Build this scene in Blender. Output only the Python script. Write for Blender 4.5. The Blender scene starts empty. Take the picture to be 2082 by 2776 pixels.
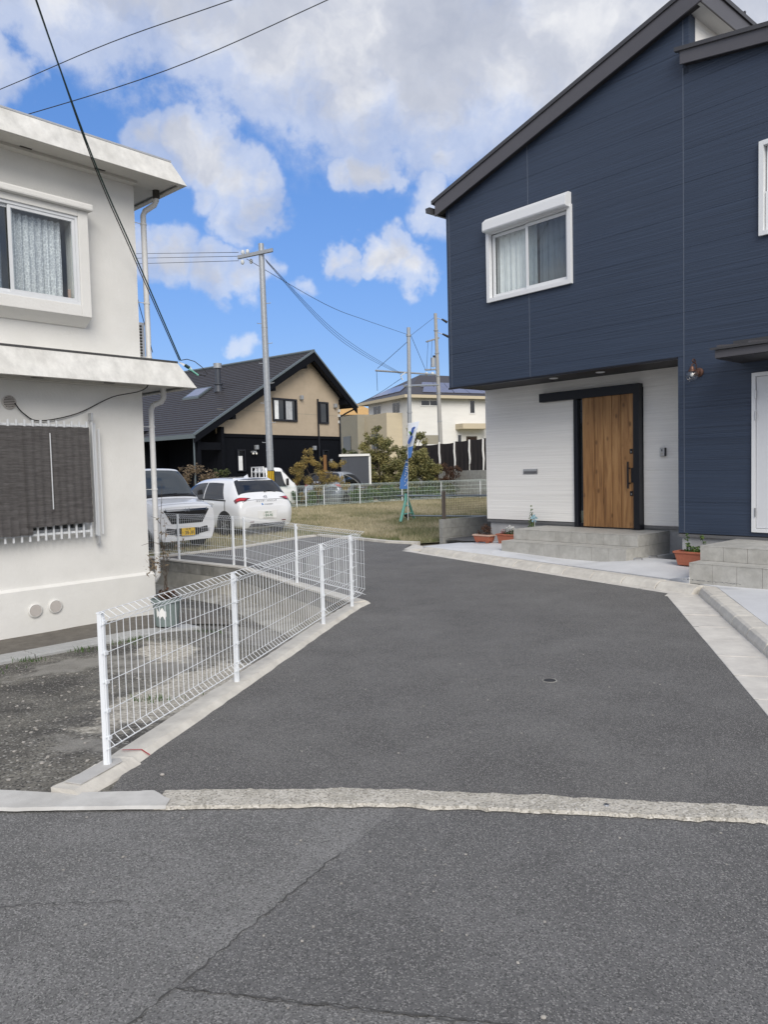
import bpy, bmesh, math, random
import numpy as np
from mathutils import Vector, Matrix, noise
random.seed(7); rng = np.random.default_rng(7)
rad = math.radians
sc = bpy.context.scene
col = sc.collection
# ---------------------------------------------------------------- camera
CAMH = 1.62
PITCH, ROLL = rad(-3.12), rad(-1.436)
fw = Vector((0, math.cos(PITCH), math.sin(PITCH)))
u0 = Vector((0, -math.sin(PITCH), math.cos(PITCH))); r0 = Vector((1, 0, 0))
rt = r0*math.cos(ROLL) + u0*math.sin(ROLL); up = u0*math.cos(ROLL) - r0*math.sin(ROLL)
cd = bpy.data.cameras.new('camera'); cam = bpy.data.objects.new('camera', cd); col.objects.link(cam)
cd.sensor_fit = 'VERTICAL'; cd.sensor_height = 36; cd.sensor_width = 36; cd.lens = 36*2050/2776
cd.clip_start = .05; cd.clip_end = 3000
m = Matrix.Identity(4)
for i in range(3): m[i][0] = rt[i]; m[i][1] = up[i]; m[i][2] = -fw[i]
m[2][3] = CAMH; cam.matrix_world = m
sc.camera = cam
# ---------------------------------------------------------------- light
SUN_EL, SUN_AZ = 37, 169          # azimuth clockwise from +y (view direction); about 180 = behind the camera
sd = bpy.data.lights.new('sun', 'SUN'); sun = bpy.data.objects.new('sun', sd); col.objects.link(sun)
sd.energy = 1.75; sd.angle = rad(40); sd.color = (1, .935, .84)
sdir = Vector((math.sin(rad(SUN_AZ))*math.cos(rad(SUN_EL)), math.cos(rad(SUN_AZ))*math.cos(rad(SUN_EL)), math.sin(rad(SUN_EL))))
sun.rotation_euler = sdir.to_track_quat('Z', 'Y').to_euler(); sun.location = (4, -14, 12)
sc.view_settings.view_transform = 'Standard'; sc.view_settings.look = 'None'
sc.view_settings.exposure = 0.77; sc.view_settings.gamma = 1; sc.view_settings.use_curve_mapping = False
# ---------------------------------------------------------------- sky with clouds
w = bpy.data.worlds.new('World'); sc.world = w; w.use_nodes = True
nt = w.node_tree; nt.nodes.clear()
def N(nt, t, **kw):
    n = nt.nodes.new(t)
    for k, v in kw.items():
        if k.startswith('i_'): n.inputs[int(k[2:])].default_value = v
        else: setattr(n, k, v)
    return n
def math_(nt, op, a, b=None, clamp=False):
    n = nt.nodes.new('ShaderNodeMath'); n.operation = op; n.use_clamp = clamp
    for i, x in enumerate((a, b)):
        if x is None: continue
        if isinstance(x, (int, float)): n.inputs[i].default_value = x
        else: nt.links.new(x, n.inputs[i])
    return n.outputs[0]
def ramp(nt, x, pts, interp='EASE'):
    n = nt.nodes.new('ShaderNodeValToRGB'); n.color_ramp.interpolation = interp
    el = n.color_ramp.elements
    while len(el) < len(pts): el.new(.5)
    for e, (p, c) in zip(el, pts):
        e.position = p; e.color = c if len(c) == 4 else (*c, 1)
    if x is not None: nt.links.new(x, n.inputs[0])
    return n.outputs[0]
def mixc(nt, f, a, b, mode='MIX'):
    n = nt.nodes.new('ShaderNodeMix'); n.data_type = 'RGBA'; n.blend_type = mode
    for i, x in ((0, f), (6, a), (7, b)):
        if isinstance(x, (int, float)): n.inputs[i].default_value = x
        elif isinstance(x, tuple): n.inputs[i].default_value = (*x, 1) if len(x) == 3 else x
        else: nt.links.new(x, n.inputs[i])
    return n.outputs[2]
def build_sky():
    L = nt.links.new
    tc = N(nt, 'ShaderNodeTexCoord'); D = tc.outputs['Generated']
    sky = N(nt, 'ShaderNodeTexSky'); sky.sky_type = 'NISHITA'; sky.sun_disc = False
    sky.sun_elevation = rad(SUN_EL); sky.sun_rotation = rad(SUN_AZ); sky.air_density = 1.0; sky.dust_density = .25; sky.ozone_density = 3.0
    sep = N(nt, 'ShaderNodeSeparateXYZ'); L(D, sep.inputs[0])
    def fbm(vec, scale, detail, rough):
        n = N(nt, 'ShaderNodeTexNoise'); n.inputs['Scale'].default_value = scale; n.inputs['Detail'].default_value = detail; n.inputs['Roughness'].default_value = rough
        L(vec, n.inputs['Vector']); return n
    # billowing warp of the direction, a little stronger up and down
    n1 = fbm(D, 14.0, 4, .6)
    wv = N(nt, 'ShaderNodeVectorMath', operation='MULTIPLY_ADD'); L(n1.outputs['Color'], wv.inputs[0]); wv.inputs[1].default_value = (.09, .06, .08)
    sh = N(nt, 'ShaderNodeVectorMath', operation='ADD'); L(D, sh.inputs[0]); sh.inputs[1].default_value = (-.045, -.03, -.04)
    L(sh.outputs[0], wv.inputs[2]); WD = wv.outputs[0]
    tot = None; lo = None
    for (dx, dy, dz, r, a) in CLOUDS:
        s = N(nt, 'ShaderNodeVectorMath', operation='DISTANCE'); L(WD, s.inputs[0]); s.inputs[1].default_value = (dx, dy, dz)
        mr = N(nt, 'ShaderNodeMapRange'); mr.interpolation_type = 'SMOOTHSTEP'; L(s.outputs['Value'], mr.inputs['Value'])
        mr.inputs['From Min'].default_value = r*1.75; mr.inputs['From Max'].default_value = r*.1; mr.inputs['To Min'].default_value = 0; mr.inputs['To Max'].default_value = a
        tot = mr.outputs[0] if tot is None else math_(nt, 'MAXIMUM', tot, mr.outputs[0])
    # broken cloud over the rest of the sky, on a flat layer
    zc = math_(nt, 'ADD', math_(nt, 'MAXIMUM', sep.outputs[2], 0.0), .3)
    cmb = N(nt, 'ShaderNodeCombineXYZ'); L(math_(nt, 'DIVIDE', sep.outputs[0], zc), cmb.inputs[0]); L(math_(nt, 'DIVIDE', sep.outputs[1], zc), cmb.inputs[1])
    n2 = fbm(cmb.outputs[0], 1.1, 5, .55)
    gen = ramp(nt, n2.outputs[0], [(.3, (.15,)*3), (.52, (1, 1, 1))])
    away = ramp(nt, sep.outputs[1], [(.5, (1, 1, 1)), (.72, (0, 0, 0))])
    tot = math_(nt, 'MAXIMUM', tot, math_(nt, 'MULTIPLY', gen, away))
    n3 = fbm(D, 11, 7, .62)
    det = math_(nt, 'MULTIPLY', math_(nt, 'SUBTRACT', n3.outputs[0], .5), 1.5)
    dens = math_(nt, 'ADD', tot, math_(nt, 'MULTIPLY', det, ramp(nt, tot, [(.0, (.25,)*3), (.35, (1, 1, 1))], 'LINEAR')))
    mask = ramp(nt, dens, [(.1, (0, 0, 0)), (.5, (.52,)*3), (1.0, (1, 1, 1))])
    thick = ramp(nt, dens, [(.5, (0, 0, 0)), (1.05, (1, 1, 1))])
    n4 = fbm(WD, 9, 5, .55)
    bri = math_(nt, 'SUBTRACT', math_(nt, 'MULTIPLY', n4.outputs[0], 1.0), math_(nt, 'MULTIPLY', math_(nt, 'MULTIPLY', thick, sep.outputs[2]), .42))
    cc = ramp(nt, bri, [(.1, (2.7, 2.95, 3.6)), (.33, (3.5, 3.7, 4.25)), (.54, (5.3, 5.35, 5.5))], 'LINEAR')
    skyc = mixc(nt, 1.0, mixc(nt, 1.0, sky.outputs[0], SKYTINT, 'MULTIPLY'), ramp(nt, sep.outputs[2], [(.0, (.4, .45, .58)), (.14, (.42, .48, .6)), (.5, (.55, .78, 1.0))], 'LINEAR'), 'MULTIPLY')
    bg = N(nt, 'ShaderNodeBackground'); bg.inputs[1].default_value = .1
    L(mixc(nt, mask, skyc, cc), bg.inputs[0]); out = N(nt, 'ShaderNodeOutputWorld'); L(bg.outputs[0], out.inputs[0])
SKYTINT = (1.1, 1.08, 1.12)
# the clouds in this part of the sky
CLOUDS = [(-0.387, 0.780, 0.492, 0.060, 0.65), (-0.319, 0.796, 0.515, 0.080, 0.68), (-0.251, 0.815, 0.522, 0.085, 0.75), (-0.179, 0.835, 0.521, 0.090, 0.90),
          (-0.104, 0.858, 0.502, 0.100, 1.05), (-0.024, 0.874, 0.486, 0.110, 1.10), (0.058, 0.877, 0.477, 0.120, 1.10), (0.140, 0.867, 0.478, 0.130, 1.10),
          (0.236, 0.845, 0.479, 0.150, 1.10), (0.341, 0.810, 0.478, 0.180, 1.10), (-0.188, 0.802, 0.566, 0.150, 1.10), (-0.001, 0.831, 0.556, 0.180, 1.10),
          (0.122, 0.895, 0.428, 0.070, 0.80), (-0.383, 0.817, 0.431, 0.035, 0.75), (-0.065, 0.897, 0.438, 0.050, 0.70), (-0.251, 0.887, 0.388, 0.027, 0.85),
          (-0.220, 0.896, 0.387, 0.033, 1.00), (-0.189, 0.909, 0.371, 0.036, 1.00), (-0.163, 0.924, 0.346, 0.036, 0.95), (-0.143, 0.937, 0.319, 0.027, 0.80),
          (-0.175, 0.936, 0.307, 0.027, 0.80), (-0.202, 0.922, 0.329, 0.023, 0.60), (-0.276, 0.925, 0.262, 0.028, 0.85), (-0.244, 0.934, 0.260, 0.031, 0.95),
          (-0.202, 0.947, 0.251, 0.031, 0.90), (-0.158, 0.956, 0.248, 0.027, 0.75), (-0.035, 0.933, 0.359, 0.022, 0.75), (-0.008, 0.932, 0.362, 0.025, 0.90),
          (0.014, 0.936, 0.351, 0.017, 0.60), (0.059, 0.914, 0.401, 0.023, 0.65), (0.087, 0.925, 0.370, 0.027, 0.65), (0.068, 0.945, 0.321, 0.031, 0.60),
          (0.086, 0.951, 0.296, 0.023, 0.50), (-0.006, 0.964, 0.266, 0.022, 0.90), (0.021, 0.963, 0.270, 0.028, 1.00), (0.044, 0.967, 0.252, 0.027, 0.90),
          (-0.053, 0.964, 0.261, 0.019, 0.85), (-0.035, 0.968, 0.248, 0.016, 0.70), (-0.173, 0.971, 0.164, 0.016, 0.42), (-0.096, 0.969, 0.229, 0.016, 0.42),
          (0.063, 0.969, 0.239, 0.016, 0.60)]     # directions, angular size, density
build_sky()
# ---------------------------------------------------------------- materials
M = {}
def mat(name, c, rough=.6, metal=0, var=0, vs=4, bump=0, bs=60, c2=None, stretch=(1, 1, 1), detail=5, spec=.5, coords='Object', coat=0, spots=None, trans=0, bd=.01):
    m = bpy.data.materials.new(name); m.use_nodes = True; t = m.node_tree; b = t.nodes['Principled BSDF']
    b.inputs['Base Color'].default_value = (*c, 1); b.inputs['Roughness'].default_value = rough; b.inputs['Metallic'].default_value = metal
    b.inputs['Specular IOR Level'].default_value = spec; b.inputs['Coat Weight'].default_value = coat
    if trans: b.inputs['Transmission Weight'].default_value = trans
    L = t.links.new
    if var or bump or c2 or spots:
        if coords == 'World':
            g = t.nodes.new('ShaderNodeNewGeometry'); src = g.outputs['Position']
        else:
            g = t.nodes.new('ShaderNodeTexCoord'); src = g.outputs['Object']
        mp = t.nodes.new('ShaderNodeMapping'); mp.inputs['Scale'].default_value = stretch; L(src, mp.inputs[0]); V = mp.outputs[0]
    cur = None
    if c2:
        n = N(t, 'ShaderNodeTexNoise'); n.inputs['Scale'].default_value = vs; n.inputs['Detail'].default_value = detail; n.inputs['Roughness'].default_value = .62; L(V, n.inputs['Vector'])
        f = ramp(t, n.outputs[0], [(.36, (0, 0, 0)), (.64, (1, 1, 1))])
        cur = mixc(t, f, c, c2)
    if var:
        n = N(t, 'ShaderNodeTexNoise'); n.inputs['Scale'].default_value = vs*2.7; n.inputs['Detail'].default_value = 8; n.inputs['Roughness'].default_value = .65; L(V, n.inputs['Vector'])
        v = ramp(t, n.outputs[0], [(.25, (1-var,)*3), (.75, (1+var,)*3)], 'LINEAR')
        cur = mixc(t, 1.0, cur if cur else c, v, 'MULTIPLY')
    if spots:   # fine speckle of paler and darker grains: (scale, amount, pale, dark)
        s, am, pale, dark = spots
        vn = N(t, 'ShaderNodeTexVoronoi'); vn.inputs['Scale'].default_value = s; L(V, vn.inputs['Vector'])
        sp = N(t, 'ShaderNodeSeparateColor'); L(vn.outputs['Color'], sp.inputs[0])
        cur = mixc(t, ramp(t, sp.outputs[0], [(1-am, (0, 0, 0)), (1-am*.5, (1, 1, 1))]), cur if cur else c, pale)
        cur = mixc(t, ramp(t, sp.outputs[1], [(.62, (0, 0, 0)), (.95, (.85,)*3)]), cur, dark)
    if cur: L(cur, b.inputs['Base Color'])
    if bump:
        n = N(t, 'ShaderNodeTexNoise'); n.inputs['Scale'].default_value = bs; n.inputs['Detail'].default_value = 6; n.inputs['Roughness'].default_value = .6; L(V, n.inputs['Vector'])
        bp = N(t, 'ShaderNodeBump'); bp.inputs['Strength'].default_value = bump; bp.inputs['Distance'].default_value = bd; L(n.outputs[0], bp.inputs['Height']); L(bp.outputs[0], b.inputs['Normal'])
    M[name] = m; return m
def glassmat(name, tint, refl=.12, rough=.02):
    m = bpy.data.materials.new(name); m.use_nodes = True; t = m.node_tree; t.nodes.clear(); L = t.links.new
    tr = N(t, 'ShaderNodeBsdfTransparent'); tr.inputs[0].default_value = (*tint, 1)
    gl = N(t, 'ShaderNodeBsdfGlossy'); gl.inputs['Roughness'].default_value = rough
    fr = N(t, 'ShaderNodeLayerWeight'); fr.inputs[0].default_value = .5
    f = math_(t, 'ADD', math_(t, 'MULTIPLY', math_(t, 'POWER', fr.outputs['Facing'], 4.0), .9), refl+.03, clamp=True)
    mx = N(t, 'ShaderNodeMixShader'); L(f, mx.inputs[0]); L(tr.outputs[0], mx.inputs[1]); L(gl.outputs[0], mx.inputs[2])
    o = N(t, 'ShaderNodeOutputMaterial'); L(mx.outputs[0], o.inputs[0]); M[name] = m; return m
A = 'World'
mat('asphalt_new', (0.161, 0.159, 0.155), .9, var=.24, vs=.7, c2=(0.131, 0.129, 0.127), bump=.9, bs=260, coords=A, spots=(225, .27, (.29, .283, .27), (.07, .069, .068)), bd=.007, spec=.3)
mat('asphalt_old', (0.244, 0.243, 0.239), .9, var=.26, vs=.8, c2=(0.195, 0.194, 0.191), bump=1.0, bs=200, coords=A, spots=(180, .3, (.35, .345, .335), (.1, .099, .098)), bd=.01, spec=.3)
mat('asphalt_patch', (0.188, 0.187, 0.186), .9, var=.24, vs=.8, c2=(0.157, 0.156, 0.155), bump=1.0, bs=215, coords=A, spots=(195, .27, (.32, .315, .305), (.085, .085, .085)), bd=.009, spec=.3)
mat('crack_fill', (.075, .074, .072), .95, var=.4, vs=9, coords=A)
mat('rough_concrete', (0.582, 0.549, 0.482), .9, var=.22, vs=5, c2=(0.470, 0.442, 0.381), bump=1.0, bs=70, coords=A, spots=(110, .25, (.66, .63, .57), (.27, .25, .21)), bd=.015)
mat('smooth_concrete', (0.548, 0.541, 0.518), .8, var=.14, vs=2.4, c2=(0.473, 0.464, 0.441), bump=.25, bs=90, coords=A)
mat('mortar_white', (.46, .455, .44), .8, var=.08, vs=6, bump=.15, bs=70)
mat('kerb_concrete', (0.615, 0.590, 0.532), .8, var=.16, vs=3, c2=(0.550, 0.524, 0.474), bump=.3, bs=110, coords=A)
mat('gutter_concrete', (0.649, 0.624, 0.574), .8, var=.14, vs=2.2, c2=(0.565, 0.541, 0.499), bump=.25, bs=120, coords=A)
mat('slab_concrete', (0.636, 0.647, 0.663), .75, var=.08, vs=.9, c2=(0.572, 0.583, 0.599), bump=.08, bs=140, coords=A)
mat('lot_tar', (0.089, 0.084, 0.076), .9, var=.4, vs=1.0, c2=(0.221, 0.210, 0.179), bump=1.0, bs=45, coords=A, spots=(85, .14, (.36, .35, .32), (.04, .039, .037)), bd=.02)
def lot_mix():
    m = M['lot_tar']; t = m.node_tree; b = t.nodes['Principled BSDF']; src = b.inputs['Base Color'].links[0].from_socket; g = N(t, 'ShaderNodeNewGeometry')
    n = N(t, 'ShaderNodeTexNoise'); n.inputs['Scale'].default_value = 4.5; n.inputs['Detail'].default_value = 9; n.inputs['Roughness'].default_value = .7; t.links.new(g.outputs['Position'], n.inputs['Vector'])
    v = N(t, 'ShaderNodeTexVoronoi'); v.inputs['Scale'].default_value = 60; t.links.new(g.outputs['Position'], v.inputs['Vector']); sp = N(t, 'ShaderNodeSeparateColor'); t.links.new(v.outputs['Color'], sp.inputs[0])
    gc = ramp(t, sp.outputs[0], [(0, (.28, .26, .215)), (.5, (.5, .465, .395)), (1, (.72, .69, .61))], 'LINEAR'); cc = ramp(t, n.outputs[0], [(.3, (.22, .21, .19)), (.7, (.33, .32, .29))], 'LINEAR')
    for nm, c in (('worn', cc), ('gravel', gc)):
        at = N(t, 'ShaderNodeAttribute'); at.attribute_name = nm
        f = ramp(t, math_(t, 'ADD', at.outputs['Fac'], math_(t, 'MULTIPLY', math_(t, 'SUBTRACT', n.outputs[0], .5), 1.5)), [(.42, (0, 0, 0)), (.72, (.92,)*3)])
        src = mixc(t, f, src, c)
    t.links.new(src, b.inputs['Base Color'])
lot_mix()
mat('lot_gravel', (.36, .33, .27), .9, var=.35, vs=3, c2=(.2, .185, .15), bump=1.0, bs=60, coords=A, spots=(70, .3, (.55, .53, .48), (.1, .09, .08)), bd=.03)
mat('lot_concrete', (0.345, 0.338, 0.307), .9, var=.25, vs=3, c2=(0.255, 0.247, 0.225), bump=.5, bs=60, coords=A)
mat('ground_dirt', (.17, .15, .12), .95, var=.25, vs=.5, coords=A)
mat('soil_grass', (.27, .23, .14), .95, var=.3, vs=2, c2=(.18, .175, .08), coords=A)
mat('pebble', (.36, .34, .31), .85, var=.25, vs=15)
mat('gravel_dark', (.11, .11, .11), .9, var=.4, vs=20, bump=1, bs=60, coords=A)
# houses
mat('siding_blue', (0.030, 0.046, 0.080), .5, var=.3, vs=1.0, bump=.9, bs=1.6, stretch=(.22, .22, 26), bd=.008)
mat('siding_white', (.86, .845, .81), .55, var=.1, vs=1, bump=1.0, bs=1.6, stretch=(.22, .22, 26), bd=.008)
mat('trim_seam', (.10, .12, .16), .4)
mat('fascia_grey', (0.082, 0.080, 0.090), .4, var=.06, vs=1)
mat('roof_dark', (.05, .05, .055), .45)
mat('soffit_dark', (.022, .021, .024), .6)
mat('soffit_white', (.72, .72, .7), .7)
mat('black_frame', (.006, .007, .012), .35)
mat('white_frame', (.72, .735, .75), .35)
mat('door_white', (.66, .675, .70), .4)
mat('foundation', (0.432, 0.438, 0.444), .85, var=.12, vs=1.6, c2=(0.372, 0.378, 0.384), bump=.2, bs=50)
mat('flashing', (.2, .2, .205), .4, metal=.5)
mat('steel', (.5, .5, .5), .3, metal=1)
mat('copper', (.14, .075, .055), .45, metal=.7)
mat('curtain_white', (.86, .88, .88), .85, var=.08, vs=3)
mat('curtain_grey', (.45, .47, .49), .85, var=.15, vs=2)
mat('tile_stone', (0.446, 0.438, 0.408), .6, var=.16, vs=5, c2=(0.386, 0.378, 0.349), bump=.12, bs=40)
mat('tile_gap', (.1, .1, .095), .9)
mat('stucco', (.725, .72, .695), .85, var=.05, vs=.7, bump=.6, bs=30, bd=.006, c2=(.69, .685, .655))
mat('stucco_fascia', (.66, .655, .625), .85, var=.2, vs=2.2, c2=(.605, .598, .565), bump=.35, bs=40, bd=.005, stretch=(1.2, 1.2, .7), detail=9)
mat('soffit_cream', (.56, .545, .5), .8, var=.06, vs=2)
mat('aluminium', (.52, .53, .54), .38, metal=.55, var=.06, vs=6)
mat('alu_white', (.66, .68, .70), .4, var=.03, vs=4)
mat('pvc_white', (.7, .7, .69), .45, var=.05, vs=3)
mat('vent_beige', (.48, .45, .42), .6)
mat('vent_dark', (.05, .045, .04), .8)
mat('lead', (.06, .06, .06), .7, var=.3, vs=6)
mat('net_black', (0.095, 0.089, 0.088), .95, var=.38, vs=2.2, bump=.8, bs=22, stretch=(2.2, 2.2, 30), bd=.02, c2=(0.135, 0.128, 0.127))
mat('dirt_strip', (0.138, 0.126, 0.108), .95, var=.3, vs=3, coords=A, bump=.5, bs=60)
mat('wall_concrete', (0.506, 0.486, 0.436), .85, var=.2, vs=1.8, c2=(0.385, 0.369, 0.324), bump=.4, bs=40, coords=A)
mat('block_grey', (0.375, 0.375, 0.350), .9, var=.18, vs=5, c2=(0.312, 0.312, 0.294), bump=.7, bs=130, coords=A)
mat('block_dark', (0.321, 0.312, 0.284), .9, var=.22, vs=3, c2=(0.227, 0.221, 0.198), bump=.5, bs=90, coords=A)
mat('fence_white', (.80, .83, .86), .35)
mat('fence_far', (.66, .76, .74), .4)
mat('beige_wall', (0.480, 0.396, 0.294), .85, var=.07, vs=.9, c2=(0.444, 0.366, 0.270), bump=.2, bs=30)
mat('black_wood', (.0045, .0055, .0085), .8, var=.45, vs=2.5, bump=.8, bs=3, stretch=(9, 9, .5), bd=.01, spec=.15)
mat('roof_slate', (.052, .049, .054), .5, var=.1, vs=1.2)
mat('roof_edge', (.14, .17, .185), .4, metal=.3)
mat('far_white', (0.739, 0.734, 0.706), .8, var=.06, vs=.5, bump=.5, bs=3, stretch=(.6, .6, 3))
mat('far_beige', (0.540, 0.471, 0.345), .8, var=.06, vs=.6, bump=.4, bs=4, stretch=(.6, .6, 3))
mat('far_tan', (.30, .28, .225), .8, var=.06, vs=.6)
mat('solar', (.17, .18, .25), .12, spec=.8)
mat('orange_tile', (.55, .34, .13), .7, var=.2, vs=2)
mat('zinc', (.36, .38, .40), .45, metal=.35, var=.16, vs=5)
mat('pole_concrete', (.36, .355, .34), .8, var=.08, vs=2)
mat('wire_black', (.012, .013, .014), .6)
mat('wire_green', (.012, .035, .03), .55)
mat('insulator', (.6, .62, .62), .3)
mat('guard_black', (.012, .012, .012), .6)
mat('guard_yellow', (.75, .48, .02), .5)
mat('shed_dark', (.05, .057, .072), .45)
mat('dark_net', (.026, .022, .023), .85, var=.35, vs=1.3, bump=.6, bs=3, stretch=(2, 2, .5), bd=.05)
mat('barrier_green', (.17, .44, .36), .5, var=.1, vs=9)
mat('pipe_grey', (.3, .34, .37), .35, metal=.6)
mat('rust_brown', (.12, .1, .085), .8, var=.2, vs=12)
mat('banner_blue', (0.091, 0.247, 0.624), .7); mat('banner_white', (.72, .76, .82), .7); mat('print_green', (.24, .45, .13), .7); mat('print_blue', (.05, .12, .42), .7)
mat('planter_red', (.36, .115, .065), .65, var=.1, vs=8, bump=.1, bs=40)
mat('planter_pale', (.52, .36, .28), .65, var=.12, vs=10)
mat('pot_green', (.19, .235, .23), .55, var=.12, vs=6)
mat('soil', (.045, .032, .024), .95, var=.4, vs=20, bump=1, bs=60)
mat('label_white', (.8, .8, .78), .6)
mat('plank_grey', (.42, .425, .42), .5, metal=.2, var=.12, vs=4)
# cars
mat('paint_white', (0.851, 0.862, 0.874), .22, coat=.8)
mat('paint_pearl', (0.835, 0.853, 0.882), .2, coat=.9)
mat('paint_black', (.012, .012, .014), .2, coat=.8)
mat('paint_silver', (.42, .46, .52), .25, metal=.3, coat=.8)
mat('car_glass', (.012, .014, .017), .04, spec=.9)
mat('car_glass_clear', (.05, .06, .066), .04, spec=.9)
mat('rubber', (.016, .016, .017), .8)
mat('rim', (.28, .29, .3), .3, metal=.9)
mat('rim_dark', (.035, .035, .04), .35, metal=.6)
mat('plastic_black', (.014, .014, .015), .45)
mat('chrome', (.75, .77, .8), .12, metal=1)
mat('lamp_red', (.5, .012, .02), .1, coat=1)
mat('lamp_dark_red', (.12, .006, .012), .1, coat=1)
mat('lamp_clear', (.45, .48, .52), .08, metal=.4, coat=1)
mat('plate_yellow', (.82, .52, .015), .5); mat('plate_white', (.78, .79, .78), .5)
mat('ink_black', (.01, .01, .011), .6); mat('ink_green', (.03, .14, .07), .6); mat('ink_grey', (.09, .095, .1), .6); mat('ink_blue', (.08, .25, .6), .5)
mat('red_paint', (.42, .03, .035), .7)
mat('iron_cover', (.03, .03, .032), .6)
mat('wood_old', (.085, .068, .05), .9, var=.3, vs=6)
mat('bark', (.075, .06, .047), .95, var=.3, vs=9, bump=.6, bs=30)
glassmat('window_glass', (.95, .97, .97), .02)
glassmat('window_glass_dark', (.72, .76, .78), .05)
glassmat('bulb_glass', (.93, .94, .95), .05)
mat('bulb_white', (.8, .79, .74), .4)
def leafmat(name, a, b, c):
    m = bpy.data.materials.new(name); m.use_nodes = True; t = m.node_tree; p = t.nodes['Principled BSDF']; L = t.links.new
    at = N(t, 'ShaderNodeAttribute'); at.attribute_name = 'tint'
    cc = ramp(t, at.outputs['Fac'], [(0, a), (.5, b), (1, c)], 'LINEAR'); L(cc, p.inputs['Base Color'])
    p.inputs['Roughness'].default_value = .6; p.inputs['Specular IOR Level'].default_value = .3
    tl = N(t, 'ShaderNodeBsdfTranslucent'); L(cc, tl.inputs[0]); mx = N(t, 'ShaderNodeMixShader'); mx.inputs[0].default_value = .25
    L(p.outputs[0], mx.inputs[1]); L(tl.outputs[0], mx.inputs[2]); L(mx.outputs[0], t.nodes['Material Output'].inputs[0]); M[name] = m
leafmat('leaf_olive', (.11, .125, .055), (.24, .235, .10), (.42, .36, .15))
leafmat('leaf_dark', (.045, .065, .03), (.09, .115, .05), (.17, .18, .07))
leafmat('leaf_yellow', (.17, .155, .065), (.34, .265, .10), (.54, .38, .12))
leafmat('leaf_green', (.03, .07, .02), (.08, .15, .04), (.2, .26, .07))
leafmat('leaf_red', (.05, .03, .022), (.1, .055, .04), (.16, .09, .05))
leafmat('leaf_dry', (.12, .095, .06), (.2, .15, .1), (.3, .23, .15))
leafmat('flower_white', (.6, .6, .58), (.75, .75, .73), (.8, .8, .8))
leafmat('flower_pink', (.5, .12, .14), (.6, .35, .35), (.3, .03, .05))
leafmat('grass_blade', (.12, .165, .05), (.45, .40, .26), (.68, .6, .42))
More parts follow.
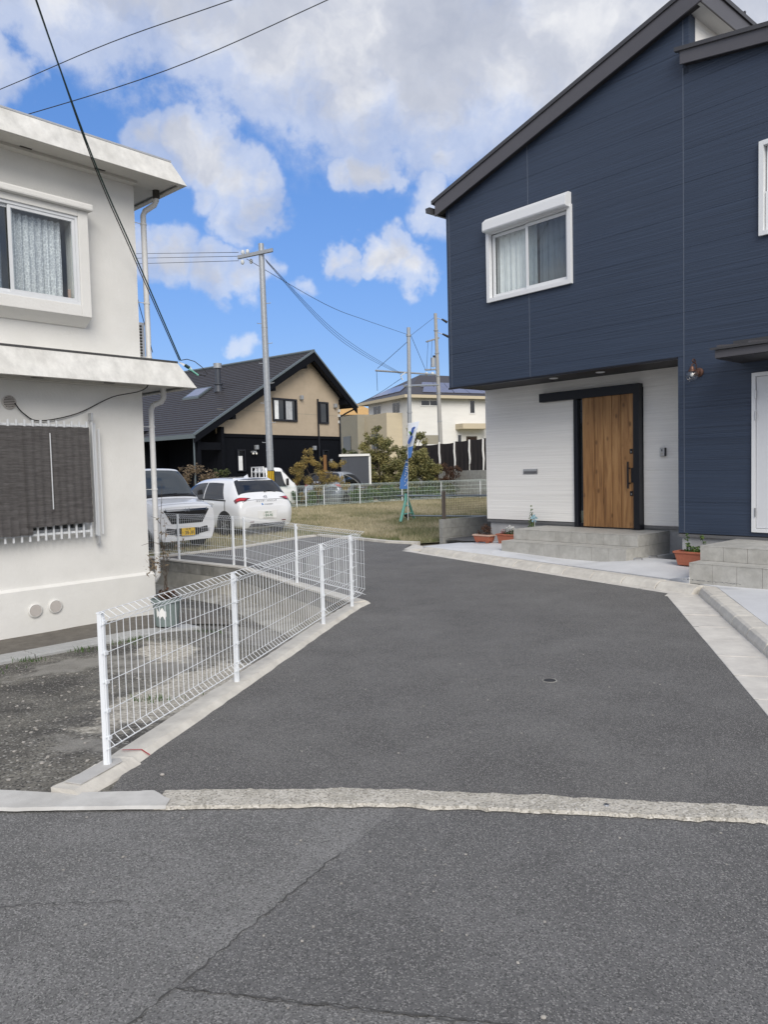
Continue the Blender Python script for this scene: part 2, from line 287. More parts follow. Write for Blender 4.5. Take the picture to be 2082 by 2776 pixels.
# ---------------------------------------------------------------- mesh helpers
def setp(o, label=None, cat=None, group=None, kind=None):
    if label: o['label'] = label
    if cat: o['category'] = cat
    if group: o['group'] = group
    if kind: o['kind'] = kind
    return o
def link(name, me, m=None, parent=None):
    o = bpy.data.objects.new(name, me); col.objects.link(o)
    if m is not None and me is not None and not me.materials: me.materials.append(M[m] if isinstance(m, str) else m)
    if parent: o.parent = parent
    return o
def empty(name, label, cat, loc=(0, 0, 0), rz=0, group=None):
    o = bpy.data.objects.new(name, None); col.objects.link(o); o.empty_display_size = .2
    o.location = loc; o.rotation_euler = (0, 0, rz)
    return setp(o, label, cat, group)
class MB:
    def __init__(s, org=(0, 0, 0)): s.v = []; s.f = []; s.o = Vector(org)
    def add(s, vs, fs):
        n = len(s.v); s.v += [tuple(Vector(p)-s.o) for p in vs]; s.f += [tuple(i+n for i in f) for f in fs]; return s
    def box(s, x0, x1, y0, y1, z0, z1):
        x0, x1 = min(x0, x1), max(x0, x1); y0, y1 = min(y0, y1), max(y0, y1); z0, z1 = min(z0, z1), max(z0, z1)
        return s.add([(x0, y0, z0), (x1, y0, z0), (x1, y1, z0), (x0, y1, z0), (x0, y0, z1), (x1, y0, z1), (x1, y1, z1), (x0, y1, z1)],
                     [(3, 2, 1, 0), (4, 5, 6, 7), (0, 1, 5, 4), (1, 2, 6, 5), (2, 3, 7, 6), (3, 0, 4, 7)])
    def hexa(s, P):
        return s.add(P, [(3, 2, 1, 0), (4, 5, 6, 7), (0, 1, 5, 4), (1, 2, 6, 5), (2, 3, 7, 6), (3, 0, 4, 7)])
    def prism(s, poly, d):      # poly: 3D loop, extruded by vector d
        d = Vector(d); n = len(poly); a = [Vector(p) for p in poly]; b = [p+d for p in a]
        nn = Vector((0, 0, 0))
        for i in range(n): nn += a[i].cross(a[(i+1) % n])
        fs = [tuple(range(n)), tuple(range(2*n-1, n-1, -1))]+[(i, i+n, (i+1) % n+n, (i+1) % n) for i in range(n)]
        if nn.dot(d) > 0: fs = [tuple(reversed(f)) for f in fs]
        return s.add(a+b, fs)
    def tube(s, pts, r, n=8, cap=True):
        pts = [Vector(p) for p in pts]; k = len(pts); rs = r if isinstance(r, (list, tuple)) else [r]*k
        V = []; prev = None
        for i, p in enumerate(pts):
            t = (pts[min(i+1, k-1)]-pts[max(i-1, 0)]).normalized()
            if prev is None:
                x = t.orthogonal().normalized()
            else:
                x = (prev-t*prev.dot(t)); x = x.normalized() if x.length > 1e-6 else t.orthogonal().normalized()
            prev = x; y = t.cross(x)
            V += [p+(x*math.cos(2*math.pi*j/n)+y*math.sin(2*math.pi*j/n))*rs[i] for j in range(n)]
        F = [(i*n+j, i*n+(j+1) % n, (i+1)*n+(j+1) % n, (i+1)*n+j) for i in range(k-1) for j in range(n)]
        if cap: F += [tuple(reversed(range(n))), tuple((k-1)*n+j for j in range(n))]
        return s.add(V, F)
    def cyl(s, p0, p1, r, n=16, r2=None): return s.tube([p0, p1], [r, r if r2 is None else r2], n)
    def lathe(s, c, prof, n=20, axis=(0, 0, 1)):
        c = Vector(c); q = Vector((0, 0, 1)).rotation_difference(Vector(axis)); V = []
        for (r, z) in prof: V += [c+q@Vector((r*math.cos(2*math.pi*j/n), r*math.sin(2*math.pi*j/n), z)) for j in range(n)]
        k = len(prof); F = [(i*n+j, i*n+(j+1) % n, (i+1)*n+(j+1) % n, (i+1)*n+j) for i in range(k-1) for j in range(n)]
        return s.add(V, F)
    def sphere(s, c, r, n=14, sq=(1, 1, 1)):
        c = Vector(c); prof = [(max(1e-4, math.sin(math.pi*i/n)), -math.cos(math.pi*i/n)) for i in range(n+1)]; V = []; m = n*2
        for (a, z) in prof: V += [c+Vector((a*math.cos(2*math.pi*j/m)*r*sq[0], a*math.sin(2*math.pi*j/m)*r*sq[1], z*r*sq[2])) for j in range(m)]
        return s.add(V, [(i*m+j, i*m+(j+1) % m, (i+1)*m+(j+1) % m, (i+1)*m+j) for i in range(n) for j in range(m)])
    def mesh(s, name, bevel=0, smooth=False):
        me = bpy.data.meshes.new(name); me.from_pydata(s.v, [], s.f); me.validate(); me.update()
        if bevel:
            bm = bmesh.new(); bm.from_mesh(me); bmesh.ops.remove_doubles(bm, verts=bm.verts, dist=1e-5)
            es = [e for e in bm.edges if len(e.link_faces) == 2 and e.calc_face_angle(0) > .5]
            bmesh.ops.bevel(bm, geom=es, offset=bevel, segments=2, affect='EDGES', profile=.6); bm.to_mesh(me); bm.free()
        if smooth:
            me.shade_smooth()
            try: me.set_sharp_from_angle(angle=rad(38))
            except Exception: pass
        return me
    def build(s, name, m, parent=None, bevel=0, smooth=False): return link(name, s.mesh(name, bevel, smooth), m, parent)
def clip(poly, n, d):   # keep n.p <= d (2D)
    out = []
    for i in range(len(poly)):
        a, b = poly[i], poly[(i+1) % len(poly)]; da = n[0]*a[0]+n[1]*a[1]-d; db = n[0]*b[0]+n[1]*b[1]-d
        if da <= 0: out.append(a)
        if (da < 0 < db) or (db < 0 < da):
            t = da/(da-db); out.append((a[0]+(b[0]-a[0])*t, a[1]+(b[1]-a[1])*t))
    return out
def crect(poly, x0, x1, z0, z1):
    for n, d in (((-1, 0), -x0), ((1, 0), x1), ((0, -1), -z0), ((0, 1), z1)):
        poly = clip(poly, n, d)
        if len(poly) < 3: return []
    return poly
def area(p): return abs(sum(p[i][0]*p[(i+1) % len(p)][1]-p[(i+1) % len(p)][0]*p[i][1] for i in range(len(p))))/2
def minus(polys, h):
    x0, x1, z0, z1 = h; out = []
    for p in polys:
        for q in (clip(p, (1, 0), x0), clip(p, (-1, 0), -x1)):
            if len(q) > 2 and area(q) > 1e-4: out.append(q)
        mid = clip(clip(p, (-1, 0), -x0), (1, 0), x1) if len(p) > 2 else []
        if len(mid) > 2:
            for q in (clip(mid, (0, 1), z0), clip(mid, (0, -1), -z1)):
                if len(q) > 2 and area(q) > 1e-4: out.append(q)
    return out
def shrink_rect(a, b, g): return a+g, b-g
def polysheet(name, pts, m, z=None, kind='structure', thick=0, parent=None):   # flat polygon (list of xy or xyz), triangulated
    bm = bmesh.new(); vs = [bm.verts.new((p[0], p[1], p[2] if len(p) > 2 else z)) for p in pts]
    es = [bm.edges.new((vs[i], vs[(i+1) % len(vs)])) for i in range(len(vs))]
    bmesh.ops.triangle_fill(bm, edges=es, use_beauty=True)
    bmesh.ops.recalc_face_normals(bm, faces=bm.faces)
    for f in bm.faces:
        if f.normal.z < 0: f.normal_flip()
    if thick:
        r = bmesh.ops.extrude_face_region(bm, geom=bm.faces[:]); top = [v for v in r['geom'] if isinstance(v, bmesh.types.BMVert)]
        for v in bm.verts:
            if v not in top: v.co.z -= thick
        bmesh.ops.recalc_face_normals(bm, faces=bm.faces)
    me = bpy.data.meshes.new(name); bm.to_mesh(me); bm.free()
    o = link(name, me, m, parent)
    if kind and not parent: o['kind'] = kind
    return o
def text(name, body, size, m, parent, loc, X, Y, ext=.0008, align='CENTER', sx=1.0):
    cu = bpy.data.curves.new(name, 'FONT'); cu.body = body; cu.size = size; cu.extrude = ext; cu.align_x = align; cu.align_y = 'CENTER'
    t = bpy.data.objects.new('tmp_text', cu); col.objects.link(t); dg = bpy.context.evaluated_depsgraph_get(); dg.update()
    me = bpy.data.meshes.new_from_object(t.evaluated_get(dg)); bpy.data.objects.remove(t); me.name = name
    me.materials.clear(); me.materials.append(M[m]); X = Vector(X).normalized(); Y = Vector(Y).normalized(); Z = X.cross(Y)
    mm = Matrix(((X.x*sx, Y.x, Z.x, loc[0]), (X.y*sx, Y.y, Z.y, loc[1]), (X.z*sx, Y.z, Z.z, loc[2]), (0, 0, 0, 1))); me.transform(mm)
    return link(name, me, None, parent)
def jag(a, b, n, amp, seed=0):   # jagged polyline between two xy points
    out = []; a = Vector(a[:2]); b = Vector(b[:2]); t = (b-a).normalized(); q = Vector((-t.y, t.x)); r = random.Random(seed)
    for i in range(n+1):
        p = a.lerp(b, i/n); k = 0 if i in (0, n) else amp*(r.random()-.5)*2
        out.append(tuple(p+q*k))
    return out
# ================================================================ GROUND
YL = rad(42.03)
def LW(s, o, z=0): return (s*math.sin(YL)-o*math.cos(YL), s*math.cos(YL)+o*math.sin(YL), z)
def sstep(t): t = min(1, max(0, t)); return t*t*(3-2*t)
RW = [(-.32, 9.12), (-1.33, 10.85), (-2.46, 12.85), (-3.95, 14.2), (-9.5, 19.3)]      # retaining wall line
def segd(p, a, b):
    p, a, b = Vector(p), Vector(a), Vector(b); t = max(0, min(1, (p-a).dot(b-a)/(b-a).length_squared)); return (p-(a+(b-a)*t)).length
def rwd(x, y): return min(segd((x, y), RW[i], RW[i+1]) for i in range(4))
def lot_z(x, y):
    base = -.29 - .28*sstep(1-rwd(x, y)/2.2)
    return -.012 + (base+.012)*sstep((y-4.0)/3.6) + .008*noise.noise((x*1.7, y*1.7, 0))
LOT = [(-1.62, 3.83), (-1.62, 4.1), (-1.25, 5.72), (-.74, 7.86), (-.45, 9.0)] + RW[1:] + [(-22, 19.3), (-22, 3.9)]
# terrain sheet with a hole where the sunken lot lies
bm = bmesh.new()
def loop(bm, pts):
    vs = [bm.verts.new(p) for p in pts]; return [bm.edges.new((vs[i], vs[(i+1) % len(vs)])) for i in range(len(vs))]
es = loop(bm, [(-900, -300, -.03), (900, -300, -.03), (900, 1500, -.03), (-900, 1500, -.03)])
es += loop(bm, [(p[0], p[1], -.03) for p in LOT])
bmesh.ops.triangle_fill(bm, edges=es, use_beauty=True)
for f in bm.faces:
    if f.normal.z < 0: f.normal_flip()
me = bpy.data.meshes.new('ground'); bm.to_mesh(me); bm.free(); link('ground', me, 'ground_dirt')['kind'] = 'structure'
# the lot by the white house
nx, ny = 150, 150; xs = np.linspace(-9, -.2, nx); ys = np.linspace(3.55, 16, ny)
V = [(x, y, lot_z(x, y)) for y in ys for x in xs]; F = [(j*nx+i, j*nx+i+1, (j+1)*nx+i+1, (j+1)*nx+i) for j in range(ny-1) for i in range(nx-1)]
def inside(p, poly):
    c = False; n = len(poly)
    for i in range(n):
        a, b = poly[i], poly[i-1]
        if (a[1] > p[1]) != (b[1] > p[1]) and p[0] < (b[0]-a[0])*(p[1]-a[1])/(b[1]-a[1])+a[0]: c = not c
    return c
LOTG = [(-1.3, 3.6), (-1.3, 4.3), (-1.12, 5.6), (-.62, 7.9), (-.3, 9.12)] + RW[1:] + [(-22, 19.3), (-22, 3.5)]
F = [f for f in F if inside((sum(V[i][0] for i in f)/4, sum(V[i][1] for i in f)/4), LOTG)]
me = bpy.data.meshes.new('lot_ground'); me.from_pydata(V, [], F); me.update(); me.shade_smooth()
def ell(x, y, cx, cy, rx, ry, rot):
    dx, dy = x-cx, y-cy; a = (dx*math.cos(rot)+dy*math.sin(rot))/rx; c = (-dx*math.sin(rot)+dy*math.cos(rot))/ry; return max(0, 1-math.sqrt(a*a+c*c)/1.6)
at_ = me.attributes.new('gravel', 'FLOAT', 'POINT'); at_.data.foreach_set('value', np.array([min(1, 1.45*max(ell(x, y, -1.74, 6.3, .42, 1.35, -.1), ell(x, y, -2.4, 8.2, .35, .6, .4)*.8)) for x, y, z in V], dtype=np.float32))
at_ = me.attributes.new('worn', 'FLOAT', 'POINT'); at_.data.foreach_set('value', np.array([max(ell(x, y, -1.95, 4.65, .4, .2, -.6), ell(x, y, -2.3, 7.6, .6, .9, .6), ell(x, y, -1.6, 9.6, .5, 1.2, .4), ell(x, y, -3.3, 7.6, .7, .35, .84)) for x, y, z in V], dtype=np.float32))
link('lot_ground', me, 'lot_tar')['kind'] = 'structure'
def patch(name, c, rx, ry, m, seed, dz=.006, n=40, rot=0):
    r = random.Random(seed); pts = []; ph = [r.random()*6.28 for _ in range(4)]
    for i in range(n):
        a = 2*math.pi*i/n; k = 1+.2*math.sin(2*a+ph[0])+.14*math.sin(3*a+ph[1])+.1*math.sin(5*a+ph[2])+.07*math.sin(9*a+ph[3])+.05*(r.random()-.5)
        x, y = rx*k*math.cos(a), ry*k*math.sin(a); pts.append((c[0]+x*math.cos(rot)-y*math.sin(rot), c[1]+x*math.sin(rot)+y*math.cos(rot)))
    V = [(*c, lot_z(*c)+dz)]; rings = 6
    for q in range(1, rings+1):
        for p in pts:
            x = c[0]+(p[0]-c[0])*q/rings; y = c[1]+(p[1]-c[1])*q/rings; V.append((x, y, lot_z(x, y)+dz))
    F = [(0, 1+i, 1+(i+1) % n) for i in range(n)]+[(1+(q-1)*n+i, 1+q*n+i, 1+q*n+(i+1) % n, 1+(q-1)*n+(i+1) % n) for q in range(1, rings) for i in range(n)]
    me = bpy.data.meshes.new(name); me.from_pydata(V, [], F); me.update(); link(name, me, m)['kind'] = 'structure'
# new asphalt of the side road
ASPH = [(-1.45, 3.72), (-1.47, 4.1), (-1.12, 5.6), (-.61, 7.8), (-.25, 9.15), (-1.2, 10.9), (-2.38, 12.92), (-3.9, 14.3), (-5.3, 15.6), (-4.5, 14.98), (-3.32, 16.27), (-1.88, 18.95), (-1.69, 19.1), (-.665, 17.85), (.06, 16.9), (.6, 16.55),
        (.386, 15.45), (3.631, 9.567), (3.177, 7.756), (2.47, 4.849), (2.12, 3.4), (1.0, 3.55), (0, 3.72)]
ASPH[7:9] = [(-3.98, 14.28), (-4.6, 14.9)]
polysheet('side_road', ASPH, 'asphalt_new', .0)
# foreground road: older left half, newer patch on the right
cr = jag((.05, 3.6), (-.70, 2.32), 26, .012, 1)+jag((-.70, 2.32), (-1.05, 1.72), 12, .01, 2)[1:]
polysheet('road', [(-14, 3.75), (-14, -8)]+[(-1.6, -8), (-1.6, .9)]+list(reversed(cr))+[(.05, 3.75)], 'asphalt_old', -.006)
cr2 = jag((-.70, 2.32), (.33, 2.12), 22, .012, 3)+jag((.33, 2.12), (2.2, 1.72), 20, .015, 4)[1:]
polysheet('road', list(cr[:27])+cr2[1:]+[(14, .9), (14, 3.6), (.05, 3.75)], 'asphalt_patch', -.005)
polysheet('road', [(-1.6, -8), (-1.6, .9)]+list(reversed(cr[26:]))+cr2[1:]+[(14, .9), (14, -8)], 'asphalt_old', -.0065)
def crackstrip(pts, w0, seed):
    r = random.Random(seed); L_ = []; R_ = []
    for i, p in enumerate(pts):
        a = Vector(pts[max(0, i-1)]); b = Vector(pts[min(len(pts)-1, i+1)]); t = (b-a).normalized(); q = Vector((-t.y, t.x)); wd = w0*(.35+1.1*r.random()) if 0 < i < len(pts)-1 else .001
        L_.append((p[0]+q.x*wd, p[1]+q.y*wd, -.0015)); R_.append((p[0]-q.x*wd, p[1]-q.y*wd, -.0015))
    n = len(pts); me = bpy.data.meshes.new('road_crack'); me.from_pydata(L_+R_, [], [(i, i+1, n+i+1, n+i) for i in range(n-1)]); me.update()
    link('road_crack', me, 'crack_fill')['kind'] = 'structure'
crackstrip(jag((-.22, 3.15), (-.70, 2.32), 44, .01, 6), .0032, 1); crackstrip(jag((-.70, 2.32), (-1.05, 1.72), 24, .01, 7), .003, 2)
crackstrip(jag((-.70, 2.32), (.36, 2.11), 44, .01, 8), .003, 3); crackstrip(jag((-1.9, 2.79), (-1.02, 2.82), 36, .012, 9), .0015, 4)
# old concrete strip across the mouth of the side road
def strip(name, near, far, m, z=.012):
    n = len(near); V = [(*p, z-.012) for p in near]+[(p[0], p[1]+.015, z) for p in near]+[(p[0], p[1]-.012, z) for p in far]+[(*p, z-.014) for p in far]
    me = bpy.data.meshes.new(name); me.from_pydata(V, [], [(k*n+i, k*n+i+1, (k+1)*n+i+1, (k+1)*n+i) for k in range(3) for i in range(n-1)]); me.update(); link(name, me, m)['kind'] = 'structure'
def poly_at(P, x):
    for a, b in zip(P, P[1:]):
        if a[0] <= x <= b[0]: return a[1]+(b[1]-a[1])*(x-a[0])/(b[0]-a[0])
    return P[0][1] if x < P[0][0] else P[-1][1]
nearP = [(-2.6, 3.63), (-1.92, 3.62), (-1.17, 3.6), (-.12, 3.575), (.51, 3.49), (1.69, 3.3), (3.2, 3.02)]
farP = [(-2.6, 3.98), (-2.04, 3.86), (-1.7, 3.8), (-1.3, 3.8), (-1.13, 3.82), (-.13, 3.78), (.54, 3.68), (1.77, 3.46), (3.2, 3.2)]
xs = np.linspace(-1.16, 3.2, 150); r_ = random.Random(2)
strip('concrete_strip', [(x, poly_at(nearP, x)+.028*noise.noise((x*7, 1, 0))+.016*noise.noise((x*30, 2, 0))) for x in xs], [(x, poly_at(farP, x)+-.006+.024*noise.noise((x*6, 5, 0))+.014*noise.noise((x*31, 6, 0))) for x in xs], 'rough_concrete')
xs = np.linspace(-2.6, -1.1, 40)
strip('concrete_apron', [(x, poly_at(nearP, x)-.004+.01*noise.noise((x*9, 1, 0))) for x in xs], [(x, poly_at(farP, x)+.008*noise.noise((x*8, 5, 0))-(.12*sstep((x+1.24)/.14))) for x in xs], 'smooth_concrete', .017)
link('survey_pin', MB().lathe((1.02, 3.50, .012), [(.0001, .006), (.011, .006), (.014, .003), (.015, 0)], 12).mesh('survey_pin'), 'steel'); setp(bpy.data.objects['survey_pin'], 'small round steel survey pin set in the pale concrete strip', 'survey pin')
# little loose stones
stones = MB()
for k in range(520):
    if k < 90: x, y = rng.uniform(-1.6, 3.0), rng.uniform(2.1, 3.55); z0 = -.004; s = rng.uniform(.0025, .006)
    elif k < 150: x, y = rng.uniform(-1.35, 2.2), rng.uniform(3.75, 6.5); z0 = 0; s = rng.uniform(.002, .006)
    else: x = rng.uniform(-4.6, -1.75); y = rng.uniform(3.95, 7.5); z0 = lot_z(x, y); s = rng.uniform(.004, .011)
    P = [Vector((x, y, z0))+Vector((rng.uniform(.6, 1.2)*s*a, rng.uniform(.6, 1.2)*s*b, s*(.1 if c < 0 else rng.uniform(.4, .9)))) for c in (-1, 1) for a, b in ((-1, -1), (1, -1), (1, 1), (-1, 1))]
    stones.hexa(P)
setp(stones.build('loose_stones', 'pebble'), 'small pale stones scattered over the asphalt and the lot', 'stones', kind='stuff')
for k, (x, y, s, lb) in enumerate([(.432, 2.14, .008, 'pale stone on the asphalt at the bottom edge of the picture'), (-1.24, 4.02, .011, 'small grey stone on the asphalt beside the fence kerb end')]):
    o = MB((x, y, 0)).sphere((x, y, s*.5), s, 5, (1.2, .9, .7)).build('stone', 'pebble'); o.location = (x, y, 0); setp(o, lb, 'stone')
# utility cover
cov = empty('utility_cover', 'small round dark valve cover set in the driveway asphalt', 'valve cover', (1.226, 5.656, 0))
MB().lathe((0, 0, 0), [(.0001, .004), (.045, .004), (.046, .002)], 24).build('lid', 'iron_cover', cov)
MB().lathe((0, 0, 0), [(.047, .0025), (.055, .003), (.058, .001)], 24).build('ring', 'lot_concrete', cov)
# kerb under the near fence
KF = [(-1.78, 3.72), (-1.545, 4.07), (-1.15, 5.73), (-.655, 7.87), (-.39, 8.93), (-.27, 9.24)]
def offs(P, d):
    out = []
    for i in range(len(P)):
        a = Vector(P[max(0, i-1)]); b = Vector(P[min(len(P)-1, i+1)]); t = (b-a).normalized(); q = Vector((t.y, -t.x)); out.append((P[i][0]+q.x*d, P[i][1]+q.y*d))
    return out
def sweep(name, P, prof, m, n=10, amp=0, kind='structure', parent=None):   # prof: (side offset, z) list
    Q = []
    for a, b in zip(P, P[1:]): Q += [tuple(Vector(a).lerp(Vector(b), i/n)) for i in range(n)]
    Q.append(P[-1]); V = []; k = len(prof)
    rails = [offs(Q, d) for d, z in prof]
    for i in range(len(Q)):
        for j, (d, z) in enumerate(prof): V.append((rails[j][i][0]+amp*noise.noise((rails[j][i][0]*7, rails[j][i][1]*7, j)), rails[j][i][1], z+amp*.5*noise.noise((i*.7, j*3.1, 4))))
    F = [(i*k+j, i*k+j+1, (i+1)*k+j+1, (i+1)*k+j) for i in range(len(Q)-1) for j in range(k-1)]+[tuple(range(k)), tuple(reversed([(len(Q)-1)*k+j for j in range(k)]))]
    me = bpy.data.meshes.new(name); me.from_pydata(V, [], F); me.update(); o = link(name, me, m, parent)
    if kind and not parent: o['kind'] = kind
    return o
sweep('fence_kerb', KF[1:], [(-.11, -.5), (-.1, .03), (.045, .032), (.085, .0), (.095, -.02)], 'kerb_concrete', 14, .012)
sweep('fence_kerb', [(-1.66, 3.78), (-1.545, 4.075), (-1.5, 4.22)], [(-.1, -.1), (-.095, .036), (.05, .04), (.09, .0), (.1, -.02)], 'kerb_concrete', 8, .01)
mp = MB(); mp.prism([(-1.70, 3.86, .040), (-1.6, 3.82, .041), (-1.49, 4.12, .0425), (-1.52, 4.17, .042), (-1.6, 4.14, .0405)], (0, 0, .006)); mp.build('mortar_pad', 'mortar_white', bevel=.002)['kind'] = 'structure'
# red survey mark
rm = MB().add([(-1.56, 4.306, .040), (-1.555, 4.318, .040), (-1.445, 4.318, .041), (-1.395, 4.314, .008), (-1.395, 4.302, .008), (-1.445, 4.306, .041)], [(0, 5, 2, 1), (5, 4, 3, 2)]).build('paint_mark', 'red_paint'); rm['kind'] = 'structure'
# retaining wall with a row of blocks on top
wall = sweep('retaining_wall', RW, [(-.07, -.75), (-.07, -.17), (.07, -.17), (.07, -.75)], 'wall_concrete', 12); wall.name = 'retaining_wall'; del wall['kind']
setp(wall, 'low bare concrete retaining wall under the white mesh fence behind the lot', 'retaining wall')
def blocks_along(P, L_, h, z0, th, m, parent, name='block', gap=.008, bevel=.004):
    tot = []
    for a, b in zip(P, P[1:]):
        a, b = Vector(a), Vector(b); d = (b-a).length; n = max(1, round(d/L_)); u = d/n; t = (b-a)/d; an = math.atan2(t.y, t.x)
        me = MB().box(gap/2, u-gap/2, -th/2, th/2, 0, h-gap).mesh(name, bevel); me.materials.append(M[m])
        for i in range(n):
            o = link(name, me, None, parent); p = a+t*(u*i); o.location = (p.x, p.y, z0+.003*noise.noise((p.x*3, p.y*3, z0))); o.rotation_euler = (0, 0, an)
blocks_along(list(reversed(RW)), .4, .19, -.17, .15, 'block_dark', wall)
sweep('coping', RW, [(-.085, .02), (-.085, .045), (.085, .048), (.085, .02)], 'kerb_concrete', 10, .004, parent=wall)
sweep('footing', RW, [(-.5, -.62), (-.46, -.53), (-.07, -.46), (-.06, -.6)], 'lot_concrete', 10, .02, parent=wall)
# kerb and gutter blocks on the right
def kerb_row(name, P, L_, prof, m, gap=.007, parent=None, seed=0):     # each block its own mesh, swept along one line
    r = random.Random(seed)
    for a, b in zip(P, P[1:]):
        a, b = Vector(a), Vector(b); d = (b-a).length; n = max(1, round(d/L_)); u = d/n; t = (b-a)/d; an = math.atan2(t.y, t.x)
        mb = MB(); k = len(prof); e0, e1 = gap/2, u-gap/2
        mb.add([(e0, y, z) for y, z in prof]+[(e1, y, z) for y, z in prof], [(j, j+1, k+j+1, k+j) for j in range(k-1)]+[tuple(reversed(range(k))), tuple(range(k, 2*k))])
        me = mb.mesh(name, .006); me.materials.append(M[m])
        for i in range(n):
            o = link(name, me, None, parent); p = a+t*(u*i); o.location = (p.x, p.y, r.uniform(-.003, .003)); o.rotation_euler = (0, 0, an)
kerb = empty('kerb', None, None); kerb['kind'] = 'structure'
K1a, K1b, K2 = Vector((.80, 15.0)), Vector((3.99, 9.24)), Vector((2.76, 4.3))
# kerb by the house: from far left to the corner (road side is to the right of travel direction a->b reversed)
kerb_row('kerb_block', [(3.86, 9.28), (.78, 14.86)], .6, [(.11, -.05), (.105, .006), (.06, .06), (.0, .092), (-.13, .098), (-.13, -.05)], 'kerb_concrete', .016, kerb, 1)
kerb_row('kerb_block', [(2.70, 3.9), (3.93, 9.2)], .6, [(.09, -.05), (.085, .03), (.06, .085), (.03, .098), (-.12, .102), (-.12, -.05)], 'kerb_concrete', .016, kerb, 2)
MB().hexa([(3.84, 9.24, -.05), (3.92, 9.16, -.05), (4.06, 9.2, -.05), (3.98, 9.36, -.05), (3.85, 9.26, .02), (3.935, 9.18, .07), (4.05, 9.2, .1), (3.97, 9.34, .1)]).build('kerb_block', 'kerb_concrete', kerb, bevel=.006)
kerb_row('gutter_block', [(2.20, 3.9), (3.43, 9.2)], .6, [(-.02, -.06), (-.02, .004), (-.42, .002), (-.42, -.06)], 'gutter_concrete', .014, kerb, 3)
kerb_row('gutter_block', [(3.76, 9.36), (.5, 15.28)], .6, [(.185, -.06), (.185, .003), (.0, .005), (.0, -.06)], 'gutter_concrete', .012, kerb, 4)
MB().hexa([(3.42, 9.2, -.06), (3.86, 9.1, -.06), (3.92, 9.3, -.06), (3.63, 9.56, -.06), (3.42, 9.2, .003), (3.86, 9.1, .003), (3.92, 9.3, .003), (3.63, 9.56, .003)]).build('gutter_block', 'gutter_concrete', kerb, bevel=.004)
MB().hexa([(.386, 15.45, -.06), (.52, 15.3, -.06), (.95, 15.4, -.06), (.64, 16.4, -.06), (.386, 15.45, .005), (.52, 15.3, .005), (.95, 15.4, .012), (.64, 16.4, .012)]).build('gutter_block', 'gutter_concrete', kerb, bevel=.004)
kerb_row('kerb_block', [(.75, 16.45), (.07, 16.95), (-.66, 17.95), (-1.68, 19.2)], .6, [(.06, -.05), (.055, .05), (-.06, .055), (-.06, -.05)], 'kerb_concrete', .008, kerb, 5)
kerb_row('kerb_block', [(-1.75, 19.15), (-1.95, 19.02), (-3.36, 16.34), (-4.5, 15.1)], .6, [(.06, -.05), (.055, .035), (-.06, .04), (-.06, -.05)], 'kerb_concrete', .008, kerb, 6)
# concrete slab between kerb and house, in bays
YB = rad(41.59)
def BW(s, o, z=0): return (o*math.cos(YB)+s*math.sin(YB), o*math.sin(YB)-s*math.cos(YB), z)
slab = empty('forecourt', None, None); slab['kind'] = 'structure'
kA, kB = Vector((.66, 14.98)), Vector((3.98, 9.35))
def kp(t): p = kA.lerp(kB, t); return (p.x+.1, p.y+.06, .098)
def bay(pts): polysheet('slab_bay', pts, 'slab_concrete', thick=.09, parent=slab)
zs = .172
bay([(1.02, 15.6, .06), kp(0), kp(.32), BW(-8.66, 10.3, zs), BW(-8.66, 11.8, zs), BW(-9.6, 11.8, zs), BW(-10.4, 12.0, .12)])
bay([kp(.322), kp(.62), BW(-6.0, 10.28, zs), BW(-6.0, 11.8, zs), BW(-8.65, 11.8, zs), BW(-8.65, 10.3, zs)])
bay([kp(.622), kp(.905), BW(-4.58, 9.22, zs), BW(-4.58, 10.8, zs), BW(-5.99, 10.8, zs), BW(-5.99, 10.28, zs)])
bay([kp(.907), (4.06, 9.2, .1), (2.83, 3.9, .1), (7.5, 2.0, .12), BW(-1, 8.6, zs), BW(-1, 10.8, zs), BW(-4.57, 10.8, zs), BW(-4.57, 9.21, zs)])
text('lettering', '•WELCOME•', .125, 'ink_grey', slab, (BW(-4.2, 9.02)[0], BW(-4.2, 9.02)[1], .1745), BW(1, 0), BW(0, 1), .0004, sx=1.05)
gv = polysheet('gravel_bed', [(1.35, 16.5, .1), (1.6, 15.5, .14), (2.1, 15.0, .16), (2.6, 16.0, .16), (2.4, 17.2, .12)], 'gravel_dark')
# grass lot
def grass_z(x, y): return .03+.27*sstep((y-18)/11)+.02*noise.noise((x*.5, y*.5, 0))
GR = [(-2.0, 19.2), (-1.7, 19.35), (-.62, 18.02), (.1, 17.05), (.75, 16.55), (1.25, 16.8), (4.2, 19.0), (8, 22), (8, 34.5), (3, 32.8), (-.94, 30.2), (-3.2, 28.4), (-4.2, 27.8), (-4.5, 23)]
nx, ny = 60, 70; xs = np.linspace(-12, 9, nx); ys = np.linspace(13, 36, ny)
V = [(x, y, grass_z(x, y)-(.02 if y < 20 else 0)) for y in ys for x in xs]; F = [(j*nx+i, j*nx+i+1, (j+1)*nx+i+1, (j+1)*nx+i) for j in range(ny-1) for i in range(nx-1)]
GZ = [(-12, 21.8), (-9.4, 19.5), (-4.62, 15.15), (-3.4, 16.42), (-1.98, 19.05)]+GR[1:6]+[(2.3, 17.4), (9, 22), (9, 36), (-12, 36)]
F = [f for f in F if inside((sum(V[i][0] for i in f)/4, sum(V[i][1] for i in f)/4), GZ)]
me = bpy.data.meshes.new('grass_plot'); me.from_pydata(V, [], F); me.update(); me.shade_smooth(); link('grass_plot', me, 'soil_grass')['kind'] = 'structure'
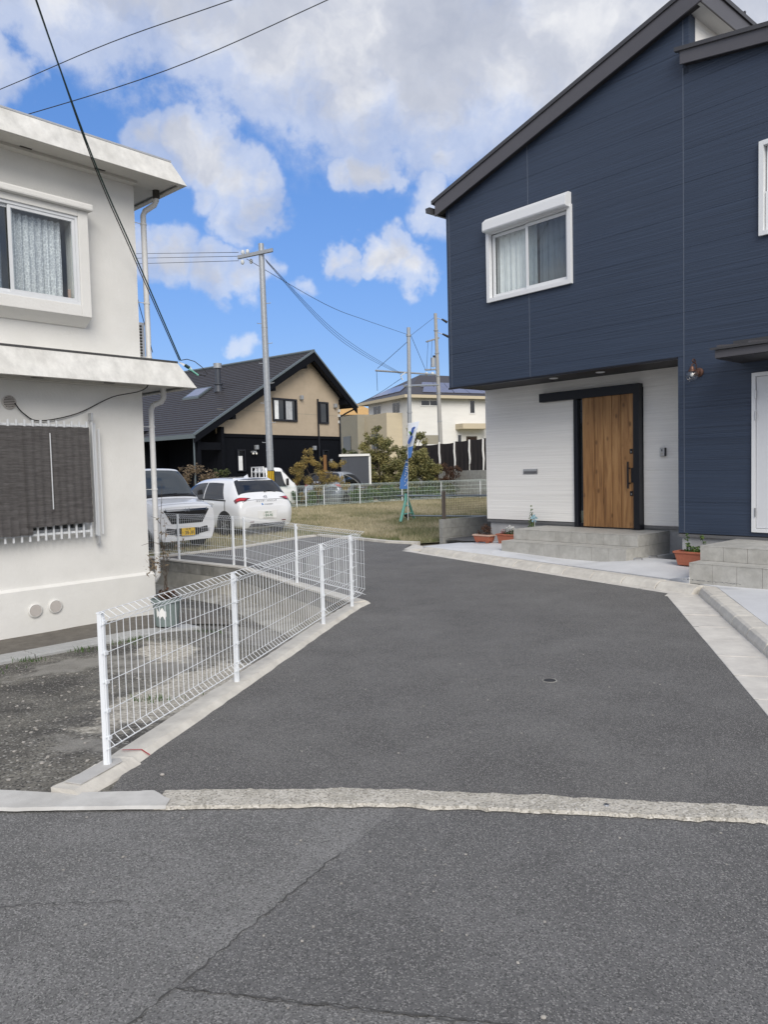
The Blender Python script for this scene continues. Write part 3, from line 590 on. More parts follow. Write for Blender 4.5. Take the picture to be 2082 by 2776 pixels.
polysheet('grass_plot', [(-4.6, 15.1), (-3.38, 16.36), (-1.96, 19.08), (-1.7, 19.3), (-.62, 18.0), (.1, 17.0), (.75, 16.5), (1.3, 16.75), (2.6, 17.8), (2.6, 19), (-4, 21), (-9, 20.5), (-9.3, 19.4)], 'soil_grass', .012)
def blades(name, n, sampler, h0, h1, wdt, m, tintf, lean=.6):
    P = []; T = []
    while len(P) < n:
        s = sampler()
        if s: P.append(s)
    P = np.array(P); n = len(P); a = rng.uniform(0, 6.283, n); h = rng.uniform(h0, h1, n)*np.array([tintf(p)[1] for p in P]); le = rng.uniform(.1, lean, n)*h
    b = rng.uniform(0, 6.283, n); dx, dy = np.cos(a)*wdt, np.sin(a)*wdt; lx, ly = np.cos(b)*le, np.sin(b)*le
    V = np.empty((n*5, 3)); z = P[:, 2]
    for k, (fx, fl, fz) in enumerate(((-1, 0, 0), (1, 0, 0), (-.7, .4, .6), (.7, .4, .6), (0, 1.1, 1))):
        V[k::5, 0] = P[:, 0]+dx*fx+lx*fl; V[k::5, 1] = P[:, 1]+dy*fx+ly*fl; V[k::5, 2] = z+h*fz
    F = []
    for i in range(0, n*5, 5): F += [(i, i+1, i+3, i+2), (i+2, i+3, i+4)]
    me = bpy.data.meshes.new(name); me.from_pydata(V.tolist(), [], F)
    at = me.attributes.new('tint', 'FLOAT', 'POINT'); t = np.repeat(np.clip([tintf(p)[0] for p in P]+rng.normal(0, .12, n), 0, 1), 5); at.data.foreach_set('value', t.astype(np.float32)); me.update()
    return link(name, me, m)
def gs():
    x, y = rng.uniform(-4.5, 6), 16.4+rng.random()**1.35*16.5
    return (x, y, grass_z(x, y)) if inside((x, y), GR) else None
def gt(p):
    g = noise.noise((p[0]*.55+3, p[1]*.42, 0))+.5*noise.noise((p[0]*1.7, p[1]*1.7, 5)); e = 1-sstep((p[1]-(17.0+max(0, -p[0])*1.1))/1.6); g2 = sstep((.12+g)*1.6+.25)
    if p[0] > .35 and p[1] < 19.5: e *= .35
    t = (.25+.55*g2)*(1-e)+.04*e
    if p[1] > 25: t = .5*t+.32
    return (t, .75+.5*(1-e)*(1 if p[1] < 19 else .7))
setp(blades('grass', 60000, gs, .035, .11, .006, 'grass_blade', gt), 'dry straw and green grass covering the empty plot', 'grass', kind='stuff')
def gs2():
    x, y = rng.uniform(-6.5, -1.4), rng.uniform(14.9, 21.5)
    return (x, y, .03) if inside((x, y), [(-6.4, 17.0), (-4.55, 15.25), (-3.3, 16.5), (-1.9, 19.2), (-2.2, 21.5), (-6.5, 19)]) else None
setp(blades('grass', 7000, gs2, .03, .09, .005, 'grass_blade', lambda p: (.45, 1)), 'thin dry grass on the parking place under the cars', 'grass', kind='stuff')
def gs3():
    k = rng.integers(0, 7); c = [LW(3.3, 8.08), LW(3.9, 8.08), LW(4.4, 8.08), LW(4.6, 8.06), (-1.9, 6.0), LW(5.5, 8.0), LW(2.9, 8.0)][k][:2]
    x, y = c[0]+rng.normal(0, .1), c[1]+rng.normal(0, .07); return (x, y, lot_z(x, y))
setp(blades('weeds', 420, gs3, .02, .06, .004, 'leaf_green', lambda p: (.4, 1)), 'small green weeds in the cracks of the lot by the white house', 'weeds', kind='stuff')
# ================================================================ BLUE HOUSE
RB = -(math.pi/2-YB); BO = (-7.0, 11.0, .1)
bh = empty('blue_house', 'new two-storey house in dark blue siding with white recessed entrance and timber door', 'house', BW(*BO), RB)
def B(): return MB(BO)
FR, WH = 10.6, 11.6
WIN = (-8.93, -7.27, 4.62, 5.79); WIN2 = (-4.24, -3.3, 4.63, 5.79); SDOOR = (-4.33, -3.4, .69, 2.78); DOOR = (-7.86, -6.53, .4, 2.9)
def topz(s): return 6.52+.302*(s+9.98) if s <= -5.2 else 0
def boards(segs, poly, zlist, off, holes, m, th=.016, g=.0025):
    for (s0, s1) in segs:
        for z0, z1 in zip(zlist, zlist[1:]):
            p = crect(poly, s0+g, s1-g, z0+g*.6, z1-g*.6)
            if len(p) < 3 or area(p) < 2e-3: continue
            ps = [p]
            for h in holes: ps = minus(ps, h)
            if not ps: continue
            for q in ps: B().prism([(x, off, z) for x, z in q], (0, th, 0)).build('siding_board', m, bh)
up_poly = [(-9.98, 3.16), (-5.24, 3.16), (-5.24, 7.95), (-9.98, 6.52)]
zl = [3.16, 3.33]+[3.33+.455*i for i in range(1, 12)]
boards([(-9.98, -9.9), (-9.9, -8.07), (-8.07, -5.326)], up_poly, zl, FR, [WIN], 'siding_blue')
boards([(-5.326, -5.24)], [(-5.34, 7.1), (-5.2, 7.1), (-5.2, 7.96), (-5.34, 7.92)], [7.1]+[7.425+.455*i for i in range(3)], FR, [], 'siding_blue')
rp = [(-5.34, .6), (-1.6, .6), (-1.6, 6.85), (-5.34, 7.45)]
zr_ = [.6+.455*i for i in range(17)]
boards([(-5.42, -5.326)], [(-5.42, .6), (-5.3, .6), (-5.3, 3.16), (-5.42, 3.16)], [.6+.455*i for i in range(6)]+[3.16], FR, [], 'siding_blue')
boards([(-5.326, -3.5), (-3.5, -1.6)], rp, zr_, FR, [WIN2, SDOOR], 'siding_blue')
boards([(-9.95, -9.87), (-9.87, -5.42)], [(-9.95, .61), (-5.42, .61), (-5.42, 3.16), (-9.95, 3.16)], [.61+.455*i for i in range(6)]+[3.16], WH, [DOOR], 'siding_white', .016, .0012)
for s, z0, z1 in ((-9.9, 3.165, 6.5), (-8.07, 3.165, 4.58), (-8.07, 6.03, 7.05), (-5.326, .61, 7.2), (-5.326, 7.4, 7.9)):
    B().box(s-.006, s+.006, FR-.003, FR+.01, z0, z1).build('seam_trim', 'trim_seam', bh)
# core walls behind the boards
b = B()
def core(poly, off, holes, th):
    ps = [poly]
    for h in holes: ps = minus(ps, h)
    for q in ps: b.prism([(x, off, z) for x, z in q], (0, th, 0))
core(up_poly, FR+.018, [WIN], .1)
core([(-5.42, .6), (-1.6, .6), (-1.6, 6.8), (-5.42, 7.4)], FR+.02, [WIN2, SDOOR], .1)
b.box(-9.975, -9.87, FR+.12, 18.4, 3.18, 6.4); b.box(-9.94, -9.85, WH+.12, 18.4, .6, 3.17)
b.prism([(-9.97, 18.4, .6), (-1.6, 18.4, .6), (-1.6, 18.4, 6.7), (-5.2, 18.4, 7.3), (-5.2, 18.4, 7.9), (-9.97, 18.4, 6.5)], (0, .1, 0))
b.box(-5.419, -5.32, FR+.12, WH+.1, .6, 3.16); b.box(-1.7, -1.6, FR+.12, 18.4, .6, 6.7)
b.build('wall', 'siding_blue', bh)
b = B()
core([(-9.95, .6), (-5.42, .6), (-5.42, 3.16), (-9.95, 3.16)], WH+.0165, [DOOR], .1); b.build('porch_wall', 'siding_white', bh)
b = B(); b.box(-5.34, -5.245, FR+.02, FR+.2, 6.9, 7.92); b.build('corner_trim', 'siding_blue', bh)
B().prism([(-5.245, FR+.2, 6.9), (-5.245, 18.4, 6.9), (-5.245, 18.4, 8.05), (-5.245, FR+.2, 8.05)], (-.09, 0, 0)).build('side_wall', 'siding_white', bh)
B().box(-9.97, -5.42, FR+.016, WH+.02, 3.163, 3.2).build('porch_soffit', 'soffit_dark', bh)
B().box(-9.99, -5.42, FR-.012, FR+.03, 3.128, 3.163).build('drip_edge', 'black_frame', bh, bevel=.003)
for s in (-7.95, -7.02):
    dl = B().lathe((s, 11.1, 3.163), [(.075, 0), (.075, -.012), (.05, -.014), (.048, 0)], 24).build('downlight', 'white_frame', bh); B().lathe((s, 11.1, 3.16), [(.0001, 0), (.05, 0)], 20).build('lens', 'bulb_white', dl)
# upper shed roof
def rz_(s, h=0): return 6.43+h+.302*(s+10.04)
OVH = .13
b = B(); sL, sR = -10.2, -5.03
b.prism([(sL, FR-OVH+.03, rz_(sL, .22)), (sR, FR-OVH+.03, rz_(sR, .22)), (sR, FR-OVH+.03, rz_(sR, .29)), (sL, FR-OVH+.03, rz_(sL, .29))], (0, 8.2, 0)); rf = b.build('roof', 'roof_dark', bh)
fa = B().prism([(sL+.06, FR-OVH, rz_(sL+.06, .0)), (sR+.03, FR-OVH, rz_(sR+.03, .0)), (sR+.03, FR-OVH, rz_(sR+.03, .235)), (sL+.06, FR-OVH, rz_(sL+.06, .235))], (0, .025, 0)).build('fascia', 'fascia_grey', bh)
B().prism([(sL-.01, FR-OVH-.025, rz_(sL-.01, .235)), (sR+.05, FR-OVH-.025, rz_(sR+.05, .235)), (sR+.05, FR-OVH-.025, rz_(sR+.05, .30)), (sL-.01, FR-OVH-.025, rz_(sL-.01, .30))], (0, .06, 0)).build('verge_trim', 'roof_dark', bh)
B().prism([(sL+.06, FR-OVH-.006, rz_(sL+.06, -.02)), (sR+.03, FR-OVH-.006, rz_(sR+.03, -.02)), (sR+.03, FR-OVH-.006, rz_(sR+.03, .02)), (sL+.06, FR-OVH-.006, rz_(sL+.06, .02))], (0, .03, 0)).build('drip_edge', 'fascia_grey', bh)
B().prism([(sL+.1, FR-OVH+.024, rz_(sL+.1, .005)), (-5.05, FR-OVH+.024, rz_(-5.05, .005)), (-5.05, FR-OVH+.024, rz_(-5.05, .025)), (sL+.1, FR-OVH+.024, rz_(sL+.1, .025))], (0, .12, 0)).build('verge_soffit', 'soffit_dark', bh)
zp = rz_(sR)
B().box(-5.245, sR+.005, FR-OVH+.03, 18.6, zp-.01, zp+.01).build('high_soffit', 'soffit_white', bh)
B().box(sR+.006, sR+.03, FR-OVH+.025, 18.6, zp-.02, zp+.235).build('high_fascia', 'fascia_grey', bh)
B().box(sR+.0, sR+.055, FR-OVH+.035, 18.62, zp+.235, zp+.3).build('ridge_cap', 'roof_dark', bh)
for i in range(9): B().box(sR-.02, sR+.06, 11+.8*i, 11.03+.8*i, zp+.3, zp+.33).build('roof_seam', 'roof_dark', bh)
# eaves gutter at the low end
gz0 = rz_(sL)+.12
B().add([(sL-.02, FR-OVH-.06, gz0+.06), (sL-.13, FR-OVH-.06, gz0+.06), (sL-.12, FR-OVH-.06, gz0-.03), (sL+.0, FR-OVH-.06, gz0-.06), (sL-.02, 18.6, gz0+.06), (sL-.13, 18.6, gz0+.06), (sL-.12, 18.6, gz0-.03), (sL+.0, 18.6, gz0-.06)],
        [(0, 1, 2, 3), (1, 5, 6, 2), (2, 6, 7, 3), (0, 3, 7, 4), (7, 6, 5, 4), (0, 4, 5, 1)]).build('gutter', 'roof_dark', bh)
# lower roof on the right
def lz_(s, h=0): return 7.20+h-.16*(s+5.31)
b = B(); s0, s1 = -5.34, -1.3
b.prism([(s0, FR-OVH+.03, lz_(s0, .17)), (s1, FR-OVH+.03, lz_(s1, .17)), (s1, FR-OVH+.03, lz_(s1, .24)), (s0, FR-OVH+.03, lz_(s0, .24))], (0, 8.2, 0)); b.build('lower_roof', 'roof_dark', bh)
B().prism([(s0+.03, FR-OVH, lz_(s0)), (s1, FR-OVH, lz_(s1)), (s1, FR-OVH, lz_(s1, .19)), (s0+.03, FR-OVH, lz_(s0, .19))], (0, .03, 0)).build('fascia', 'fascia_grey', bh, bevel=.003)
B().prism([(s0-.04, FR-OVH-.03, lz_(s0, .19)), (s1, FR-OVH-.03, lz_(s1, .19)), (s1, FR-OVH-.03, lz_(s1, .245)), (s0-.04, FR-OVH-.03, lz_(s0, .245))], (0, .065, 0)).build('verge_trim', 'roof_dark', bh)
B().prism([(s0+.05, FR-OVH+.031, lz_(s0, .01)), (s1, FR-OVH+.031, lz_(s1, .01)), (s1, FR-OVH+.031, lz_(s1, .03)), (s0+.05, FR-OVH+.031, lz_(s0, .03))], (0, .1, 0)).build('verge_soffit', 'soffit_dark', bh)
# foundation and flashing
B().box(-9.9, -5.45, WH+.05, WH+.25, -.1, .58).build('foundation', 'foundation', bh); B().box(-5.385, -1.6, FR+.05, FR+.25, -.1, .57).build('foundation', 'foundation', bh)
B().box(-5.385, -5.3, FR+.26, WH+.05, -.1, .57).build('foundation', 'foundation', bh)
B().box(-9.95, -7.86, WH+.0, WH+.06, .555, .598).build('flashing', 'flashing', bh); B().box(-6.53, -5.43, WH+.0, WH+.06, .555, .598).build('flashing', 'flashing', bh)
B().box(-5.42, -1.6, FR+.004, FR+.06, .545, .587).build('flashing', 'flashing', bh); B().box(-5.42, -1.6, FR+.012, FR+.05, .588, .6).build('shadow_gap', 'black_frame', bh)
B().box(-9.95, -7.86, WH+.01, WH+.05, .5985, .612).build('shadow_gap', 'black_frame', bh)
# sliding window with shutter box
wn = empty('tmp', None, None); bpy.data.objects.remove(wn)
def frame_rect(b, s0, s1, z0, z1, t, o0, o1, tb=None, tt=None):
    tb = tb or t; tt = tt or t
    b.box(s0, s0+t, o0, o1, z0, z1); b.box(s1-t, s1, o0, o1, z0, z1); b.box(s0+t, s1-t, o0, o1, z0, z0+tb); b.box(s0+t, s1-t, o0, o1, z1-tt, z1)
b = B(); frame_rect(b, -8.97, -7.19, 4.57, 5.83, .07, FR-.055, FR+.03); wn = b.build('window', 'white_frame', bh, bevel=.004)
b = B(); frame_rect(b, -8.885, -8.1, 4.645, 5.75, .05, FR+.032, FR+.062, .06); b.build('sash', 'white_frame', wn, bevel=.003)
b = B(); frame_rect(b, -8.13, -7.265, 4.645, 5.75, .05, FR+.0, FR+.03, .06); b.build('sash', 'white_frame', wn, bevel=.003)
B().box(-8.835, -8.15, FR+.045, FR+.05, 4.7, 5.7).build('pane', 'window_glass', wn); B().box(-8.08, -7.315, FR+.013, FR+.018, 4.7, 5.7).build('pane', 'window_glass_dark', wn)
b = B(); P = [(FR-.05, 5.78), (FR-.16, 5.78), (FR-.175, 5.80), (FR-.17, 5.945), (FR-.08, 6.02), (FR-.002, 6.02), (FR-.002, 5.78)]
b.prism([(-8.95, y, z) for y, z in P], (1.745, 0, 0)); sb = b.build('shutter_box', 'white_frame', wn, bevel=.004)
B().box(-8.93, -7.23, FR-.177, FR-.17, 5.805, 5.815).build('groove', 'door_white', sb)
def curtain(s0, s1, z0, z1, off, m, parent, n=60, amp=.02, org=BO, name='curtain', folds=9):
    V = []; 
    for i in range(n+1):
        s = s0+(s1-s0)*i/n; o = off+amp*math.sin(i/n*folds*6.283)+amp*.5*math.sin(i/n*folds*2.3*6.283+1)
        V += [(s, o, z0), (s, o*1+amp*.3*math.sin(i), (z0+z1)/2), (s, o, z1)]
    return MB(org).add(V, [(3*i+k, 3*i+3+k, 3*i+4+k, 3*i+1+k) for i in range(n) for k in range(2)]).build(name, m, parent, smooth=True)
curtain(-8.9, -8.02, 4.55, 5.85, FR+.17, 'curtain_white', wn, folds=7); curtain(-7.98, -7.2, 4.55, 5.85, FR+.19, 'curtain_grey', wn, folds=6)
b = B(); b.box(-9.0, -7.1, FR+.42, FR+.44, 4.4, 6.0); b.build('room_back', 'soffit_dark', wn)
# upper right window
b = B(); frame_rect(b, -4.27, -3.25, 4.6, 5.82, .06, FR-.05, FR+.03); w2 = b.build('window', 'white_frame', bh, bevel=.004)
b = B(); frame_rect(b, -4.2, -3.32, 4.66, 5.17, .04, FR+.0, FR+.03); b.build('sash', 'white_frame', w2, bevel=.003)
b = B(); frame_rect(b, -4.2, -3.32, 5.14, 5.76, .04, FR+.032, FR+.06); b.build('sash', 'white_frame', w2, bevel=.003)
B().box(-4.16, -3.36, FR+.012, FR+.017, 4.7, 5.13).build('pane', 'window_glass', w2); B().box(-4.16, -3.36, FR+.044, FR+.049, 5.18, 5.72).build('pane', 'window_glass_dark', w2)
curtain(-4.2, -3.3, 4.6, 5.8, FR+.2, 'curtain_grey', w2)
# timber sliding door
b = B(); b.box(-8.545, -6.64, WH-.13, WH+.0, 2.80, 2.957); dr = b.build('front_door', 'black_frame', bh, bevel=.004); dr['label'] = 'sliding front door of knotty timber planks hung from a black rail'
def woodmat():
    m = bpy.data.materials.new('door_wood'); m.use_nodes = True; t = m.node_tree; p = t.nodes['Principled BSDF']; L = t.links.new
    tc = N(t, 'ShaderNodeTexCoord'); oi = N(t, 'ShaderNodeObjectInfo')
    mp = N(t, 'ShaderNodeMapping'); L(tc.outputs['Object'], mp.inputs[0]); mp.inputs['Scale'].default_value = (7, 7, .55)
    of = N(t, 'ShaderNodeVectorMath', operation='ADD'); L(mp.outputs[0], of.inputs[0])
    rr = math_(t, 'MULTIPLY', oi.outputs['Random'], 40.0); cb = N(t, 'ShaderNodeCombineXYZ'); L(rr, cb.inputs[0]); L(rr, cb.inputs[2]); L(cb.outputs[0], of.inputs[1])
    kn = N(t, 'ShaderNodeTexVoronoi'); km = N(t, 'ShaderNodeMapping'); km.inputs['Scale'].default_value = (6.5, .3, 3.4); L(tc.outputs['Object'], km.inputs[0]); L(km.outputs[0], kn.inputs['Vector']); kn.inputs['Scale'].default_value = 1.0; kn.inputs['Randomness'].default_value = 1
    knot = ramp(t, kn.outputs['Distance'], [(.06, (1, 1, 1)), (.22, (0, 0, 0))])
    n = N(t, 'ShaderNodeTexNoise'); n.inputs['Scale'].default_value = 1.6; n.inputs['Detail'].default_value = 7; n.inputs['Roughness'].default_value = .6; n.inputs['Distortion'].default_value = 1.2; L(of.outputs[0], n.inputs['Vector'])
    c = ramp(t, n.outputs[0], [(.28, (.12, .055, .02)), (.43, (.26, .13, .048)), (.6, (.37, .20, .08)), (.78, (.45, .27, .12))], 'LINEAR')
    c = mixc(t, math_(t, 'MULTIPLY', knot, .8), c, (.1, .045, .016)); L(c, p.inputs['Base Color']); p.inputs['Roughness'].default_value = .5
    bp = N(t, 'ShaderNodeBump'); bp.inputs['Strength'].default_value = .3; bp.inputs['Distance'].default_value = .004; L(n.outputs[0], bp.inputs['Height']); L(bp.outputs[0], p.inputs['Normal']); M['door_wood'] = m
woodmat()
pb = [-7.652, -7.53, -7.41, -7.237, -7.07, -6.896, -6.765, -6.652]; pb = [-7.652, -7.41, -7.237, -7.07, -6.896, -6.652]
for a, c in zip(pb, pb[1:]): B().box(a+.004, c-.004, WH-.085, WH-.05, .552, 2.80).build('plank', 'door_wood', dr, bevel=.004)
B().box(-7.655, -6.65, WH-.05, WH-.02, .552, 2.80).build('door_core', 'black_frame', dr)
B().box(-6.648, -6.54, WH-.13, WH+.02, .53, 2.957).build('door_post', 'black_frame', dr, bevel=.004)
b = B(); b.box(-7.86, -7.775, WH-.05, WH+.03, .53, 2.798); b.box(-7.775, -7.6, WH-.02, WH+.03, .53, .6); b.build('door_post', 'black_frame', dr)
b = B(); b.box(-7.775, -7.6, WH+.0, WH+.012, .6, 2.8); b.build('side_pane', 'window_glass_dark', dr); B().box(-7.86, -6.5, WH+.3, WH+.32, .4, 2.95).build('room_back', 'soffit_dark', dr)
b = B(); b.box(-6.75, -6.722, WH-.155, WH-.14, 1.22, 1.67); b.box(-6.75, -6.722, WH-.14, WH-.085, 1.3, 1.32); b.box(-6.75, -6.722, WH-.14, WH-.085, 1.55, 1.57); b.build('handle', 'black_frame', dr, bevel=.003)
B().box(-6.70, -6.653, WH-.11, WH-.087, 1.32, 1.565).build('handle_plate', 'black_frame', dr, bevel=.003)
for z in (1.842, 1.137):
    lk = B().box(-6.73, -6.68, WH-.1, WH-.087, z-.04, z+.04).build('lock', 'black_frame', dr, bevel=.003); B().lathe((-6.7, WH-.1, z-.01), [(.0001, .004), (.012, .004), (.013, 0)], 14, (0, -1, 0)).build('keyhole', 'steel', dr)
# mail slot, intercom
ms = B().box(-9.02, -8.69, WH-.018, WH+.004, 1.49, 1.585).build('mail_slot', 'steel', bh, bevel=.004); B().box(-9.01, -8.70, WH-.026, WH-.019, 1.545, 1.582).build('flap', 'aluminium', ms, bevel=.003); B().box(-9.0, -8.71, WH-.021, WH-.0185, 1.5, 1.54).build('slot', 'flashing', ms)
ic = B().box(-6.222, -6.13, WH-.045, WH+.003, 1.742, 1.878).build('intercom', 'black_frame', bh, bevel=.004); B().box(-6.22, -6.14, WH-.05, WH-.0455, 1.746, 1.874).build('face_plate', 'aluminium', ic, bevel=.002)
B().lathe((-6.182, WH-.051, 1.842), [(.0001, .003), (.012, .003), (.013, 0)], 14, (0, -1, 0)).build('camera_eye', 'black_frame', ic); B().box(-6.192, -6.172, WH-.053, WH-.05, 1.815, 1.82).build('button', 'black_frame', ic); B().box(-6.198, -6.166, WH-.052, WH-.05, 1.77, 1.8).build('speaker', 'vent_beige', ic)
# wall lamp
lp = B().lathe((-5.10, FR-.002, 2.905), [(.0001, .03), (.045, .03), (.062, .02), (.066, 0)], 24, (0, -1, 0)).build('wall_lamp', 'copper', bh, smooth=True)
b = B(); arc = [(-5.10, FR-.03, 2.905), (-5.10, FR-.07, 2.92), (-5.10, FR-.09, 2.96), (-5.10, FR-.1, 3.02)]+[(-5.105, FR-.15-.05*math.cos(a), 3.03+.05*math.sin(a)) for a in np.linspace(.4, 2.8, 9)]+[(-5.11, FR-.2, 3.0), (-5.11, FR-.2, 2.97)]
b.tube([(p[0], FR-(FR-p[1]), p[2]) for p in arc], .0085, 8); b.build('arm', 'copper', lp, smooth=True)
B().lathe((-5.11, FR-.2, 2.905), [(.0001, .07), (.022, .07), (.03, .055), (.034, .03), (.048, .025), (.05, .0), (.04, -.005)], 20).build('cap', 'copper', lp, smooth=True)
B().sphere((-5.11, FR-.2, 2.845), .082, 12).build('globe', 'bulb_glass', lp, smooth=True); B().sphere((-5.11, FR-.2, 2.865), .022, 8, (1, 1, 1.6)).build('bulb', 'bulb_white', lp, smooth=True)
B().box(-5.14, -5.06, FR-.09, FR-.03, 2.86, 2.93).build('socket', 'copper', lp, bevel=.02)
# canopy over the white service door
b = B(); b.prism([(-4.53, 9.85, 2.975), (-4.53, FR-.002, 2.975), (-4.53, FR-.002, 3.16), (-4.53, 9.85, 3.075)], (3, 0, 0)); cp = b.build('door_canopy', 'fascia_grey', bh)
B().prism([(-4.58, 9.81, 3.077), (-4.58, FR-.002, 3.165), (-4.58, FR-.002, 3.195), (-4.58, 9.81, 3.107)], (3.05, 0, 0)).build('canopy_roof', 'roof_dark', cp)
for i in range(7): B().prism([(-4.5+.4*i, 9.83, 3.108), (-4.5+.4*i, FR-.003, 3.194), (-4.5+.4*i, FR-.003, 3.225), (-4.5+.4*i, 9.83, 3.135)], (.035, 0, 0)).build('batten', 'fascia_grey', cp)
B().box(-4.6, -1.5, FR-.05, FR-.002, 3.2, 3.27).build('canopy_flashing', 'roof_dark', cp)
B().box(-4.52, -1.54, 9.86, FR-.003, 2.963, 2.974).build('canopy_soffit', 'soffit_dark', cp)
# white service door
b = B(); frame_rect(b, -4.36, -3.35, .66, 2.81, .05, FR-.04, FR+.03); sdr = b.build('service_door', 'white_frame', bh, bevel=.003); sdr['label'] = 'plain white hinged door under the small canopy'
B().box(-4.303, -3.407, FR-.02, FR+.015, .715, 2.755).build('leaf', 'door_white', sdr, bevel=.003)
for z in (2.52, 2.24, .93): B().cyl((-4.305, FR-.045, z-.06), (-4.305, FR-.045, z+.06), .011, 10).build('hinge', 'steel', sdr)
# ---------------------------------------------------------------- tiled steps
def tiles_face(parent, P0, U, Vv, nu, nv, n, org, th=.012, gap=.004):    # grid of tiles on a face: P0 corner, U,V edge vectors (whole), n outward
    U, Vv, P0, n = Vector(U), Vector(Vv), Vector(P0), Vector(n); du, dv = U/nu, Vv/nv; lu, lv = du.length, dv.length
    for i in range(nu):
        for j in range(nv):
            c = P0+du*i+dv*j; a = du*(gap/2/lu); e = dv*(gap/2/lv); jt = n*random.uniform(-.0008, .0008)
            q = [c+a+e+jt, c+du-a+e+jt, c+du-a+dv-e+jt, c+a+dv-e+jt]
            MB(org).prism([tuple(p) for p in q], tuple(n*th)).build('tile', 'tile_stone', parent, bevel=.0015)
def steps(name, label, s0, s1, o_low, o_up, o_wall, z0, z1, z2, nt_, side_rows, nback, right_side=True):
    org = ((s0+s1)/2, (o_low+o_wall)/2, z0); t = empty(name, label, 'steps', BW(*org), RB, 'tiled steps of the blue house')
    b = MB(org); e = .013
    b.box(s0+e, s1-e, o_low+e, o_wall, z0-.1, z1-e); b.box(s0+e, s1-e, o_up+e, o_wall, z1-e-.01, z2-e); b.build('core', 'tile_gap', t)
    tiles_face(t, (s0, o_low+e, z0-.08), (s1-s0, 0, 0), (0, 0, z1-z0+.08-.012), nt_, 1, (0, -1, 0), org)
    tiles_face(t, (s0, o_low, z1-.012), (s1-s0, 0, 0), (0, o_up-o_low, 0), nt_, 1, (0, 0, 1), org)
    tiles_face(t, (s0, o_up+e, z1), (s1-s0, 0, 0), (0, 0, z2-z1-.012), nt_, 1, (0, -1, 0), org)
    tiles_face(t, (s0, o_up, z2-.012), (s1-s0, 0, 0), (0, o_wall-o_up, 0), nt_, nback, (0, 0, 1), org)
    if right_side:
        for (x, nn) in ((s1-e, 1), (s0+e, -1)):
            tiles_face(t, (x, o_low, z0-.08), (0, o_up-o_low, 0), (0, 0, z1-z0+.08-.012), 1, 1, (nn, 0, 0), org)
            tiles_face(t, (x, o_up, z0-.08), (0, o_wall-o_up, 0), (0, 0, z1-z0+.08), nback, 1, (nn, 0, 0), org)
            tiles_face(t, (x, o_up, z1), (0, o_wall-o_up, 0), (0, 0, z2-z1-.012), nback, 1, (nn, 0, 0), org)
    return t
steps('entrance_steps', 'grey stone-tiled double step in front of the timber door', -8.52, -6.1, 10.30, 10.64, WH+.04, .175, .345, .527, 8, 2, 3)
steps('entrance_steps', 'grey stone-tiled double step below the white service door', -4.58, -1.88, 9.225, 9.53, FR+.04, .175, .36, .55, 9, 2, 3)
for k, (s, o) in enumerate([(-5.98, 10.42), (-5.95, 10.82)]):
    bt = MB().tube([(-.05, 0, .012), (-.05, 0, .03), (-.04, 0, .035), (.06, 0, .035), (.07, 0, .03), (.07, 0, .012)], .011, 8); o2 = bt.build('door_stay', 'steel', None, smooth=True); p = BW(s, o); o2.location = (p[0], p[1], .165); o2.rotation_euler = (0, 0, 0)
    setp(o2, 'small shiny metal rod lying at the foot of the tiled step, %s' % ('nearer the road' if k == 0 else 'nearer the door'), 'metal rod', 'metal rods by the steps')
# ================================================================ WHITE STUCCO HOUSE (left)
RL = math.pi/2-YL; KS = 1.056; OW = 9.4
def sz(s, z): return s*KS, CAMH+(z-CAMH)*KS
LO = (4.5, OW+.5, -.3)
lh = empty('stucco_house', 'old two-storey white stucco house with flat deep eaves', 'house', LW(*LO), RL)
def Lb(): return MB(LO)
SR = 5.25*KS; S0 = -3.0; _, ZC = sz(0, 2.753); _, ZCT = sz(0, 3.08); _, ZE = sz(0, 5.32); _, ZET = sz(0, 5.62); _, ZSK = sz(0, .37)
# openings: lower window and bay
LWN = (S0+.5, 4.42*KS, sz(0, .98)[1], sz(0, 2.25)[1])
b = Lb()
def core2(poly, off, holes, th):
    ps = [poly]
    for h in holes: ps = minus(ps, h)
    for q in ps: b.prism([(x, off, z) for x, z in q], (0, th, 0))
BAY = (.6*KS, 4.38*KS, sz(0, 3.60)[1], sz(0, 4.72)[1])
core2([(S0, -.7), (SR, -.7), (SR, ZE), (S0, ZE)], OW, [(S0-.1+.6, LWN[1]-.03, LWN[2]+.02, LWN[3]-.02), BAY], .12)
b.box(SR-.12, SR, OW+.121, 16, -.7, ZE); b.box(S0, SR, 16, 16.12, -.7, ZE); b.box(S0, S0+.1, OW+.121, 16, -.7, ZE)
b.build('wall', 'stucco', lh)
b = Lb(); b.box(S0, SR+.05, OW-.05, OW-.001, -.75, ZSK-.025); b.box(SR+.001, SR+.05, OW, 16, -.75, ZSK-.025)
b.hexa([(S0, OW-.05, ZSK-.025), (SR+.05, OW-.05, ZSK-.025), (SR+.05, OW-.001, ZSK-.025), (S0, OW-.001, ZSK-.025), (S0, OW-.05, ZSK-.024), (SR+.05, OW-.05, ZSK-.024), (SR+.05, OW-.001, ZSK+.01), (S0, OW-.001, ZSK+.01)])
b.build('skirting', 'stucco', lh)
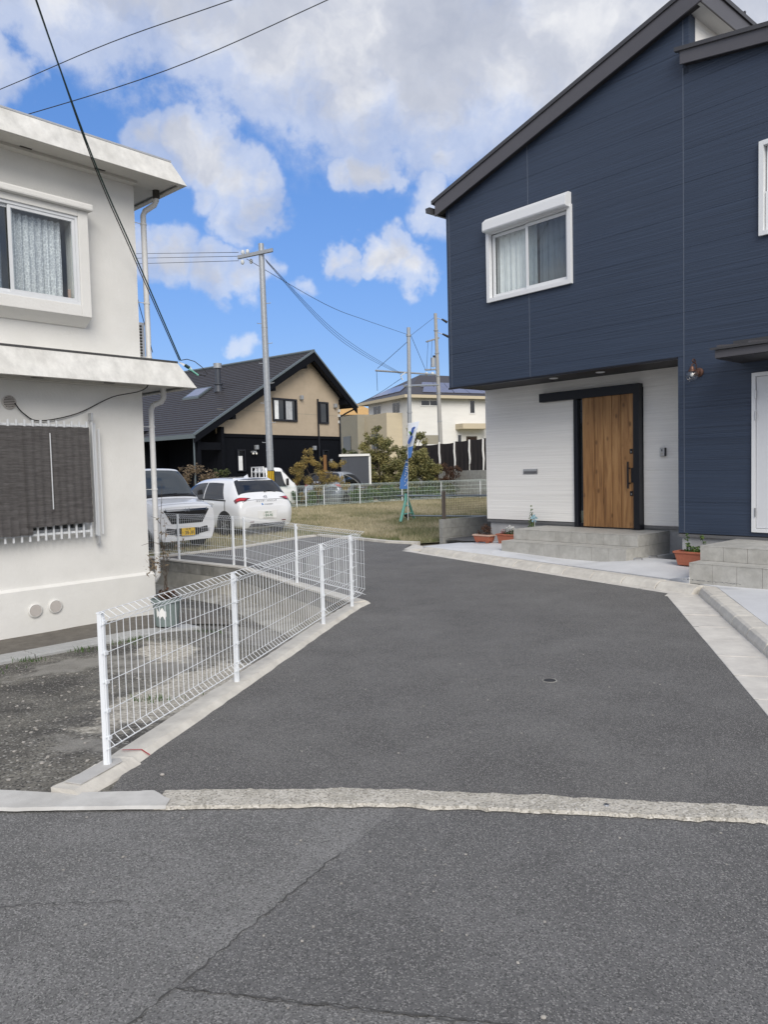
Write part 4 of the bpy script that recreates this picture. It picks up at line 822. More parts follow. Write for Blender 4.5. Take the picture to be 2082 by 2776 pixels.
def eave(name, e0, e1, z0, z1, edge, capm):
    e0 *= KS; e1 *= KS; yb = 16.6
    b = Lb(); P = [(S0-1, OW-e0), (SR+e0, OW-e0), (SR+e0, yb)]; Q = [(S0-1, OW-e1), (SR+e1, OW-e1), (SR+e1, yb)]
    V = [(x, y, z0) for x, y in P]+[(x, y, z1) for x, y in Q]
    Vi = [(x-(.04 if i else 0)*0, y, z) for i, (x, y, z) in enumerate(V)]
    b.add(V, [(0, 1, 4, 3), (1, 2, 5, 4)])
    b.add([(S0-1, OW-e1, z1), (SR+e1, OW-e1, z1), (SR+e1, yb, z1), (S0-1, yb, z1)], [(0, 1, 2, 3)])
    fa = b.build(name, 'stucco_fascia', lh)
    # lower lip and soffit
    b = Lb(); lip = .075; b.box(S0-1, SR+e0-.006, OW-e0+.006, OW-e0+lip, z0-.004, z0+.012); b.box(SR+e0-lip, SR+e0-.006, OW-e0+lip, yb, z0-.004, z0+.012); b.build('eave_lip', 'soffit_cream', fa)
    b = Lb(); b.box(S0-1, SR+e0-lip-.001, OW-e0+lip+.001, yb, z0+.035, z0+.06); b.build('soffit', 'soffit_cream', fa)
    b = Lb(); b.box(S0-1, SR-.02, OW-.13, OW-.001, z0-.001, z0+.034); b.build('cornice', 'soffit_cream', fa)
    for s in (1.4, 3.85*KS, 4.73*KS, 2.6): Lb().box(s-.07, s+.07, OW-.16, OW-.132, z0+.03, z0+.034).build('vent_slot', 'vent_dark', fa)
    b = Lb(); b.box(S0-1, SR+e1+.006, OW-e1-.008, OW-e1+.05, z1-.004, z1+edge); b.box(SR+e1-.05, SR+e1+.008, OW-e1+.05, yb, z1-.004, z1+edge); b.build('edge_cap', capm, fa)
    return fa
roofL = eave('roof_eave', .48, .34, ZE, ZET, .018, 'aluminium'); midL = eave('middle_eave', .5, .33, ZC, ZCT, .022, 'lead')
# hairline crack and stains of the lower eave are in the plaster; thin crack line
# bay window
eb = .2; s1 = 4.52*KS; zb0, zb1 = sz(0, 3.54)[1], sz(0, 4.83)[1]; s0b = .5
b = Lb(); of = OW-eb
b.box(4.40*KS, s1, of, OW-.001, zb0, zb1-.05); b.box(s0b, s0b+.12, of, OW-.001, zb0, zb1-.05); b.box(s0b+.12, 4.40*KS-.001, of, OW-.001, zb1-.13, zb1-.05); b.box(s0b+.12, 4.40*KS-.001, of, OW-.001, zb0, zb0+.14)
b.hexa([(s0b, OW-.03, zb0-.1), (s1, OW-.03, zb0-.1), (s1, OW-.001, zb0-.1), (s0b, OW-.001, zb0-.1), (s0b, of, zb0-.001), (s1, of, zb0-.001), (s1, OW-.001, zb0-.001), (s0b, OW-.001, zb0-.001)])
bay_ = b.build('bay_window', 'stucco', lh, bevel=.006)
b = Lb(); b.box(s0b-.05, s1+.045, of-.07, OW-.002, zb1-.048, zb1+.035); b.build('hood', 'stucco', bay_, bevel=.02)
b = Lb(); fz0, fz1 = zb0+.142, zb1-.132; fs1 = 4.40*KS-.002
frame_rect(b, s0b+.13, fs1, fz0, fz1, .035, of+.02, of+.09); b.build('frame', 'alu_white', bay_, bevel=.003)
mul = 3.63*KS
b = Lb(); frame_rect(b, mul-.03, fs1-.037, fz0+.037, fz1-.037, .035, of+.03, of+.055); b.build('sash', 'alu_white', bay_, bevel=.002)
b = Lb(); frame_rect(b, 1.9, mul+.03, fz0+.037, fz1-.037, .035, of+.06, of+.085); b.build('sash', 'alu_white', bay_, bevel=.002)
Lb().box(mul, fs1-.07, of+.04, of+.044, fz0+.07, fz1-.07).build('pane', 'window_glass', bay_); Lb().box(1.93, mul, of+.07, of+.074, fz0+.07, fz1-.07).build('pane', 'window_glass_dark', bay_)
def lacemat():
    m = bpy.data.materials.new('lace'); m.use_nodes = True; t = m.node_tree; p = t.nodes['Principled BSDF']; L = t.links.new
    tc = N(t, 'ShaderNodeTexCoord'); v = N(t, 'ShaderNodeTexVoronoi'); v.inputs['Scale'].default_value = 26; L(tc.outputs['Object'], v.inputs['Vector']); v.feature = 'DISTANCE_TO_EDGE'
    n = N(t, 'ShaderNodeTexNoise'); n.inputs['Scale'].default_value = 22; n.inputs['Detail'].default_value = 3; L(tc.outputs['Object'], n.inputs['Vector'])
    f = ramp(t, math_(t, 'ADD', v.outputs['Distance'], math_(t, 'MULTIPLY', n.outputs[0], .35)), [(.14, (.85, .86, .87)), (.34, (.55, .57, .6))]); L(f, p.inputs['Base Color']); p.inputs['Roughness'].default_value = .9; M['lace'] = m
lacemat()
curtain(mul+.02, fs1-.16, fz0+.03, fz1-.08, of+.17, 'lace', bay_, 80, .022, LO, 'lace_curtain', 8); curtain(1.95, mul-.06, fz0+.03, fz1-.08, of+.2, 'lace', bay_, 80, .022, LO, 'lace_curtain', 10)
b = Lb(); b.box(s0b+.2, fs1, OW+.6, OW+.62, fz0-.2, fz1+.2); b.build('room_back', 'soffit_cream', bay_)
Lb().box(fs1-.105, fs1-.075, of+.12, of+.15, fz0+.05, fz0+.2).build('sill_item', 'planter_pale', bay_, bevel=.003)
# ground floor window: frame, grille, hanging shade net
b = Lb(); frame_rect(b, LWN[0], LWN[1], LWN[2], LWN[3], .05, OW-.03, OW+.05); gw = b.build('window', 'aluminium', lh, bevel=.003)
Lb().box(LWN[0]+.05, LWN[1]-.05, OW+.02, OW+.025, LWN[2]+.05, LWN[3]-.05).build('pane', 'window_glass_dark', gw)
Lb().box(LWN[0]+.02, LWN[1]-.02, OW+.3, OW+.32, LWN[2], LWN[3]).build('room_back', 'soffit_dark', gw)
og = OW-.13; zg0, zg1 = sz(0, .94)[1]-.01, sz(0, 2.285)[1]-.01; sg1 = 4.42*KS
b = Lb(); 
for z in (zg0+.055, zg1-.03): b.box(.8, sg1+.02, og, og+.02, z-.014, z+.014)
gr = b.build('window_grille', 'alu_white', lh, bevel=.002)
s = sg1-.01; i = 0
while s > 2.6:
    Lb().box(s-.011, s+.011, og-.022, og-.001, zg0-.02, zg1+.025).build('grille_bar', 'alu_white', gr, bevel=.002); s -= .0965; i += 1
for s in (sg1-.1, 3.3): Lb().box(s, s+.03, og+.021, OW-.001, zg1-.045, zg1-.015).build('bracket', 'alu_white', gr); Lb().box(s, s+.03, og+.021, OW-.001, zg0+.04, zg0+.07).build('bracket', 'alu_white', gr)
# black shade net, two overlapping pieces sagging in front of the grille
def net(s0, s1, zt, zbL, zbR, off, nm, seed):
    n = 46; m2 = 40; V = []
    for j in range(m2+1):
        for i in range(n+1):
            u, v = i/n, j/m2; s = s0+(s1-s0)*u; z = zt+((zbL+(zbR-zbL)*u)-zt)*v
            rid = .009*math.sin((s*1.0/.0965)*6.283)*(.4+.6*v); V.append((s, off+rid-.006*v*math.sin(j*1.9+seed+i*.2)-.012*v*v+.004*noise.noise((s*8, z*25, seed)), z+.004*math.sin(i*.9+seed)))
    return Lb().add(V, [(j*(n+1)+i, j*(n+1)+i+1, (j+1)*(n+1)+i+1, (j+1)*(n+1)+i) for j in range(m2) for i in range(n)]).build(nm, 'net_black', lh, smooth=True)
zt = sz(0, 2.235)[1]-.01
net(2.4, 3.7*KS, zt, sz(0, .99)[1], sz(0, .99)[1], og-.045, 'shade_net', 1); net(3.64*KS, sg1-.0, zt, sz(0, 1.07)[1], sz(0, 1.09)[1], og-.06, 'shade_net', 4)
b = Lb(); b.box(3.93*KS, 3.94*KS, og-.085, og-.078, sz(0, 1.27)[1], sz(0, 2.15)[1]); b.build('pale_cord', 'alu_white', lh)
# shutter track and post beside the grille
b = Lb(); sa = 4.49*KS; b.box(sa, sa+.012, og+.01, og+.05, zg0+.0, zg1+.03); b.box(sa+.03, sa+.085, OW-.05, OW-.001, zg0-.03, zg1+.02); b.box(sa+.1, sa+.112, og+.03, og+.07, zg0-.0, zg1-.06); tr = b.build('shutter_track', 'alu_white', lh, bevel=.003)
Lb().box(sa-.01, sa+.02, og, OW-.05, zg1+.04, zg1+.14).build('track_cap', 'aluminium', tr); Lb().box(sa+.03, sa+.06, og+.02, OW-.051, zg0-.12, zg0-.02).build('track_foot', 'aluminium', tr)
# vents
def vent(s, z, r, m, nm, n, dark=True):
    s, z = sz(s, z); o = OW-.052 if z < ZSK else OW
    v = Lb().lathe((s, o, z), [(r, .0), (r*1.02, .018), (r*.86, .026), (r*.8, .012), (.0001, .012)], 28, (0, -1, 0)).build(nm, m, lh, smooth=True)
    Lb().lathe((s, o-.013, z), [(r*.8, 0), (.0001, 0)], 24, (0, -1, 0)).build('vent_hole', 'vent_dark' if dark else 'vent_beige', v)
    for k in range(n):
        zz = -r*.7+1.4*r*k/(n-1); hw = math.sqrt(max(0, (r*.8)**2-zz*zz)); Lb().hexa([(s-hw, o-.015, z+zz-.004), (s+hw, o-.015, z+zz-.004), (s+hw, o-.014, z+zz), (s-hw, o-.014, z+zz), (s-hw, o-.026, z+zz-.002-.004), (s+hw, o-.026, z+zz-.006), (s+hw, o-.02, z+zz+.006), (s-hw, o-.02, z+zz+.006)]).build('louvre', 'vent_beige', v)
vent(3.575, 2.5, .082, 'vent_beige', 'vent', 7); vent(3.729, .105, .085, 'stucco', 'vent', 11, False); vent(3.965, .12, .085, 'stucco', 'vent', 11, False)
# downpipe on the side wall
sp_, op = SR+.22, OW+.15
b = Lb(); b.tube([(sp_, op, ZC+.05), (sp_, op, ZSK-.3)], .037, 14)
b2 = [(sp_+.13, op-.12, ZC+.04), (sp_+.13, op-.12, ZC-.1), (sp_+.11, op-.1, ZC-.15), (sp_+.02, op-.02, ZC-.2), (sp_, op, ZC-.26), (sp_, op, ZC-.4)]
b = Lb(); b.tube(b2[:4]+b2[4:]+[(sp_, op, ZSK-.08), (sp_-.02, op+.06, ZSK-.16)], .038, 14); dp = b.build('downpipe', 'pvc_white', lh, smooth=True)
b = Lb(); b.tube([(sp_+.13, op-.14, ZE+.06), (sp_+.13, op-.14, ZE-.1), (sp_+.11, op-.12, ZE-.16), (sp_+.02, op-.02, ZE-.24), (sp_, op, ZE-.3), (sp_, op, ZCT+.05)], .038, 14); dp2 = b.build('downpipe', 'pvc_white', lh, smooth=True)
Lb().lathe((sp_+.13, op-.14, ZE-.0), [(.04, .06), (.046, .05), (.046, -.07), (.04, -.08)], 14).build('collar', 'vent_dark', dp2)
for par, zz in ((dp2, ZE-.42), (dp2, sz(0, 3.9)[1]), (dp2, ZCT+.12), (dp, ZC-.5), (dp, sz(0, 1.45)[1]), (dp, sz(0, .6)[1])):
    q = Lb(); q.lathe((sp_, op, zz), [(.042, -.012), (.044, -.012), (.044, .012), (.042, .012)], 14); q.tube([(sp_-.04, op, zz), (SR, op, zz)], .005, 6); q.build('clip', 'pvc_white', par)
# air conditioner on the lower eave, behind the corner
ac = empty('air_conditioner', 'white outdoor air-conditioner unit standing on the lower eave of the stucco house', 'air conditioner', LW(SR+.04, OW+.35, ZCT+.02), RL)
MB().box(-.03, .25, 0, .75, .05, .62).build('case', 'alu_white', ac, bevel=.012); MB().box(-.03, .22, .05, .12, 0, .05).build('foot', 'aluminium', ac); MB().box(-.03, .22, .6, .67, 0, .05).build('foot', 'aluminium', ac)
for k in range(12): MB().box(.02, .2, -.012, -.001, .09+.042*k, .112+.042*k).build('grille_slot', 'vent_dark', ac)
# apron and drain cover planks at the wall foot
for k, (a, c) in enumerate([(0.2, 1.8), (1.8, 3.42), (3.42, 4.7), (4.7, 5.5)]):
    o_ = OW-1.08; p = LW((a+c)/2, o_); z0 = max(lot_z(*LW(a, o_)[:2]), lot_z(*LW(c, o_)[:2]))
    pk = empty('drain_plank', ['silver ribbed drain plank farthest left along the white house', 'silver ribbed drain plank under the black-netted window', 'silver ribbed drain plank left of the green plant pot', 'silver ribbed drain plank under the green plant pot'][k], 'drain plank', (p[0], p[1], (lot_z(*LW(a, o_)[:2])+lot_z(*LW(c, o_)[:2]))/2+.012), RL, 'drain planks along the house')
    dz = lot_z(*LW(c, o_)[:2])-lot_z(*LW(a, o_)[:2]); hl = (c-a)/2-.006
    for j in range(4): MB().hexa([(-hl, -.15+.075*j, -dz/2), (hl, -.15+.075*j, dz/2), (hl, -.085+.075*j, dz/2), (-hl, -.085+.075*j, -dz/2), (-hl, -.142+.075*j, -dz/2+.028), (hl, -.142+.075*j, dz/2+.028), (hl, -.093+.075*j, dz/2+.028), (-hl, -.093+.075*j, -dz/2+.028)]).build('rib', 'plank_grey', pk)
    MB().hexa([(-hl, -.16, -dz/2-.03), (hl, -.16, dz/2-.03), (hl, .16, dz/2-.03), (-hl, .16, -dz/2-.03), (-hl, -.16, -dz/2+.008), (hl, -.16, dz/2+.008), (hl, .16, dz/2+.008), (-hl, .16, -dz/2+.008)]).build('sheet', 'plank_grey', pk)
V = []; n = 30
for i in range(n+1):
    s = -2+8.4*i/n
    for o_ in (OW-.01, OW-.45, OW-.92): p = LW(s, o_); V.append((p[0], p[1], lot_z(p[0], p[1])+.02))
me = bpy.data.meshes.new('wall_apron'); me.from_pydata(V, [], [(3*i+k, 3*i+3+k, 3*i+4+k, 3*i+1+k) for i in range(n) for k in range(2)]); me.update(); link('wall_apron', me, 'dirt_strip')['kind'] = 'structure'
# ---------------------------------------------------------------- mesh fences
def wire_mesh(rad_, prof, n=5):
    b = MB(); b.tube([(0, -d, z) for d, z in prof], rad_, n); return b.mesh('wire')
VP = [(-.0, .088), (.045, .112), (0, .155), (0, .775), (.05, .815), (-.005, .85)]       # side offset (to the road), height
HZ = [(-.0, .088), (.045, .112), (0, .155), (0, .30), (0, .46), (0, .62), (0, .775), (.05, .815), (-.005, .85)]
def mesh_fence(name, label, posts, height=.837, pitch=.066, group=None, far=False, m='fence_white', ext=(0, 0), side=1, panels=None, lift=0):
    c = Vector((posts[0][0], posts[0][1], posts[0][2])); f = empty(name, label, 'fence', c, 0, group)
    wm = wire_mesh(.0023 if not far else .004, [(d*side, z) for d, z in VP]); wm.materials.append(M[m])
    for i, (x, y, z) in enumerate(posts):
        a = Vector(posts[max(0, i-1)][:2]); e = Vector(posts[min(len(posts)-1, i+1)][:2]); an = math.atan2(e.y-a.y, e.x-a.x)
        b = MB(); b.box(-.017, .017, .004, .03, -.06, height); b.box(-.011, .011, -.004, .004, -.06, height-.02); 
        po = b.build('post', m, f, bevel=.003); po.location = Vector((x, y, z))-c; po.rotation_euler = (0, 0, an)
        if not far:
            cp_ = MB().box(-.019, .019, .0, .033, height, height+.008).build('post_cap', m, po, bevel=.002)
            for zz in (.79, .62, .46, .3, .15): MB().box(-.015, .015, -.012, -.004, zz-.01, zz+.01).build('clamp', m, po)
    P = panels or posts
    for i in range(len(P)-1):
        a, e = Vector(P[i]), Vector(P[i+1]); d = (e.xy-a.xy).length; an = math.atan2(e.y-a.y, e.x-a.x); ex0 = ext[0] if i == 0 else 0; ex1 = ext[1] if i == len(P)-2 else 0
        sl = (e.z-a.z)/d; b = MB()
        for (o_, z) in HZ: b.tube([(-ex0, -o_*side, z-sl*ex0), (d+ex1, -o_*side, z+sl*(d+ex1))], .0023 if not far else .0045, 5)
        nw = int((d+ex0+ex1)/pitch)
        if far:
            for k in range(nw+1):
                x = -ex0+k*pitch; b.tube([(x, -o_*side, z+sl*x) for o_, z in VP], .0032, 3)
        pn = b.build('wire_panel', m, f); pn.location = a-c; pn.rotation_euler = (0, 0, an)
        if not far:
            for k in range(nw+1):
                x = -ex0+.02+k*pitch; o = link('wire', wm, None, pn); o.location = (x, 0, sl*x)
    return f
FZ = .03
mesh_fence('mesh_fence', 'near white wire mesh fence on the kerb of the driveway, four posts', [(-1.545, 4.083, .045), (-1.15, 5.735, FZ), (-.652, 7.87, FZ), (-.39, 8.86, FZ)], ext=(.03, .17))
mesh_fence('mesh_fence', 'white wire mesh fence on the retaining wall behind the lot, before the parked cars', [(-1.26, 10.79, .045), (-2.38, 12.84, .045), (-2.63, 13.12, .05), (-3.88, 14.22, .055)], side=-1, ext=(0, 2.2),
           panels=[(-.25, 9.1, .04), (-1.26, 10.79, .045), (-2.38, 12.84, .045), (-2.63, 13.12, .05), (-3.88, 14.22, .055)])
# potted nandina by the house corner
pp = LW(5.17, OW-1.0); pz = lot_z(*pp[:2])+.045
pot = empty('plant_pot', 'grey-green round plant pot with torn white label at the white house corner', 'plant pot', (pp[0], pp[1], pz))
MB().lathe((0, 0, 0), [(.0001, .0), (.135, 0), (.142, .02), (.17, .3), (.188, .3), (.19, .34), (.176, .342), (.165, .28)], 30).build('pot', 'pot_green', pot, smooth=True)
MB().lathe((0, 0, .29), [(.0001, .012), (.166, 0)], 24).build('soil', 'soil', pot)
V = []; F = []
for i in range(7):
    a = -2.1+.13*i; V += [(.158*math.cos(a)*1.012, .158*math.sin(a)*1.012, .12+.03*math.sin(i*2.2)), (.164*math.cos(a)*1.015, .164*math.sin(a)*1.015, .22+.03*math.cos(i*1.7))]
MB().add(V, [(2*i, 2*i+2, 2*i+3, 2*i+1) for i in range(6)]).build('label_sticker', 'label_white', pot)
def leafcloud(name, centers, n, size, m, parent=None, flat=.0, org=(0, 0, 0), narrow=.45):
    """leaf-sized faces spread round centres (x,y,z,r)"""
    C = np.array(centers, float); w_ = C[:, 3]**2; idx = rng.choice(len(C), n, p=w_/w_.sum()); d = rng.normal(0, 1, (n, 3)); d /= np.linalg.norm(d, axis=1)[:, None]
    R = C[idx, 3]*rng.random(n)**.42; P = C[idx, :3]+d*R[:, None]; P[:, 2] -= flat*R
    a = rng.normal(0, 1, (n, 3)); a[:, 2] *= .6; a /= np.linalg.norm(a, axis=1)[:, None]; q = rng.normal(0, 1, (n, 3)); q -= a*(a*q).sum(1)[:, None]; q /= np.linalg.norm(q, axis=1)[:, None]
    s = size*rng.uniform(.6, 1.35, n)[:, None]; V = np.empty((n*4, 3)); P = P-np.array(org)
    V[0::4] = P-a*s; V[1::4] = P+q*s*narrow; V[2::4] = P+a*s; V[3::4] = P-q*s*narrow
    me = bpy.data.meshes.new(name); me.from_pydata(V.tolist(), [], [(i, i+1, i+2, i+3) for i in range(0, 4*n, 4)])
    at = me.attributes.new('tint', 'FLOAT', 'POINT'); ct = rng.random(len(C)); t = np.clip(.25+.5*ct[idx]+rng.normal(0, .17, n), 0, 1); at.data.foreach_set('value', np.repeat(t, 4).astype(np.float32)); me.update()
    return link(name, me, m, parent)
b = MB(); tips = []
for k, (dx, dy, h) in enumerate([(-.06, -.02, 1.5), (.02, .0, 1.05), (.1, .05, .62), (-.02, .04, .8)]):
    pts = [(dx*.2*j/6+.02*math.sin(j*1.3+k), dy*j/6+.015*math.cos(j+k), .28+h*j/6) for j in range(7)]; b.tube(pts, [.007-.0008*j for j in range(7)], 6); tips.append(pts[-1])
    for q in range(3):
        s_ = Vector(pts[3+q]); e_ = s_+Vector((random.uniform(-.22, .2), random.uniform(-.15, .15), random.uniform(-.02, .12))); b.tube([s_, (s_+e_)/2+Vector((0, 0, .03)), e_], [.004, .003, .002], 5); tips.append(tuple(e_))
pl = b.build('stems', 'bark', pot, smooth=True)
leafcloud('leaves', [(*t, .1) for t in tips[4:12]]+[(-.15, 0, .72, .12), (-.12, 0, .8, .1)], 130, .028, 'leaf_dry', pot, narrow=.28); leafcloud('low_leaves', [(.03, 0, .36, .14), (-.05, .02, .34, .1), (.1, 0, .34, .08)], 150, .03, 'leaf_red', pot)
# ================================================================ PLANTERS BY THE BLUE HOUSE
def planter(name, label, s, o, z, ln, h, wd, m, legs=False, rim=None):
    t = empty(name, label, 'planter', BW(s, o, z), RB); hl, hw = ln/2, wd/2; i = .82
    b = MB(); z0 = .022 if legs else 0
    b.hexa([(-hl*i, -hw*i, z0), (hl*i, -hw*i, z0), (hl*i, hw*i, z0), (-hl*i, hw*i, z0), (-hl*.97, -hw*.96, h-.03), (hl*.97, -hw*.96, h-.03), (hl*.97, hw*.96, h-.03), (-hl*.97, hw*.96, h-.03)]); b.build('trough', m, t, bevel=.01)
    b = MB(); frame = (b.box(-hl-.008, hl+.008, -hw-.008, -hw+.018, h-.03, h), b.box(-hl-.008, hl+.008, hw-.018, hw+.008, h-.03, h), b.box(-hl-.008, -hl+.018, -hw+.018, hw-.018, h-.03, h), b.box(hl-.018, hl+.008, -hw+.018, hw-.018, h-.03, h)); b.build('rim', rim or m, t, bevel=.006)
    MB().box(-hl+.018, hl-.018, -hw+.018, hw-.018, h-.03, h-.015).build('soil', 'soil', t)
    if legs:
        for a in (-1, 1):
            for c in (-1, 1): MB().box(a*hl*.6-.03, a*hl*.6+.03, c*hw*.55-.02, c*hw*.55+.02, 0, .024).build('foot', m, t)
        for k in range(9): MB().box(-hl*.7+hl*1.4*k/8-.006, -hl*.7+hl*1.4*k/8+.006, -hw*.93, -hw*.86, .05, h-.035).build('flute', m, t)
    return t
p1_ = planter('planter', 'pale-rimmed fluted terracotta planter with dry brown plants, nearest the block wall', -9.78, 11.3, .165, .42, .16, .2, 'planter_red', True, 'planter_pale')
leafcloud('foliage', [(.03, 0, .24, .09), (.09, .02, .26, .08), (-.02, 0, .28, .07), (.06, 0, .33, .05), (-.14, 0, .19, .05), (.15, 0, .2, .05)], 420, .017, 'leaf_red', p1_)
p2_ = planter('planter', 'plain terracotta planter with white and red flowers beside the tiled steps', -9.19, 11.36, .165, .5, .19, .2, 'planter_red')
leafcloud('foliage', [(.0, 0, .22, .1), (.08, 0, .22, .09), (-.1, 0, .2, .08)], 260, .02, 'leaf_dark', p2_); leafcloud('white_flowers', [(.04, -.02, .3, .06), (-.02, 0, .28, .06), (.09, 0, .29, .05)], 150, .017, 'flower_white', p2_, narrow=.8); leafcloud('red_flowers', [(-.15, 0, .21, .06), (.17, -.02, .21, .06)], 90, .018, 'flower_pink', p2_, narrow=.7)
p3_ = planter('planter', 'terracotta planter with leafy green sprigs by the service door steps', -5.02, 10.36, .17, .6, .2, .22, 'planter_red')
leafcloud('foliage', [(-.12, 0, .2, .07), (-.02, 0, .21, .07), (.08, 0, .2, .06), (.17, 0, .22, .06)], 420, .02, 'leaf_green', p3_)
b = MB(); b.tube([(-.15, 0, .18), (-.13, 0, .3), (-.15, .01, .42)], .004, 6); b.tube([(.14, 0, .18), (.1, 0, .3), (.06, 0, .42)], .004, 6); b.build('sprigs', 'leaf_green', p3_)
leafcloud('sprig_leaves', [(-.13, 0, .29, .04), (-.15, 0, .37, .035), (.07, 0, .4, .04), (.1, 0, .33, .03), (-.15, 0, .43, .02)], 110, .018, 'leaf_green', p3_)
sh_ = empty('conifer_shrub', 'small yellow-green conifer growing between planters and tiled steps', 'shrub', BW(-8.7, 11.4, .165), 0)
leafcloud('foliage', [(0, 0, .2+.075*k, .1-.011*k) for k in range(8)], 800, .018, 'leaf_green', sh_, narrow=.25); MB().tube([(0, 0, 0), (0, 0, .6)], [.01, .004], 6).build('stem', 'bark', sh_)
pw = empty('pinwheel', 'pale blue toy pinwheel stuck beside the small conifer', 'pinwheel', BW(-8.61, 11.38, .165), RB)
MB().tube([(0, 0, 0), (0, 0, .5)], .003, 6).build('stick', 'label_white', pw)
mat('pinwheel_blue', (.3, .5, .58), .3)
for k in range(5):
    a = k*1.2566; c, s_ = math.cos(a), math.sin(a); d_, e_ = math.cos(a+.75), math.sin(a+.75)
    MB().add([(0, -.012, .5), (.085*c, -.012, .5+.085*s_), (.07*d_, -.03, .5+.07*e_), (.02*d_, -.03, .5+.02*e_)], [(0, 1, 2, 3)]).build('vane', 'pinwheel_blue', pw)
# ================================================================ BLOCK WALL with wire fence
b0, b1_ = Vector((1.24, 16.55)), Vector((2.52, 17.55)); bw = empty('block_wall', 'low grey concrete block wall, two courses, beside the blue house', 'block wall', (b0.x, b0.y, .03))
t_ = (b1_-b0).normalized(); an = math.atan2(t_.y, t_.x)
for j in range(3):
    me = MB().box(.004, .396, -.06, .06, .0, .192).mesh('block', .004); me.materials.append(M['block_grey'])
    for i in range(4):
        o = link('block', me, None, bw); o.location = (t_.x*(.4*i), t_.y*(.4*i), -.1+.2*j+(.0 if j else .0)); o.rotation_euler = (0, 0, an)
MB().box(.006, 1.6, -.055, .055, -.1, .49).build('mortar', 'block_dark', bw).rotation_euler = (0, 0, an)
wf = empty('wire_fence', 'short dark wire mesh fence with a brown post on the block wall', 'wire fence', (b0.x+t_.x*.1, b0.y+t_.y*.1, .52), an)
MB().box(-.035, .035, -.03, .03, 0, .62).build('post', 'rust_brown', wf, bevel=.004); MB().box(2.1, 2.17, -.03, .03, 0, .62).build('post', 'rust_brown', wf)
b = MB()
for k in range(11): b.tube([(0, 0, .04+.052*k), (2.1, 0, .04+.052*k)], .0022, 4)
for k in range(40): b.tube([(.05+.052*k, 0, .02), (.05+.052*k, 0, .58)], .0022, 4)
b.build('wire_panel', 'rust_brown', wf)
# ================================================================ BARRICADE, PIPES, BANNER
gz_ = grass_z(.7, 22.2)
ba = empty('barricade', 'pale green plastic A-frame barricade on the grass below the banner', 'barricade', (.68, 22.3, gz_))
a0, a1 = Vector((-.21, -.4, 0)), Vector((.24, .55, 0)); ap = Vector((.0, 0, .74))
for sg, foot in (('l', a0), ('r', a1)):
    b = MB(); pts = [foot.lerp(ap, t) for t in (0, .5, .88)]+[ap+Vector((foot.x*.05, foot.y*.05, .03))]; b.tube(pts, [.045, .042, .04, .035], 8); b.build('leg', 'barrier_green', ba, smooth=True)
MB().tube([a0.lerp(ap, .8), ap+Vector((-.02, -.04, .06)), ap+Vector((.02, .05, .06)), a1.lerp(ap, .8)], .04, 8).build('hoop', 'barrier_green', ba, smooth=True)
for t in (.3, .62): MB().tube([a0.lerp(ap, t), a1.lerp(ap, t)], .022, 6).build('crossbar', 'barrier_green', ba)
MB().tube([(-.06, -.06, .16), (.06, .05, .2), (0, 0, .1)], .04, 6).build('pipe_clamp', 'ink_black', ba); MB().tube([(-.05, -.02, .8), (.05, .0, .82)], .035, 6).build('pipe_clamp', 'ink_black', ba)
for nm, z, lb in (('u', .865, 'upper grey steel pipe of the barrier on the grass'), ('l', .27, 'lower grey steel pipe of the barrier on the grass')):
    o = MB((.4, 22.45, z)).tube([(.38 if nm == 'u' else .62, 22.45, z), (3.6, 21.1, z-.02)], .025, 10).build('steel_pipe', 'pipe_grey', None, smooth=True); o.location = (.4, 22.45, z); setp(o, lb, 'pipe', 'barrier pipes')
bn = empty('banner', 'tall blue and white feather banner twisted round its white pole', 'banner', (.70, 22.15, gz_))
MB().tube([(0, 0, -.05), (.03, 0, 1.6), (.07, 0, 2.88)], [.014, .012, .009], 8).build('pole', 'label_white', bn); MB().tube([(.07, 0, 2.86), (.33, .05, 2.9)], .007, 6).build('top_bar', 'label_white', bn)
def bx(v):   # v 0 top .. 1 bottom: pole x and free edge (x,y)
    z = 2.86-1.9*v; px = .03+.04*(1-v)*1.0-.02*v
    wid = .28*(1-v/.62)+.05 if v < .55 else -.24*min(1, (v-.45)/.42)
    return px, wid, z, .22*math.sin(min(1, v/.8)*math.pi)
V = []; n = 30
for i in range(n+1):
    px, wd_, z, yy = bx(i/n)
    for k in range(5): u = k/4; V.append((px+wd_*u+.05*math.sin(u*3.1+i*.2)*u*.4, -.03-yy*u+.03*math.sin(i*.5+u*3), z+.06*u*(1-i/n)))
F = [(i*5+k, i*5+k+1, (i+1)*5+k+1, (i+1)*5+k) for i in range(n) for k in range(4)]
nw = 11
MB().add(V[:(nw+1)*5], F[:nw*4]).build('cloth_top', 'banner_white', bn, smooth=True); MB().add(V[nw*5:], [tuple(i-nw*5 for i in f) for f in F[nw*4:]]).build('cloth', 'banner_blue', bn, smooth=True)
def ribbon(name, pts, w0, m, par):
    L_ = []; R_ = []
    for i, p in enumerate(pts):
        a = Vector(pts[max(0, i-1)]); e = Vector(pts[min(len(pts)-1, i+1)]); t = (e-a).normalized(); q = Vector((-t.z, 0, t.x)); wv = w0*(.35+.65*math.sin(math.pi*(i+.5)/len(pts))); L_.append(Vector(p)+q*wv); R_.append(Vector(p)-q*wv)
    k = len(pts); return MB().add(L_+R_, [(i, i+1, k+i+1, k+i) for i in range(k-1)]).build(name, m, par)
